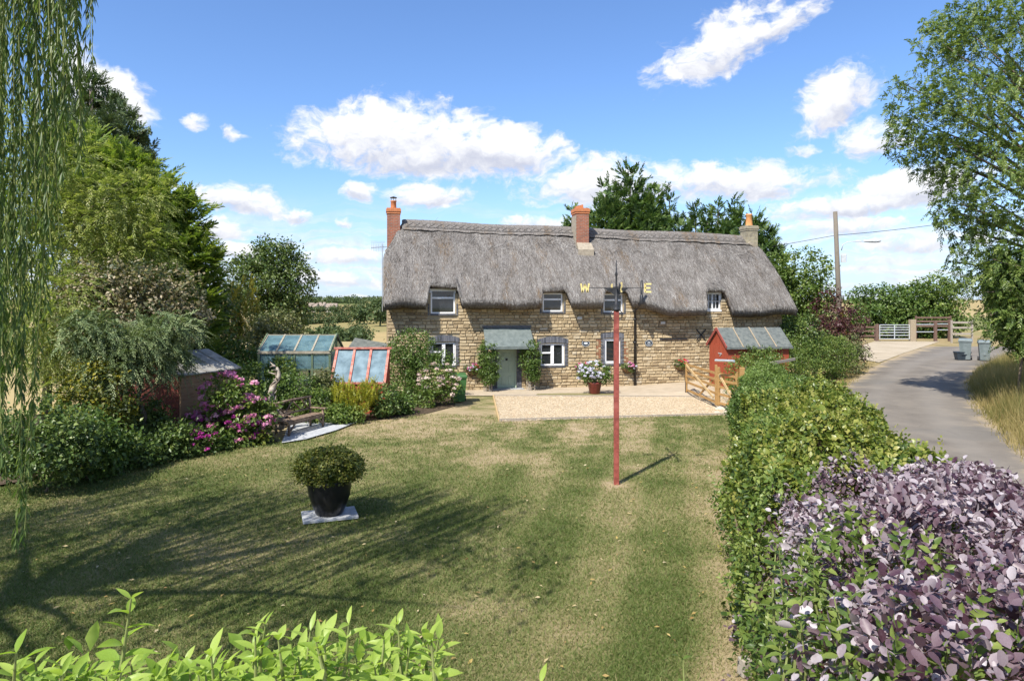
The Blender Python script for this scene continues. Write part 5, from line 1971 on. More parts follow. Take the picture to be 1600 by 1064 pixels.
for sg in (1, -1):
    m = MB()
    xe = .12 if sg == 1 else -WS - .12
    ze = ZE - .03
    V = [(xe, -.15, ze), (xe, LS + .15, ze), (-WS / 2, LS + .15, ZR + .04), (-WS / 2, -.15, ZR + .04)]
    V = V + [(a, b_, c - .035) for a, b_, c in V]
    Fs = [(0, 1, 2, 3), (7, 6, 5, 4), (0, 4, 5, 1), (1, 5, 6, 2), (3, 7, 4, 0)]
    m.add(V, Fs if sg == 1 else [f[::-1] for f in Fs])
    for j in range(1, 5):
        yy_ = -.15 + (LS + .3) * j / 5
        m.bar((xe, yy_, ze + .01), (-WS / 2, yy_, ZR + .05), .03, .02)
    m.build('roof_slope', 'old_felt', t)

# ------------------------------------------------------------------ red shed by the cottage (right)
t = thing('garden_shed', 'bright red timber shed with grey felt roof beside the right end of cottage', 'shed', (9.55, 30.3, .2), math.radians(9))
LS, WS, ZE, ZR = 2.95, 1.75, 1.92, 2.62
for i in range(14):
    y0, y1_ = WS * i / 14, WS * (i + 1) / 14 - .008
    zt0 = ZE + (ZR - ZE) * (1 - abs((y0 + y1_) / 2 - WS / 2) / (WS / 2)) - .03
    m = MB()
    m.box(-.02, 0, y0, y1_, 0, zt0)
    m.build('gable_board', 'red_shed', t)
for i in range(12):
    m = MB()
    z0, z1_ = ZE * i / 12, ZE * (i + 1) / 12 - .008
    m.box(0.002, LS, -.02, 0, z0, z1_)
    m.build('side_board', 'red_shed', t)
m = MB()
m.box(0.002, LS, 0.002, WS, 0, ZE - .02)
m.add([(.01, 0, ZE - .02), (.01, WS, ZE - .02), (.01, WS / 2, ZR - .03)], [(0, 2, 1)])
m.add([(LS, 0, ZE - .02), (LS, WS, ZE - .02), (LS, WS / 2, ZR - .03)], [(0, 1, 2)])
m.build('walls', 'red_shed', t)
for i in range(6):
    m = MB()
    y0 = .42 + i * .15
    tz = 1.80 + .14 * (1 - ((i - 2.5) / 2.5) ** 2)
    m.box(-.05, -.022, y0, y0 + .143, .05, tz)
    m.build('door_board', 'red_shed', t)
m = MB()
m.box(-.07, -.052, .42, .75, 1.5, 1.55)
m.bar((-.06, .42, 1.52), (-.06, .6, 1.4), .03)
m.build('hinge', 'galvanised', t)
for sg in (0, 1):
    a = (-.12, -.16 if sg == 0 else WS + .16, ZE - .13)
    m = MB()
    m.bar((-.10, a[1], a[2] + .03), (-.10, WS / 2, ZR + .02), .03, .12)
    m.build('barge_board', 'red_post', t)
    n_ = 4
    for j in range(n_):
        x0 = -.10 + (LS + .22) * j / n_
        x1 = -.10 + (LS + .22) * (j + 1) / n_
        m = MB()
        V = [(x0 + .004, a[1], a[2] + .04), (x1 - .004, a[1], a[2] + .04), (x1 - .004, WS / 2, ZR + .05), (x0 + .004, WS / 2, ZR + .05)]
        V += [(p_[0], p_[1], p_[2] - .03) for p_ in V]
        m.add(V, [(0, 1, 2, 3), (7, 6, 5, 4), (0, 4, 5, 1), (1, 5, 6, 2), (3, 7, 4, 0)])
        m.build('roof_panel', 'felt', t)
    for j in range(1, n_):
        x0 = -.10 + (LS + .22) * j / n_
        m = MB()
        m.bar((x0, a[1], a[2] + .06), (x0, WS / 2, ZR + .068), .045, .025)
        m.build('batten', 'batten', t)
m = MB()
m.bar((-.1, -.17, ZE - .12), (LS + .12, -.17, ZE - .12), .025, .09)
m.build('fascia', 'felt', t)

# ------------------------------------------------------------------ timber gate, post and rail
def gate(label, a, b, hl, hr, wid, group, name='timber_gate'):
    a, b = np.array(a), np.array(b)
    d = unit(b - a)
    L = float(np.linalg.norm(b - a))
    t = thing(name, label, 'gate', (a[0], a[1], 0.05), math.atan2(d[1], d[0]), group)
    for x, h in ((0, hl), (L, hr)):
        m = MB()
        m.box(x - wid / 2, x + wid / 2, -.035, .035, .10, h, ch=.006)
        m.build('stile', 'new_timber', t)
    for i in range(5):
        z = .20 + (1.10 * (i / 4) ** .85)
        m = MB()
        m.box(.0 + wid / 2, L - wid / 2, -.018, .018, z - .045, z + .045)
        m.build('bar', 'new_timber', t)
    m = MB()
    m.bar((.08, -.04, 1.28), (L * .95, -.04, .36), .03, .10)
    m.build('brace', 'pale_timber', t)
    m = MB()
    m.bar((L * .45, .04, .22), (L * .98, .04, 1.2), .03, .09)
    m.build('brace', 'new_timber', t)
    return t, L


ga = (7.56, 29.6)
gb = (7.74, 25.9)
t, L = gate('long open timber field gate standing across the end of the gravel', ga, gb, 1.42, 1.62, .12, 'timber gates by the hedge')
m = MB()
m.tube([(.05, -.06, -.05), (.05, -.06, .55)], .014, 6)
m.build('drop_bolt', 'black_iron', t)
t, L = gate('short timber gate leaf between the long gate and the hedge', (7.80, 25.75), (8.10, 24.6), 1.55, 1.5, .10, 'timber gates by the hedge')
m = MB()
m.box(-.08, .08, -.08, .08, 0, 1.72, ch=.01)
o = tag(m.build('gate_post', 'new_timber'), 'square new timber gate post at the hedge end by the gravel', 'post')
o.location = (8.22, 24.4, 0)
pa, pb = P(1118, 563, 25.2), P(1147, 564, 24.3)
m = MB()
m.tube([tuple(pa), tuple(pb)], .045, 10)
o = tag(m.build('metal_pipe', 'galvanised'), 'short grey metal pipe lying along the top of the short gate', 'pipe')
# rail poking out of the far hedge
m = MB()
m.bar(tuple(P(1198, 569, 25.5)), tuple(P(1242, 561, 27)), .05, .10)
tag(m.build('wooden_rail', 'grey_timber'), 'grey wooden rail showing through the hedge top right of the gates', 'rail')
# rubble by the post
for i, (px, py, r) in enumerate(((1128, 641, .22), (1136, 646, .15), (1120, 646, .12))):
    p = G(px, py)
    m = MB()
    m.lathe([(0, r * .7), (r * .5, r * .66), (r * .9, r * .35), (r, 0), (r * .8, -.05)], 7, sx=1.2, sy=.8)
    for k in range(len(m.v)):
        m.v[k] = tuple(c + random.uniform(-.12, .12) * r for c in m.v[k])
    o = m.build('stone', 'rubble')
    tag(o, ('largest pale rubble stone at the foot of the gate post', 'middle sized pale rubble stone against the hedge foot', 'smallest pale rubble stone at the corner of gravel')[i], 'stone', 'rubble stones at the gate post')
    o.location = tuple(p)

# grey boards at the foot of the near hedge
for i, (px, py, d, lab) in enumerate(((1178, 975, 8.3, 'grey weathered wooden post at the foot of the purple hedge, farther one'), (1163, 1052, 7.5, 'grey weathered wooden post at the bottom edge, nearer one'))):
    x, y = (px - HX) / F * d, d
    h = CAMZ - (py - 25 - HY) / F * d
    m = MB()
    m.box(-.06, .06, -.06, .06, 0, h, ch=.012)
    o = tag(m.build('fence_post', 'grey_timber'), lab, 'post', 'posts along the hedge foot')
    o.location = (x, y, 0)
    o.rotation_euler = (0.03, .04, .3)

# ------------------------------------------------------------------ utility pole with lamp
d = 42
b, tp = P(1314, 575, d), P(1305, 331, d)
t = thing('utility_pole', 'tall wooden utility pole with a street lamp arm behind the far hedge', 'utility pole', (b[0], b[1], 0))
r0 = tp - b
m = MB()
m.tube([(0, 0, 0), tuple(r0 * .5 + np.array([.02, 0, b[2] * .5])), (r0[0], 0, tp[2])], [.17, .15, .125], 12)
m.build('pole', 'pole_wood', t, True)
zl = P(1312, 379, d)[2]
xl = P(1312, 379, d)[0] - b[0]
m = MB()
m.tube([(xl + .05, -.12, zl - .5), (xl + .10, -.2, zl - .15), (xl + .35, -.25, zl), (xl + 1.35, -.3, zl + .05)], .028, 8)
m.build('lamp_arm', 'lamp_grey', t, True)
m = MB()
for i in range(9):
    f_ = i / 8
m.v, m.f, m.t = [], [], []
prof = [(0, .03), (.1, .07), (.35, .10), (.7, .11), (.95, .09), (1.08, .03)]
m.tube([(xl + 1.3 + a, -.3, zl + .06 + a * .0) for a, _ in prof], [r for _, r in prof], 10)
o = m.build('lantern', 'lamp_grey', t, True)
m = MB()
m.box(xl - .02, xl + .28, -.32, -.15, zl - 1.25, zl - .75, ch=.02)
m.build('junction_box', 'lamp_grey', t)
m = MB()
m.box(xl + .1, xl + .18, -.2, -.15, zl - 7.2, zl - 5.6)
m.build('cable_guard', 'vent_white', t)
# overhead wire
m = MB()
wa, wb = np.array([tp[0], tp[1], P(1303, 368, d)[2]]), P(1640, 318, 52)
pts = [tuple(wa + (wb - wa) * q_ - np.array([0, 0, 1.2 * q_ * (1 - q_)])) for q_ in np.linspace(0, 1, 14)]
m.tube(pts, .018, 5)
wc = P(1205, 386, 46)
m.tube([tuple(wa + (wc - wa) * q_) for q_ in np.linspace(0, 1, 6)], .016, 5)
tag(m.build('overhead_wire', 'black_iron'), 'thin overhead wire running from the utility pole to the right trees', 'wire')
# ivy on the pole
plant('ivy', 'rusty orange and green ivy climbing the foot of the utility pole', 'ivy', (b[0], b[1] - .1, 0), [(b[0], b[1] - .1, 1.8, .3, .25, 1.7)], 60, .16, 24, .11, 'leaf_orange', .02, (0, 0, 2.5), leafname='foliage', wood='twig')

# ------------------------------------------------------------------ field gate and fences at the lane end
gz = 0
dg = 69
def at69(px):
    return np.array([(px - HX) / F * dg, dg])
def post(px, h, w_, label, d=dg, mat='brown_fence', base=0.0):
    m = MB()
    m.box(-w_ / 2, w_ / 2, -w_ / 2, w_ / 2, -.05, h, ch=.02)
    o = tag(m.build('fence_post', mat), label, 'post', 'posts at the field gate')
    o.location = ((px - HX) / F * d, d, base)
post(1370.5, 1.75, .24, 'dark brown post on the left of the silver field gate')
post(1425.5, 2.2, .50, 'thick pale brown post right of the silver field gate', mat='batten')
post(1461.5, 2.1, .26, 'dark post between the two short silver rails')
post(1484.5, 2.2, .32, 'reddish brown post at the right end of the silver rails')
def metal_gate(pxa, pxb, label, nm, nbars, z0, z1):
    a, b = at69(pxa), at69(pxb)
    t = thing(nm, label, 'gate' if nm == 'field_gate' else 'rails', (a[0], a[1], 0), 0, None)
    L = b[0] - a[0]
    for i in range(nbars):
        m = MB()
        z = z0 + (z1 - z0) * (i / (nbars - 1)) ** .85
        m.tube([(0, 0, z), (L, 0, z)], .045, 8)
        m.build('bar', 'galvanised', t)
    if nm == 'field_gate':
        for x in (0, L / 2, L):
            m = MB()
            m.tube([(x, 0, z0 - .02), (x, 0, z1)], .045, 8)
            m.build('upright', 'galvanised', t)
metal_gate(1374.5, 1421, 'galvanised silver seven bar field gate closed at the lane end', 'field_gate', 6, .25, 1.65)
metal_gate(1430, 1459, 'pair of silver tube rails left of the dark post', 'metal_rails', 2, .95, 1.7)
metal_gate(1464, 1481, 'pair of silver tube rails right of the dark post', 'metal_rails', 2, 1.15, 1.75)
# brown board fences
def rail_fence(pxa, pxb, d, label, zs, mat='brown_fence'):
    xa, xb = (pxa - HX) / F * d, (pxb - HX) / F * d
    t = thing('rail_fence', label, 'fence', (xa, d, 0))
    L = xb - xa
    for z in zs:
        m = MB()
        m.box(0, L, -.03, .03, z - .09, z + .09)
        m.build('rail', mat, t)
    n_ = max(2, int(L / 2.2) + 1)
    for i in range(n_):
        m = MB()
        x = L * i / (n_ - 1)
        m.box(x - .07, x + .07, .035, .18, 0, max(zs) + .2)
        m.build('post', mat, t)
rail_fence(1330, 1368, 70, 'low dark brown rail fence left of the silver gate', (.5, 1.0, 1.4))
rail_fence(1432, 1486, 73, 'dark brown rail fence behind the silver rails', (1.4, 1.9, 2.3))
rail_fence(1488, 1520, 66, 'weathered rail fence running off behind the right tree', (.9, 1.5, 2.0), 'grey_timber')

# bins by the lane
p = G(1506, 563)
wheelie_bin('grey green wheelie bin standing at the lane edge under the right tree', (p[0] + .1, p[1], .03), -.6, 'bin_grey', 1.38)
t = thing('wheelie_bin', 'grey green wheelie bin half behind the other one at the lane edge', 'bin', (0, 0, 0))
bpy.data.objects.remove(t)
wheelie_bin('second grey green wheelie bin, right of the first and half hidden by leaves', (p[0] + 1.0, p[1] - .6, .03), -.5, 'bin_grey', 1.30)
p = G(1496, 562)
t = thing('recycling_box', 'low black plastic recycling box in front of the grey bins', 'box', (p[0], p[1] - .5, .03), -.2)
m = MB()
V = [(-.36, -.25, 0), (.36, -.25, 0), (.36, .25, 0), (-.36, .25, 0), (-.44, -.3, .5), (.44, -.3, .5), (.44, .3, .5), (-.44, .3, .5)]
m.add(V, [(3, 2, 1, 0), (0, 1, 5, 4), (1, 2, 6, 5), (2, 3, 7, 6), (3, 0, 4, 7)])
m.box(-.46, .46, -.32, .32, .5, .57)
m.build('tub', 'box_black', t)
m = MB()
m.box(-.16, .16, -.335, -.30, .36, .42)
m.build('handle', 'box_black', t)

# ------------------------------------------------------------------ hedges
def hedge_pts(path, n, top_frac=0.5):
    """path rows: (x_left, x_right, y, height). Samples the leafy shell; returns position and outward normal"""
    Pth = np.array(path, float)
    seg = np.sqrt(np.diff(Pth[:, 2]) ** 2 + np.diff((Pth[:, 0] + Pth[:, 1]) / 2) ** 2)
    cum = np.concatenate([[0], np.cumsum(seg)])
    s = rng.random(n) * cum[-1]
    xl, xr, y, h = [np.interp(s, cum, Pth[:, i]) for i in range(4)]
    kind = rng.random(n)
    pos = np.zeros((n, 3))
    nr = np.zeros((n, 3))
    topm = kind < top_frac
    lef = (kind >= top_frac) & (kind < top_frac + (1 - top_frac) * .55)
    rig = ~topm & ~lef
    f = rng.random(n)
    dirx = np.interp(s, cum, np.gradient((Pth[:, 0] + Pth[:, 1]) / 2, cum))
    diry = np.interp(s, cum, np.gradient(Pth[:, 2], cum))
    lx, ly = -np.sign(diry + 1e-9) * np.abs(diry), np.sign(diry + 1e-9) * dirx
    # rounded shoulder
    a = (f - .5) * 2
    slp = np.minimum(.30, (xr - xl) * .2)
    pos[:, 0] = np.where(topm, xl + slp + (xr - xl - slp) * f, np.where(lef, xl + slp * f ** 1.6, xr))
    pos[:, 1] = y
    sh = np.where(topm, h - 0.34 * np.abs(a) ** 2.6, 0)
    pos[:, 2] = np.where(topm, sh, f ** .8 * (h - .28))
    nr[:, 2] = np.where(topm, 1, .25)
    nr[:, 0] = np.where(topm, a * .6, np.where(lef, lx, -lx))
    nr[:, 1] = np.where(topm, 0, np.where(lef, ly, -ly))
    nr = unit(nr)
    ns = (vnoise(pos[:, 0] + pos[:, 2] * 1.3, pos[:, 1] + pos[:, 2] * .7, .7, 41) - .5) * .5 + (vnoise(pos[:, 0] - pos[:, 2], pos[:, 1], 1.9, 44) - .5) * .4 + (vnoise(pos[:, 0] + pos[:, 2], pos[:, 1] - pos[:, 2], .3, 42) - .5) * .34
    depth = -np.abs(rng.normal(0, .15, n))
    pos = pos + nr * (ns + depth)[:, None]
    return pos, nr, topm


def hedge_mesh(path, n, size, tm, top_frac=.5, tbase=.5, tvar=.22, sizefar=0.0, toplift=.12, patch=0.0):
    pos, nr, topm = hedge_pts(path, n, top_frac)
    if patch:
        kp = (vnoise(pos[:, 0] + 9, pos[:, 1], .55, 91) * .7 + rng.random(n) * .3 > patch) | (~topm & (rng.random(n) < .7))
        pos, nr, topm = pos[kp], nr[kp], topm[kp]
        n = len(pos)
    dr = unit(nr * .35 + rng.normal(size=pos.shape) * .8)
    nn = unit(nr + np.array([0, 0, .45]) + rng.normal(size=pos.shape) * .5)
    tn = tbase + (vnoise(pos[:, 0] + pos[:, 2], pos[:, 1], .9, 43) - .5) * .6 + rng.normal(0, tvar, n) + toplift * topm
    sz = (size + sizefar * pos[:, 1]) * rng.uniform(.6, 1.25, n)
    pos[:, 2] = np.maximum(pos[:, 2], .03)
    return scatter(tm, pos, dr, nn, sz, tn)


def hedge_stems(path, n, mat, t, hfrac=.8):
    m = MB()
    Pth = np.array(path, float)
    for i in range(n):
        f_ = random.random() * (len(Pth) - 1)
        k = min(int(f_), len(Pth) - 2)
        r = Pth[k] + (Pth[k + 1] - Pth[k]) * (f_ - k)
        x = r[0] + (r[1] - r[0]) * random.uniform(.15, .85)
        x2 = x + random.uniform(-.35, .35)
        m.tube([(x, r[2], 0), (x + random.uniform(-.1, .1), r[2] + random.uniform(-.1, .1), r[3] * .45), (x2, r[2] + random.uniform(-.3, .3), r[3] * hfrac)], [.03, .022, .008], 5)
    m.build('stems', mat, t)


Lx = lambda y: 2.5 + 0.317 * (y - 7.4) + .16 * max(0, min(1, (8 - y) / 3))
Rx = lambda y: float(np.interp(y, [1.5, 6.3, 7.5, 13.8, 18.9, 22.8, 25.3], [2.9, 4.7, 5.35, 7.4, 8.7, 9.35, 9.7]))
Hh = lambda y: float(np.interp(y, [1.5, 4, 6.5, 8, 10, 14, 19, 25.3], [2.66, 2.56, 2.2, 2.04, 1.98, 1.92, 1.85, 1.72]))

# far part of the garden hedge: dark small-leaved end by the gate
t = thing('privet_hedge', 'small leaved privet end of the garden hedge beside the timber gate', 'hedge', (8.9, 22.5, 0))
path = [(Lx(y) + .05, Rx(y), y, Hh(y)) for y in (17.5, 19, 21, 23, 25.2)]
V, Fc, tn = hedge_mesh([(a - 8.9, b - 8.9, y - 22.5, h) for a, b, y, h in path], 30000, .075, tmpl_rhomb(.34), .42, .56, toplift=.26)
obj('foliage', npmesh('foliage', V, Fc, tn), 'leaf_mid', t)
hedge_stems([(a - 8.9, b - 8.9, y - 22.5, h) for a, b, y, h in path], 40, 'twig', t)
lob = [(8.75 - 8.9, 25.4 - 22.5, 1.05, .75, .5, .7)]
# middle: broad mass of yellow-green leaves
t = thing('ivy_hedge', 'broad mound of yellow green ivy leaves forming the middle of the garden hedge', 'hedge', (6.6, 13.0, 0))
path = [(Lx(y), Rx(y), y, Hh(y)) for y in (7.9, 9, 10.5, 12, 14, 16, 18)]
pl = [(a - 6.6, b - 6.6, y - 13.0, h) for a, b, y, h in path]
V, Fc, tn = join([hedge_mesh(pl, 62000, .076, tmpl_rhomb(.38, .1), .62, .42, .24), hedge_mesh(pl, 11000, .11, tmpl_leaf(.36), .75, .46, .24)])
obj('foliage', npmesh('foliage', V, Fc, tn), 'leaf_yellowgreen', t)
hedge_stems(pl, 50, 'twig', t)
ps_, pn_, _ = hedge_pts(pl, 420, .7)
dv_ = unit(pn_ * .7 + np.array([0, 0, .9]) + rng.normal(size=ps_.shape) * .5)
V, Fc, tn = fronds(ps_ + pn_ * .05, dv_, rng.uniform(.15, .42, 420), 9, .085, tmpl_leaf(.34), .9, .15, .62 + rng.normal(0, .15, 420), .2)
obj('sprigs', npmesh('sprigs', V, Fc, tn), 'leaf_yellowgreen', t)
# dry orange leaf cluster seen on top
pc = P(1300, 632, 14.5)
# left flank: mixed mid-green shrubs
t = thing('mixed_shrub', 'loose mid green shrubs along the lawn side of the near hedge', 'shrub', (3.2, 7.5, 0))
path = [(Lx(y) - .05, Lx(y) + 1.15 - max(0, (y - 8) * .05), y, Hh(y) * (.93 if y > 5 else .97)) for y in (2.6, 3.5, 5, 6.5, 8, 10, 12, 14)]
pl = [(a - 3.2, b - 3.2, y - 7.5, h) for a, b, y, h in path]
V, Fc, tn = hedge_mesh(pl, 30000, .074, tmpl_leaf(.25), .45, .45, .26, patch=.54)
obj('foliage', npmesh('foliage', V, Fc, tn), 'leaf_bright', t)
ps_, pn_, _ = hedge_pts(pl, 260, .55)
dv_ = unit(pn_ * .8 + np.array([0, 0, .8]) + rng.normal(size=ps_.shape) * .5)
V, Fc, tn = fronds(ps_ + pn_ * .05, dv_, rng.uniform(.15, .40, 260), 9, .085, tmpl_leaf(.24), .9, .15, .6 + rng.normal(0, .15, 260), .2)
obj('sprigs', npmesh('sprigs', V, Fc, tn), 'leaf_bright', t)
hedge_stems(pl, 50, 'twig', t, .62)

# purple smoke bush filling the near right corner
t = thing('smoke_bush', 'purple smoke bush with dusty mauve leaves filling the bottom right corner', 'shrub', (3.2, 5.0, 0))
path = [(Lx(y) + .08, Rx(y), y, Hh(y) * 1.035) for y in (1.9, 2.8, 3.6, 4.6, 5.6, 6.6, 8.3)]
pl = [(a - 3.2, b - 3.2, y - 5.0, h) for a, b, y, h in path]


def leaf_set(pl, n, size, tmf, origin, ownmax, top_frac=.72):
    """leaf placement arrays plus which ones show largest to the photograph"""
    pos, nr, topm = hedge_pts(pl, n, top_frac)
    dr = unit(nr * .25 + rng.normal(size=pos.shape) * .8)
    nn = unit(nr + np.array([0, -.15, .5]) + rng.normal(size=pos.shape) * .62)
    sz = size * rng.uniform(.4, 1.45, n)
    wpos = pos + np.array(origin)
    px = HX + F * wpos[:, 0] / wpos[:, 1]
    py = HY + F * (CAMZ - wpos[:, 2]) / wpos[:, 1]
    vis = (px > 0) & (px < 1600) & (py > 0) & (py < 1064)
    lay = np.einsum('ij,ij->i', nr, pos)
    score = np.where(vis, sz / wpos[:, 1], 0)
    # prefer the outer layer, which is what is seen
    score = score * (1 + 1.2 * np.clip((pos[:, 2] - np.interp(wpos[:, 1], [1.5, 4, 6.5, 8], [2.75, 2.72, 2.45, 2.25])) / .25 + .5, -.4, .6))
    own = np.argsort(-score)[:ownmax]
    return pos, dr, nn, sz, own


def leaf_parts(t, data, tm, mat, tone, nvar=8, names=('leaf', 'foliage')):
    pos, dr, nn, sz, own = data
    n = len(pos)
    mask = np.ones(n, bool)
    mask[own] = False
    V, Fc, tn = scatter(tm, pos[mask], dr[mask], nn[mask], sz[mask], tone[mask])
    tag(obj(names[1], npmesh(names[1], V, Fc, tn), mat, t), kind='stuff')
    var = []
    for i in range(nvar):
        V0, F0 = tm
        me = npmesh('leaf', V0, F0, np.full(len(F0), (i + .5) / nvar))
        me.materials.append(MATS[mat])
        var.append(me)
    x, y, z = frames(dr[own], nn[own])
    for k, i in enumerate(own):
        me = var[int(np.clip(tone[i], 0, .999) * nvar)]
        o = bpy.data.objects.new(names[0], me)
        C.objects.link(o)
        o.parent = t
        M = Matrix(((x[k][0], y[k][0], z[k][0], 0), (x[k][1], y[k][1], z[k][1], 0), (x[k][2], y[k][2], z[k][2], 0), (0, 0, 0, 1)))
        o.matrix_basis = Matrix.Translation(Vector(pos[i])) @ M @ Matrix.Scale(float(sz[i]), 4)


data = leaf_set(pl, 27000, .058, None, (3.2, 5.0, 0), 295)
lp_ = data[0]
tone = np.clip(.50 + (vnoise(lp_[:, 0], lp_[:, 1], .35, 61) - .5) * .75 + rng.normal(0, .24, 27000), 0, 1)
leaf_parts(t, data, tmpl_round(.32, .08), 'leaf_purple', tone)
hedge_stems(pl, 70, 'leaf_maroon', t, .78)


# upright shoots of narrow pointed leaves coming through the near hedge
def shoot(bx, by, z0, z1, nl, ll, lw, t, mat, lean=(0, 0), tone0=.6, meshes={}):
    """one stem with opposite leaves; each leaf a part"""
    key = (mat, lw)
    if key not in meshes:
        vs = []
        for i in range(6):
            V0, F0 = tmpl_fine(lw, .05, .22)
            me = npmesh('leaf', V0, F0, np.full(len(F0), (i + .5) / 6))
            me.materials.append(MATS[mat])
            vs.append(me)
        meshes[key] = vs
    m = MB()
    top_ = Vector((bx + lean[0], by + lean[1], z1))
    b_ = Vector((bx, by, z0))
    m.tube([b_, b_.lerp(top_, .5) + Vector((random.uniform(-.03, .03), random.uniform(-.03, .03), 0)), top_], [.010, .007, .003], 6)
    m.build('stem', 'stem', t)
    for i in range(nl):
        f_ = 0.25 + 0.75 * (i // 2) / max(1, nl // 2 - 1)
        p = b_.lerp(top_, f_)
        a = (i // 2) * 1.57 + (i % 2) * math.pi + random.uniform(-.4, .4)
        up_ = random.uniform(-.25, .45) + f_ * f_ * random.uniform(.5, 1.3)
        d = Vector((math.cos(a), math.sin(a), up_)).normalized()
        nrm = Vector((0, 0, 1)) - d * d.z + Vector((random.uniform(-.3, .3), random.uniform(-.3, .3), 0))
        z = (nrm - d * nrm.dot(d)).normalized()
        x = d.cross(z)
        o = bpy.data.objects.new('leaf', meshes[key][min(5, max(0, int((tone0 + random.gauss(0, .16)) * 6)))])
        C.objects.link(o)
        o.parent = t
        s_ = ll * random.uniform(.7, 1.15) * (1.1 - .35 * f_)
        M = Matrix(((x[0], d[0], z[0], 0), (x[1], d[1], z[1], 0), (x[2], d[2], z[2], 0), (0, 0, 0, 1)))
        o.matrix_basis = Matrix.Translation(p) @ M @ Matrix.Rotation(random.uniform(-.5, .5), 4, 'Y') @ Matrix.Diagonal((s_ * random.uniform(.8, 1.25), s_, s_ * random.uniform(.5, 2.2), 1))


t = thing('green_shoots', 'pointed green leafy shoots rising through the purple bush at lower right', 'shoots', (2.2, 4.5, 0))
spots = [(1210, 880, 4.6), (1217, 985, 4.2), (1330, 830, 5.2), (1310, 790, 6.0), (1400, 950, 3.6), (1290, 905, 4.6), (1480, 900, 3.7), (1520, 900, 3.4), (1420, 1000, 3.2), (1350, 985, 3.5), (1245, 900, 5.0), (1375, 770, 6.4), (1500, 1010, 2.9), (1255, 1000, 3.8), (1360, 890, 4.4), (1580, 940, 3.1)] + [(random.uniform(1200, 1600), random.uniform(780, 1050), random.uniform(2.9, 5.2)) for _ in range(14)]
for px, py, d in spots:
    q_ = P(px, py, d)
    q_[2] = min(q_[2], Hh(d) - .08)
    shoot(q_[0] - 2.2, d - 4.5, q_[2] - .45, q_[2] + .12, 14, .13, .21, t, 'leaf_bright', (random.uniform(-.08, .08), random.uniform(-.08, .08)), .5)

t = thing('smoke_bush_shoots', 'upright plum red young shoots standing out of the purple bush', 'shoots', (2.2, 4.5, 0))
for px, py, d in ((1390, 905, 4.0), (1540, 870, 3.9), (1460, 830, 4.6), (1255, 990, 4.0), (1375, 1010, 3.3), (1500, 760, 5.8), (1590, 1000, 2.9), (1330, 940, 4.0), (1420, 770, 6.0), (1580, 800, 4.8)):
    q_ = P(px, py, d)
    q_[2] = min(q_[2], Hh(d) - .02)
    shoot(q_[0] - 2.2, d - 4.5, q_[2] - .4, q_[2] + .06, 12, .075, .34, t, 'leaf_purple', (random.uniform(-.08, .08), random.uniform(-.08, .08)), .38)

# bright shrub just below the camera, bottom left
t = thing('elder_shrub', 'sunlit bright green pointed leaf shrub along the bottom left edge', 'shrub', (-1.1, 2.5, 0))
def eshoot(px, py, d, ln, nl, ll=.115, lean=(0, 0)):
    q_ = P(px, py, d)
    shoot(q_[0] + 1.1 - lean[0], d - 2.5 - lean[1], q_[2] - ln, q_[2], nl, ll, .165, t, 'leaf_lime', lean, .72)
eshoot(205, 935, 2.35, .42, 14, .115, (.08, .0))
eshoot(25, 1020, 2.3, .3, 8, .12)
eshoot(95, 1040, 2.4, .25, 8, .1)
for px, py in ((415, 975), (395, 1010), (455, 1000), (485, 985), (500, 1010), (545, 975), (565, 1000), (600, 1000), (622, 975), (640, 1010), (330, 1025), (290, 1035), (355, 1045), (440, 1035), (530, 1035), (585, 1040), (660, 1045), (240, 1050), (160, 1050), (45, 1058), (205, 1040), (310, 1055), (475, 1052), (615, 1055), (120, 1062), (845, 1068), (690, 1066)) + tuple(((lambda x_: (int(x_), int(random.uniform(1035 if x_ < 360 else 990, 1066))))(random.uniform(10, 690))) for _ in range(46)):
    eshoot(px, py, random.uniform(2.2, 2.75), .30, 12, random.uniform(.085, .12), (random.uniform(-.05, .05), random.uniform(-.05, .05)))
data_p = np.stack([rng.uniform(-1.0, 0.75, 900), rng.normal(0, .16, 900), 2.62 + rng.normal(0, .07, 900)], -1)
data_p[:, 2] -= .12 * (np.abs(data_p[:, 0] + .1) > .7) + .05
V, Fc, tn = scatter(tmpl_leaf(.22), data_p, rnd_dir(900) + np.array([0, 0, .3]), np.array([0, -.2, 1.]) + rng.normal(size=(900, 3)) * .4, .10 * rng.uniform(.6, 1.2, 900), .6 + rng.normal(0, .2, 900))
tag(obj('foliage', npmesh('foliage', V, Fc, tn), 'leaf_lime', t), kind='stuff')
m = MB()
for i in range(14):
    x = random.uniform(-.9, .7)
    m.tube([(x, 0, 0), (x + random.uniform(-.1, .1), random.uniform(-.1, .1), 1.4), (x + random.uniform(-.2, .2), random.uniform(-.1, .1), 2.6)], [.022, .018, .009], 6)
m.build('stems', 'stem', t)
# small sprig at the bottom middle
t = thing('green_sprig', 'small green sprig poking up at the bottom edge beside the purple bush', 'sprig', (0.6, 2.9, 0))
q_ = P(1060, 1030, 2.9)
shoot(q_[0] - .6, 0, 1.9, q_[2], 10, .08, .24, t, 'leaf_bright', (0.02, 0), .5)

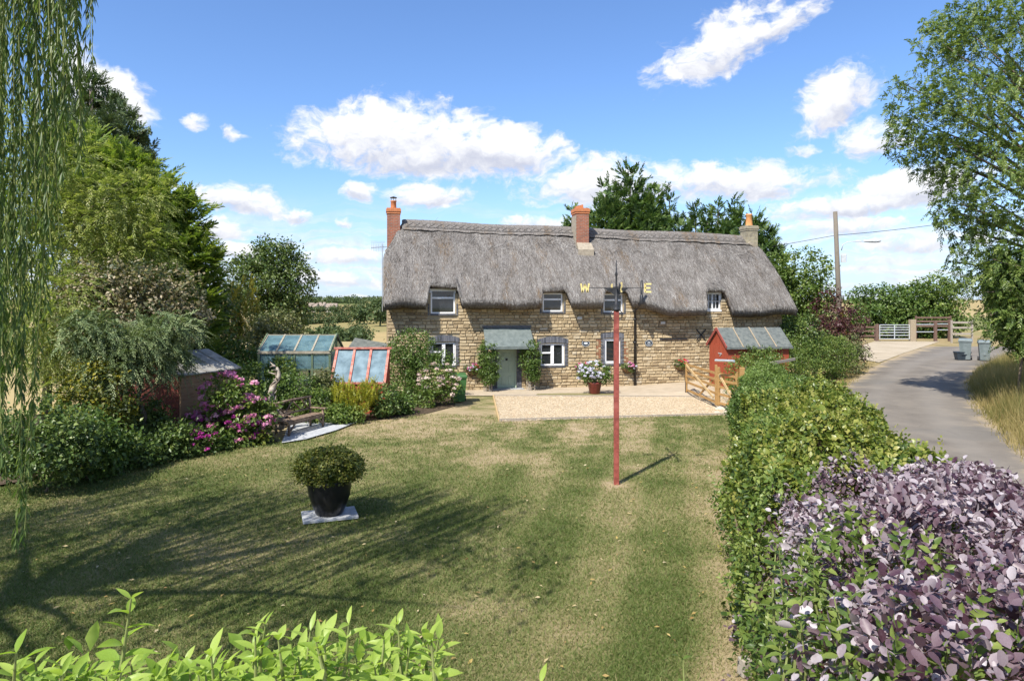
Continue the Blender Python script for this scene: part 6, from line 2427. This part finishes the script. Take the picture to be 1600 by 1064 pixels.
# clipped hedge beyond the gate, along the lane
t = thing('clipped_hedge', 'neatly clipped rounded green hedge in front of the red shed by the lane', 'hedge', (13.5, 32.0, 0))
path = [(-1, 0, 0, 0)]
pp = np.array([(9.35, 27.6), (11.5, 30.4), (14.0, 33.2), (16.4, 35.6), (17.6, 36.6)])
hts = [1.75, 1.9, 2.25, 2.3, 2.15]
lobs = []
for i in range(len(pp) - 1):
    for f_ in np.linspace(0, 1, 4, endpoint=False):
        c_ = pp[i] + (pp[i + 1] - pp[i]) * f_
        h = hts[i] + (hts[i + 1] - hts[i]) * f_
        lobs.append((c_[0] - 13.5, c_[1] - 32, h * .52, .95, .95, h * .5))
(V1, F1, t1), cl = crown_leaves(lobs, 1500, .20, 17, .085, inner=.12, up=.4)
V1[:, 2] = np.maximum(V1[:, 2], .02)
obj('foliage', npmesh('foliage', V1, F1, t1), 'leaf_bright', t)
m = MB()
for l in lobs:
    m.tube([(l[0], l[1], 0), (l[0] + .1, l[1], 1.5)], [.04, .015], 5)
m.build('stems', 'twig', t)
# ivy on the red shed's side
plant('ivy', 'dark glossy ivy spilling over the side wall of the red shed', 'ivy', (11.0, 30.2, .2), [(10.7, 30.25, 1.75, .55, .18, .35), (11.4, 30.35, 1.5, .6, .2, .5)], 70, .12, 20, .08, 'leaf_dark', .02, (0, 0, 1.2), leafname='foliage', wood='twig')

# ------------------------------------------------------------------ trees and shrubs, left
def tree_px(name, label, cat, d, basepx, lob_px, nclump, clump_r, nleaf, size, mat, trunk_r=.1, dy=.9, group=None, **kw):
    """lobes given as (px, py, half width px, half height px [, extra distance])"""
    s_ = d / F
    lob = []
    for l in lob_px:
        dd = d + (l[4] if len(l) > 4 else 0)
        c_ = P(l[0], l[1], dd)
        lob.append((c_[0], c_[1], c_[2], l[2] * dd / F, l[2] * dd / F * dy, l[3] * dd / F))
    bx = (basepx - HX) * s_
    lob0 = lob[0]
    return plant(name, label, cat, (bx, d, float(land_h(bx, d)) + .02), lob, nclump, clump_r, nleaf, size, mat, trunk_r, group=group, **kw)


def sprayed(name, label, cat, base, lobes, n, flen, nleaf, lsize, mat, trunk_r, trunk_top, bias=(0, 0, .6), droop=.1, tm=None, tbase=.5, tvar=.16, angle=.6, goldtop=0, inner=.3, leafname='crown', outw=.8, rand=.45):
    base = np.array(base, float)
    t = thing(name, label, cat, tuple(base))
    lob = [(l[0] - base[0], l[1] - base[1], l[2] - base[2], *l[3:]) for l in lobes]
    c, o = lobe_clumps(lob, n, inner)
    d = unit(o * outw + np.array(bias) + rng.normal(size=c.shape) * rand)
    tb = tbase + rng.normal(0, .14, n)
    if goldtop:
        tb = tb + goldtop * (c[:, 2] - c[:, 2].mean()) / (np.ptp(c[:, 2]) + 1e-6)
    V, Fc, tn = fronds(c - d * flen * .4, d, flen * rng.uniform(.6, 1.3, n), nleaf, lsize, tm, angle, droop, tb, tvar)
    V[:, 2] = np.maximum(V[:, 2], .02 - base[2])
    obj(leafname, npmesh(leafname, V, Fc, tn), mat, t)
    if trunk_r:
        m = MB()
        sel = c[rng.choice(n, min(14, n), replace=False)]
        limbs(m, (0, 0, -.05), trunk_top, trunk_r, sel)
        m.build('trunk', 'bark', t, True)
    return t


def cone_lobes(x, y, h, r, n=7, z0=.4, pw=.8, squash=1.0):
    out = []
    for i in range(n):
        f_ = (i + .5) / n
        rr = r * (1 - f_) ** pw + .16
        out.append((x + random.uniform(-.15, .15) * rr, y + random.uniform(-.15, .15) * rr, z0 + f_ * (h - z0), rr, rr, (h - z0) / n * .95 * squash))
    return out


# conifer: pine at the back left
bx = P(142, 400, 34)[0]
lob = []
for (px, py, rx, ry) in ((140, 130, 22, 18), (120, 160, 30, 18), (165, 160, 28, 16), (190, 178, 26, 12), (140, 195, 48, 18), (190, 205, 40, 14), (218, 228, 26, 12), (130, 235, 60, 22), (190, 250, 50, 18), (140, 290, 70, 34)):
    c_ = P(px, py, 34 + random.uniform(-1, 1))
    lob.append((c_[0], c_[1], c_[2], rx * 34 / F, rx * 34 / F, ry * 34 / F))
sprayed('pine_tree', 'dark blue green pine tree, tallest behind the left trees', 'tree', (bx, 34, 0), lob, 1700, .6, 28, .25, 'leaf_pine', .28, (0, 0, 14.6), (0, 0, .5), 0, tmpl_rhomb(.12, .02), angle=.75, outw=1.0, tvar=.18)

# leyland cypress
bx = P(212, 400, 27)[0]
lob = [(*P(200, 268, 27), 1.0, 1.0, 1.1), (*P(225, 320, 27), 1.7, 1.6, 1.4), (*P(275, 345, 27.5), 1.3, 1.3, 1.2), (*P(240, 400, 27), 2.2, 2.0, 1.7), (*P(300, 420, 27.5), 1.1, 1.3, 1.3), (*P(255, 480, 27), 2.2, 2.0, 1.8), (*P(250, 560, 27), 2.2, 2.0, 1.8), (*P(120, 260, 27), 1.5, 1.5, 1.5), (*P(150, 330, 27), 2.0, 1.8, 2.0)]
sprayed('cypress_tree', 'feathery bright green leyland cypress left of centre', 'tree', (bx, 27, 0), lob, 3700, .8, 24, .27, 'leaf_cypress', .25, (0, 0, 8.5), (.25, -.15, .45), .12, tmpl_rhomb(.16, .03), outw=1.0, angle=.55)

# narrow-leaved sallow, pale
lob = [(*P(90, 285, 22), 1.9, 1.7, 1.8), (*P(30, 260, 22), 1.9, 1.7, 2.0), (*P(175, 335, 22), 1.5, 1.5, 1.4), (*P(95, 390, 21.5), 2.4, 1.7, 1.8), (*P(30, 480, 21), 2.3, 1.7, 2.1), (*P(120, 510, 21.5), 1.9, 1.5, 1.7), (*P(222, 310, 22.5), 1.0, 1.1, 1.2), (*P(150, 600, 21), 1.5, 1.2, 1.1), (*P(215, 395, 22), 1.3, 1.2, 1.2), (*P(95, 455, 18.2), 1.0, .8, .9), (*P(60, 520, 17.6), 1.0, .8, .9), (*P(130, 530, 18.2), .8, .7, .7)]
sprayed('sallow_tree', 'pale yellow green narrow leaved willow filling the upper left', 'tree', (P(70, 600, 22)[0], 22, 0), lob, 3900, .62, 16, .17, 'leaf_sallow', .16, (0, 0, 6.5), (.25, -.2, -.1), .45, tmpl_rhomb(.14, .04), outw=.9, angle=.6, tvar=.2)

# pale brown leaved small tree
lob = [(*P(180, 440, 20.6), 1.2, 1.0, .65), (*P(255, 455, 20.8), 1.15, 1.0, .65), (*P(215, 490, 20.6), 1.5, 1.0, .8), (*P(290, 495, 21), .6, .7, .5), (*P(130, 470, 20.4), .9, .9, .7), (*P(230, 525, 20.8), 1.3, .8, .6)]
plant('whitebeam_tree', 'small tree with pale cream and tan leaves above the red shed', 'tree', (P(200, 600, 21.9)[0], 21.9, 0), lob, 520, .26, 24, .115, 'leaf_pale', .09, tm=tmpl_rhomb(.36), tvar=.28)

# blue-green juniper draped over the shed front
lob = [(*P(262, 512, 18.6), .95, .7, .45), (*P(215, 535, 18.0), 1.0, .8, .5), (*P(250, 560, 18.4), .7, .6, .4), (*P(180, 570, 17.6), .9, .8, .6), (*P(278, 565, 18.9), .4, .4, .4), (*P(140, 520, 17.4), .8, .7, .6)]
sprayed('juniper', 'blue green juniper with drooping sprays hanging over the red shed front', 'juniper', (P(215, 690, 18.2)[0], 18.2, 0), lob, 1300, .6, 22, .12, 'leaf_juniper', .10, (0, 0, 2.6), (.3, -.3, -.15), .35, tmpl_rhomb(.14, .03), angle=.6)

# dark undergrowth along the bed
ug = [(70, 690, 14.6, 70, 60, 'leaf_dark', 'dark laurel shrub at the far left edge of the lawn'),
      (140, 690, 15.8, 55, 50, 'leaf_mid', 'rounded green shrub left of the red shed front'),
      (205, 705, 17.0, 45, 30, 'leaf_dark', 'low dark shrub below the red shed front'),
      (225, 655, 18.6, 34, 30, 'leaf_dark', 'dark bush standing close before the red shed front'),
      (265, 690, 17.9, 35, 28, 'leaf_dark', 'low glossy green plant under the pink hydrangea, left of it'),
      (150, 620, 17.2, 55, 60, 'leaf_goldtip', 'olive brown conifer shrub left of the juniper'),
      (385, 690, 19.6, 32, 22, 'leaf_yellowgreen', 'small yellow green shrub with bronze tips beside the bench'),
      (335, 690, 19.0, 30, 22, 'leaf_mid', 'low green plants at the foot of the pink hydrangea')]
for px, py, d, rx, ry, mt, lab in ug:
    n_ = int(60 + rx * 3)
    tree_px('garden_shrub', lab, 'shrub', d, px, [(px, py, rx, ry), (px - rx * .4, py + ry * .3, rx * .6, ry * .6), (px + rx * .45, py + ry * .35, rx * .55, ry * .6)], n_, .2, 22, .10, mt, .03, leafname='foliage', wood='twig', group='shrubs along the left border')

# pink hydrangea
lobp = [(362, 618, 44, 34), (322, 668, 36, 26), (388, 650, 38, 34), (355, 668, 56, 30)]
d = 19.6
lob = [(*P(a, b_, d), c * d / F, c * d / F * .8, e * d / F) for a, b_, c, e in lobp]
bs = np.array([P(350, 700, d)[0], d, 0])
t = plant('hydrangea', 'large hydrangea covered in bright pink heads beside the brown shed', 'hydrangea', bs, lob, 230, .2, 20, .13, 'leaf_bright', .04, leafname='foliage', wood='twig')
add_flowers(t, surface_pts(lob, 95) - bs, .10, 26, .06, 'petal_pink')
add_flowers(t, surface_pts(lob[1:2] + lob[3:], 26) - bs, .085, 24, .055, 'petal_magenta')
d = 18.3
lob = [(*P(312, 690, d), .5, .4, .35)]
bs = np.array([P(312, 700, d)[0], d, 0])
t = plant('phlox', 'low clump of magenta flowers in front of the pink hydrangea', 'flowers', bs, lob, 40, .14, 18, .09, 'leaf_mid', .02, leafname='foliage', wood='twig')
add_flowers(t, surface_pts(lob, 18) - bs, .06, 20, .045, 'petal_magenta')

# borders round the greenhouse and cold frame
bd = [(398, 610, 23, 26, 42, 'leaf_bright', 'upright lime green shrub behind the dead trunk'),
      (372, 600, 24, 22, 40, 'leaf_mid', 'leafy shrub between the brown shed and dead trunk'),
      (460, 610, 23.5, 34, 26, 'leaf_mid', 'grey green bush in front of the greenhouse'),
      (500, 635, 23.2, 34, 24, 'leaf_bright', 'leafy green bush between bench and cold frame'),
      (540, 648, 22.9, 26, 14, 'leaf_bright', 'low lime green plant below the cold frame, left'),
      (600, 625, 23.8, 22, 22, 'leaf_dark', 'dark broad leaved plant below the cold frame, right'),
      (628, 632, 24.6, 18, 14, 'leaf_mid', 'small green plant at the foot of the wall climber'),
      (508, 596, 24.2, 15, 22, 'leaf_variegated', 'tall seeding plant at the left edge of the cold frame'),
      (440, 580, 26, 22, 20, 'leaf_bright', 'green shrub at the left corner of the greenhouse')]
for px, py, d, rx, ry, mt, lab in bd:
    tree_px('border_shrub', lab, 'shrub', d, px, [(px, py, rx, ry), (px - rx * .3, py + ry * .4, rx * .7, ry * .6)], int(50 + rx * 2.5), .17, 20, .10, mt, .03, leafname='foliage', wood='twig', group='shrubs round the greenhouse')
lob = [(*P(538, 614, 23.2), .42, .35, .40), (*P(576, 612, 23.4), .36, .35, .42), (*P(558, 626, 23.2), .55, .35, .4)]
sprayed('golden_shrub', 'golden yellow upright shrub in front of the red cold frame', 'shrub', (P(560, 640, 23.3)[0], 23.3, 0), lob, 620, .3, 16, .06, 'leaf_gold', .03, (0, 0, .6), (0, 0, 1.2), 0, tmpl_rhomb(.25, .05), leafname='foliage', outw=.3, tbase=.62)

# trees behind the left garden
tree_px('round_tree', 'round dark green broadleaf tree standing alone left of the cottage', 'tree', 45, 425, [(425, 440, 58, 56), (400, 450, 42, 40), (452, 450, 36, 48), (430, 400, 34, 28), (440, 490, 44, 30), (385, 420, 24, 20)], 620, .42, 28, .19, 'leaf_oak', .28, nlimb=20, inner=.3)
lob = [(*P(360, 480, 38), .7, .7, 1.6), (*P(385, 485, 38), .75, .7, 1.7), (*P(350, 530, 38), 1.0, .9, 1.6), (*P(385, 545, 38), 1.0, .9, 1.6)]
sprayed('golden_yew', 'dark upright yew with golden tips left of the round tree', 'tree', (P(370, 600, 38)[0], 38, 0), lob, 900, .5, 18, .14, 'leaf_goldtip', .15, (0, 0, 3), (0, 0, 1.4), 0, tmpl_rhomb(.2, .04), goldtop=.85, outw=.35, tbase=.4)
tree_px('border_shrub', 'tan and green variegated bush under the round tree', 'shrub', 33, 440, [(435, 515, 36, 28), (415, 540, 34, 20), (462, 530, 14, 16)], 190, .3, 22, .15, 'leaf_variegated', .06, leafname='foliage', wood='twig', group='shrubs round the greenhouse')
tree_px('border_shrub', 'dull green bush between the brown shed roof and greenhouse', 'shrub', 29, 385, [(375, 560, 36, 26), (395, 575, 26, 22)], 130, .25, 22, .13, 'leaf_mid', .05, leafname='foliage', wood='twig', group='shrubs round the greenhouse')
tree_px('broadleaf_tree', 'dark bushy tree filling the gap behind the brown shed', 'tree', 30, 310, [(315, 520, 40, 50), (335, 470, 26, 40), (290, 560, 40, 40)], 260, .35, 24, .17, 'leaf_dark', .15)

# ------------------------------------------------------------------ trees behind the cottage
def back_conifer(px, pytop, d, rpx, label, n, lsz=.37):
    x = (px - HX) / F * d
    h = CAMZ - (pytop - HY) / F * d
    return sprayed('conifer_tree', label, 'tree', (x, d, 0), cone_lobes(x, d, h, rpx * 1.25 * d / F, 9, 1.5, .62), int(n * 2.1), .8, 18, lsz, 'leaf_backconifer', .16, (0, 0, h - .5), (0, 0, .7), .0, tmpl_rhomb(.17, .03), outw=.9, tvar=.18)


for px, py, d, r, lab, n in ((985, 268, 47, 78, 'broadest and tallest conifer rising behind the middle chimney', 1100), (945, 296, 46, 60, 'dense conifer close behind the middle chimney', 700), (1022, 298, 48, 52, 'dense conifer right of the tallest one behind the ridge', 600),
                            (893, 330, 46, 26, 'slim small conifer left of the middle chimney', 200), (1046, 303, 50, 34, 'slender pointed conifer right of the dense group behind the ridge', 260), (1086, 327, 50, 30, 'small pointed conifer behind the right half of the ridge', 240),
                            (1106, 330, 49, 26, 'thin conifer between two others behind the right ridge', 220), (1122, 322, 51, 28, 'thin spire conifer midway to the right chimney', 220), (1148, 316, 50, 30, 'pointed conifer just left of the stone chimney', 260),
                            (1180, 335, 48, 34, 'leaning conifer showing right of the stone chimney', 320), (1065, 345, 47, 44, 'bushy low conifer filling the gap behind the right ridge', 400), (1203, 366, 49, 40, 'low sloping conifer right of the stone chimney, above the bright tree', 420), (1010, 335, 46, 60, 'wide low conifer right behind the middle of the ridge', 420), (1135, 352, 47, 44, 'bushy low conifer left of the stone chimney', 400)):
    back_conifer(px, py, d, r, lab, n)
tree_px('broadleaf_tree', 'bright bushy green tree at the right end of the cottage', 'tree', 44, 1255, [(1255, 435, 44, 46), (1235, 470, 42, 50), (1270, 480, 34, 44), (1215, 430, 26, 36), (1245, 520, 60, 50)], 560, .36, 26, .19, 'leaf_bright', .2)
tree_px('plum_tree', 'purple leaved bush beside the utility pole', 'tree', 40.5, 1300, [(1298, 490, 28, 34), (1330, 500, 22, 36), (1318, 540, 32, 40), (1290, 530, 28, 34)], 170, .28, 22, .15, 'leaf_maroon', .08)
tree_px('ivy_bush', 'dark ivy bush against the right end wall of the cottage', 'bush', 34.3, 1232, [(1230, 535, 30, 34), (1258, 530, 26, 40), (1222, 505, 12, 12)], 200, .2, 22, .13, 'leaf_dark', .05, leafname='foliage', wood='twig')
tree_px('garden_shrub', 'sprawling shrub at the lane side end of the clipped hedge', 'shrub', 38, 1335, [(1338, 560, 18, 26), (1328, 545, 16, 24)], 80, .22, 20, .12, 'leaf_variegated', .03, leafname='foliage', wood='twig')
# field hedge trees by the metal gate
for px, lobs_, lab in ((1365, [(1360, 490, 40, 40), (1385, 480, 36, 34), (1350, 510, 34, 30)], 'hedgerow tree left of the silver gate'),
                       (1425, [(1425, 485, 42, 40), (1400, 500, 36, 34), (1440, 505, 40, 30)], 'hedgerow tree directly behind the silver gate'),
                       (1465, [(1455, 465, 34, 36), (1478, 485, 26, 36), (1460, 505, 36, 26)], 'taller light green hedgerow tree right of the silver gate')):
    tree_px('hedgerow_tree', lab, 'tree', 76, px, lobs_, 330, .6, 24, .32, 'leaf_mid' if px != 1465 else 'leaf_bright', .2, group='hedgerow trees behind the field gate')

# ------------------------------------------------------------------ big ash at the right
bx = 22.0
lobp = [(1600, 60, 110, 75, 0), (1520, 40, 60, 50, 1), (1470, 60, 40, 40, 0), (1440, 150, 50, 50, 0), (1500, 170, 70, 60, -1), (1580, 170, 80, 70, 0), (1430, 225, 45, 28, 0), (1480, 250, 50, 40, 0), (1560, 280, 90, 70, -1), (1510, 330, 48, 45, -.5), (1580, 400, 80, 70, -1), (1560, 430, 46, 50, -1), (1600, 500, 60, 50, -1.5), (1405, 195, 22, 14, 0)]
d = 26.5
lob = [(*P(a, b_, d + e), c * d / F, c * d / F, e2 * d / F) for a, b_, c, e2, e in lobp]
t = thing('ash_tree', 'tall ash tree with feathery leaves leaning in from the right edge', 'tree', (bx, 26.5, 0))
lobl = [(l[0] - bx, l[1] - 26.5, *l[2:]) for l in lob]
c, o = lobe_clumps(lobl, 5600, .3)
c = c[c[:, 2] > .6]
o = rnd_dir(len(c)) * .7 + np.array([-.25, -.2, -.25])
V, Fc, tn = fronds(c, o, .38 * rng.uniform(.7, 1.2, len(c)), 13, .14, tmpl_rhomb(.24, .06), .8, .35, .5 + rng.normal(0, .15, len(c)), .18)
obj('crown', npmesh('crown', V, Fc, tn), 'leaf_ash', t)
m = MB()
sel = c[rng.choice(len(c), 46, replace=False)]
limbs(m, (0, 0, -.1), (-.6, 0, 14.5), .34, sel, wob=.25)
m.build('trunk', 'bark', t, True)
# bushes under it
tree_px('hazel_bush', 'rough hazel bush under the ash at the right edge', 'bush', 26, 1590, [(1605, 465, 50, 56), (1585, 500, 32, 34), (1620, 525, 46, 32), (1580, 435, 36, 46)], 620, .26, 24, .13, 'leaf_mid', .06, leafname='foliage', wood='twig')

# ------------------------------------------------------------------ weeping willow, left foreground
tx, ty = -10.2, 4.6
t = thing('weeping_willow', 'weeping willow hanging long strands down the left edge of the picture', 'tree', (tx, ty, 0))
m = MB()
tops = []
for i in range(26):
    a = random.uniform(0, 6.28)
    r = random.uniform(1.2, 5.6)
    tops.append(Vector((r * math.cos(a) + .8, r * math.sin(a) + .3, random.uniform(9.5, 12.0) - r * .22)))
limbs(m, (0, 0, -.1), (.3, .2, 9.5), .45, tops, n=10, wob=.2)
m.build('trunk', 'bark', t, True)
# strands: start points on a dome, fall to a hem; those in front of the garden are kept short and high
ns = 2000
a = rng.uniform(0, 2 * math.pi, ns)
r = 6.3 * np.sqrt(rng.random(ns))
sx, sy = tx + .8 + r * np.cos(a), ty + .3 + r * np.sin(a)
sz = 11.6 - (r / 6.3) ** 2 * 2.6 + rng.normal(0, .35, ns)
hem = rng.uniform(1.6, 5.5, ns)
px = HX + F * sx / np.maximum(sy, .3)
lim = 4.3 + .47 * sy + rng.uniform(0, .7, ns)
inview = (sy > -2) & (px > -330)
px = np.where(sy < .5, 0, px)
hem = np.where(inview, np.maximum(lim, sz - 2.5), hem)
# thin the dome so that sun flecks reach the lawn
keep = (vnoise(sx, sy, 1.3, 77) > .53) & (sz - hem > .4)
sx, sy, sz, hem = sx[keep], sy[keep], sz[keep], hem[keep]
# the curtain that shows at the left of the frame
nc = 105
cl_ = rng.normal(0, 7, nc)
cd = rng.uniform(6.3, 9.0, nc)
cpx = np.where(rng.random(nc) < .60, rng.uniform(-90, 52, nc), rng.uniform(0, 104, nc))
gk = np.minimum(np.round(cpx / 26) * 26, 78)
cpx = gk + cl_ + rng.normal(0, 2, nc)
cb = np.where(cpx < 50, rng.uniform(520, 850, nc), rng.uniform(80, 520, nc) - np.maximum(cpx - 60, 0) * 4)
ex2 = rng.uniform(88, 138, 26)
cpx = np.concatenate([cpx, ex2])
cb = np.concatenate([cb, rng.uniform(20, 300, 26) - (ex2 - 100) * 2.0])
cd = np.concatenate([cd, rng.uniform(6.5, 8, 26)])
cX = (cpx - HX) / F * cd
cZ = CAMZ - (cb - HY) / F * cd
cT = np.full(len(cd), 9.6) + rng.normal(0, .5, len(cd))
ok = cT - cZ > .4
sx, sy, sz, hem = np.concatenate([sx, cX[ok]]), np.concatenate([sy, cd[ok]]), np.concatenate([sz, cT[ok]]), np.concatenate([hem, cZ[ok]])
near = np.concatenate([np.zeros(keep.sum(), bool), np.ones(ok.sum(), bool)])


def strand_leaves(sel, sp_, size, wd):
    out = []
    st = []
    for i in np.where(sel)[0]:
        L = sz[i] - hem[i]
        k = max(4, int(L / sp_))
        f_ = np.sort(rng.random(k))
        sw = rng.normal(0, .13, 2)
        ph = rng.uniform(0, 6.28)
        x = sx[i] + sw[0] * np.sin(f_ * 2.5 + ph) - sw[0] * math.sin(ph + 2.5)
        y = sy[i] + sw[1] * np.sin(f_ * 2.0 + ph)
        z = sz[i] - f_ * L
        out.append(np.stack([x, y, z, np.full(k, rng.normal(.5, .12)), f_], -1))
        if sp_ < .1:
            st.append(np.stack([x, y, z], -1))
    A = np.concatenate(out)
    n_ = len(A)
    aa = rng.uniform(0, 2 * math.pi, n_)
    d_ = np.stack([np.cos(aa) * .45, np.sin(aa) * .45, -np.ones(n_)], -1)
    nn_ = np.stack([np.cos(aa), np.sin(aa), np.full(n_, .45)], -1) + rng.normal(size=(n_, 3)) * .4
    return scatter(tmpl_rhomb(wd, .03), A[:, :3] - np.array([tx, ty, 0]), d_, nn_, size * rng.uniform(.7, 1.3, n_), A[:, 3] + rng.normal(0, .2, n_)), st


p1, _ = strand_leaves(~near, .11, .17, .15)
p2, st = strand_leaves(near, .04, .135, .085)
V, Fc, tn = join([p1, p2])
obj('crown', npmesh('crown', V, Fc, tn), 'leaf_willow', t)
m = MB()
for s_ in st:
    s2 = s_[::max(1, len(s_) // 8)] - np.array([tx, ty, 0])
    if len(s2) > 1:
        m.tube([tuple(q_) for q_ in s2], .004, 3, cap=False)
m.build('twigs', 'stem', t)

# ------------------------------------------------------------------ far country
def far_tree_mesh(seed, r=3.6, h=8.0):
    random.seed(seed)
    lobs = [(random.uniform(-.3, .3) * r, random.uniform(-.3, .3) * r, h * .5 + random.uniform(-.1, .25) * h, r * random.uniform(.55, .8), r * random.uniform(.55, .8), h * random.uniform(.25, .36)) for _ in range(5)]
    (V, Fc, tn), _ = crown_leaves(lobs, 70, r * .22, 9, .95, inner=.1)
    mb = MB()
    mb.tube([(0, 0, -.8), (0, 0, h * .5)], [.35, .2], 6)
    V2 = np.array(mb.v)
    F2 = np.array([(f[0], f[1], f[2]) for f in mb.f if len(f) == 4] + [(f[0], f[2], f[3]) for f in mb.f if len(f) == 4])
    V_, F_, t_ = join([(V, Fc, tn), (V2, F2, np.zeros(len(F2)))])
    me = npmesh('far_tree', V_, F_, t_)
    me.materials.append(MATS['far_leaf'])
    return me


FT = [far_tree_mesh(i, 3.2 + .4 * i, 7.5 + .5 * i) for i in range(4)]


def far_tree(px, d, label, group, s=1.0):
    x = (px - HX) / F * d
    o = bpy.data.objects.new('far_tree', random.choice(FT))
    C.objects.link(o)
    o.location = (x, d, float(land_h(x, d)))
    o.rotation_euler = (0, 0, random.uniform(0, 6.28))
    o.scale = (s * random.uniform(.85, 1.2),) * 2 + (s * random.uniform(.85, 1.15),)
    tag(o, label, 'tree', group)


random.seed(5)
for i in range(22):
    far_tree(random.uniform(470, 572), random.uniform(170, 250), 'bushy green tree in the valley copse beyond the greenhouse', 'trees of the valley copse', .80)
for i in range(12):
    far_tree(random.uniform(572, 650) if i % 4 else random.uniform(548, 600), random.uniform(350, 430), 'dark field tree on the slope just left of the cottage', 'trees on the slope left of the cottage', 1.5)
for i in range(10):
    far_tree(470 + i * 9 + random.uniform(-3, 3), 520 + random.uniform(-8, 8), 'small tree in the hedgerow line between the far fields', 'trees in the far hedgerow', .9)
# hedgerow lines as things
def hedgerow(pxa, pxb, d0, d1, label):
    xa, xb = (pxa - HX) / F * d0, (pxb - HX) / F * d1
    k = 26
    lobs = []
    for i in range(k):
        f_ = i / (k - 1)
        x, y = xa + (xb - xa) * f_, d0 + (d1 - d0) * f_
        lobs.append((x, y, float(land_h(x, y)) + 1.2, 2.2, 1.6, 1.5 + random.random()))
    (V, Fc, tn), _ = crown_leaves(lobs, 420, .9, 8, 1.0, inner=.1)
    t = tag(obj('hedgerow', npmesh('hedgerow', V, Fc, tn), 'far_leaf'), label, 'hedge')
hedgerow(460, 580, 455, 470, 'long field hedge crossing the hillside, upper of the two')
hedgerow(470, 545, 390, 410, 'long field hedge crossing the hillside, lower of the two')
# the wood along the skyline: one mass
lobs = []
for i in range(150):
    px_ = random.uniform(-200, 1800) if i > 60 else random.uniform(470, 640)
    d_ = random.uniform(880, 1100)
    x = (px_ - HX) / F * d_
    lobs.append((x, d_, float(land_h(x, d_)) + 2.5, random.uniform(8, 14), 7, random.uniform(3, 7)))
(V, Fc, tn), _ = crown_leaves(lobs, 2600, 2.4, 8, 2.6, inner=.05)
tag(obj('far_wood', npmesh('far_wood', V, Fc, tn), 'far_leaf'), 'wooded skyline beyond the valley', 'wood', kind='stuff')
# three far houses among the trees
for i, (px, d, w_, lab) in enumerate(((489, 610, 9, 'white far house at the left of the hillside group'), (504, 625, 6, 'small cream far house in the middle of the hillside group'), (519, 605, 9, 'cream far house at the right of the hillside group'))):
    x = (px - HX) / F * d
    t = thing('house', lab, 'house', (x, d, float(land_h(x, d)) + .2), random.uniform(-.3, .3), 'far houses on the hillside')
    m = MB()
    m.box(-w_ / 2, w_ / 2, -4, 4, -1, 5)
    m.add([(-w_ / 2, -4, 5), (-w_ / 2, 4, 5), (-w_ / 2, 0, 8)], [(0, 2, 1)])
    m.add([(w_ / 2, -4, 5), (w_ / 2, 4, 5), (w_ / 2, 0, 8)], [(0, 1, 2)])
    m.build('walls', 'far_wall', t)
    m = MB()
    for sg in (-1, 1):
        V = [(-w_ / 2 - .4, sg * 4.5, 4.7), (w_ / 2 + .4, sg * 4.5, 4.7), (w_ / 2 + .4, 0, 8.2), (-w_ / 2 - .4, 0, 8.2)]
        m.add(V + [(a, b_, c - .25) for a, b_, c in V], [(0, 1, 2, 3), (7, 6, 5, 4), (0, 4, 5, 1), (1, 5, 6, 2), (3, 7, 4, 0)])
    m.build('roof', 'far_roof', t)
    for k in range(3):
        m = MB()
        xx_ = -w_ / 2 + w_ * (k + .5) / 3
        m.box(xx_ - .6, xx_ + .6, -4.05, -3.98, 2.6, 4.0)
        m.build('window', 'dark_glass', t)
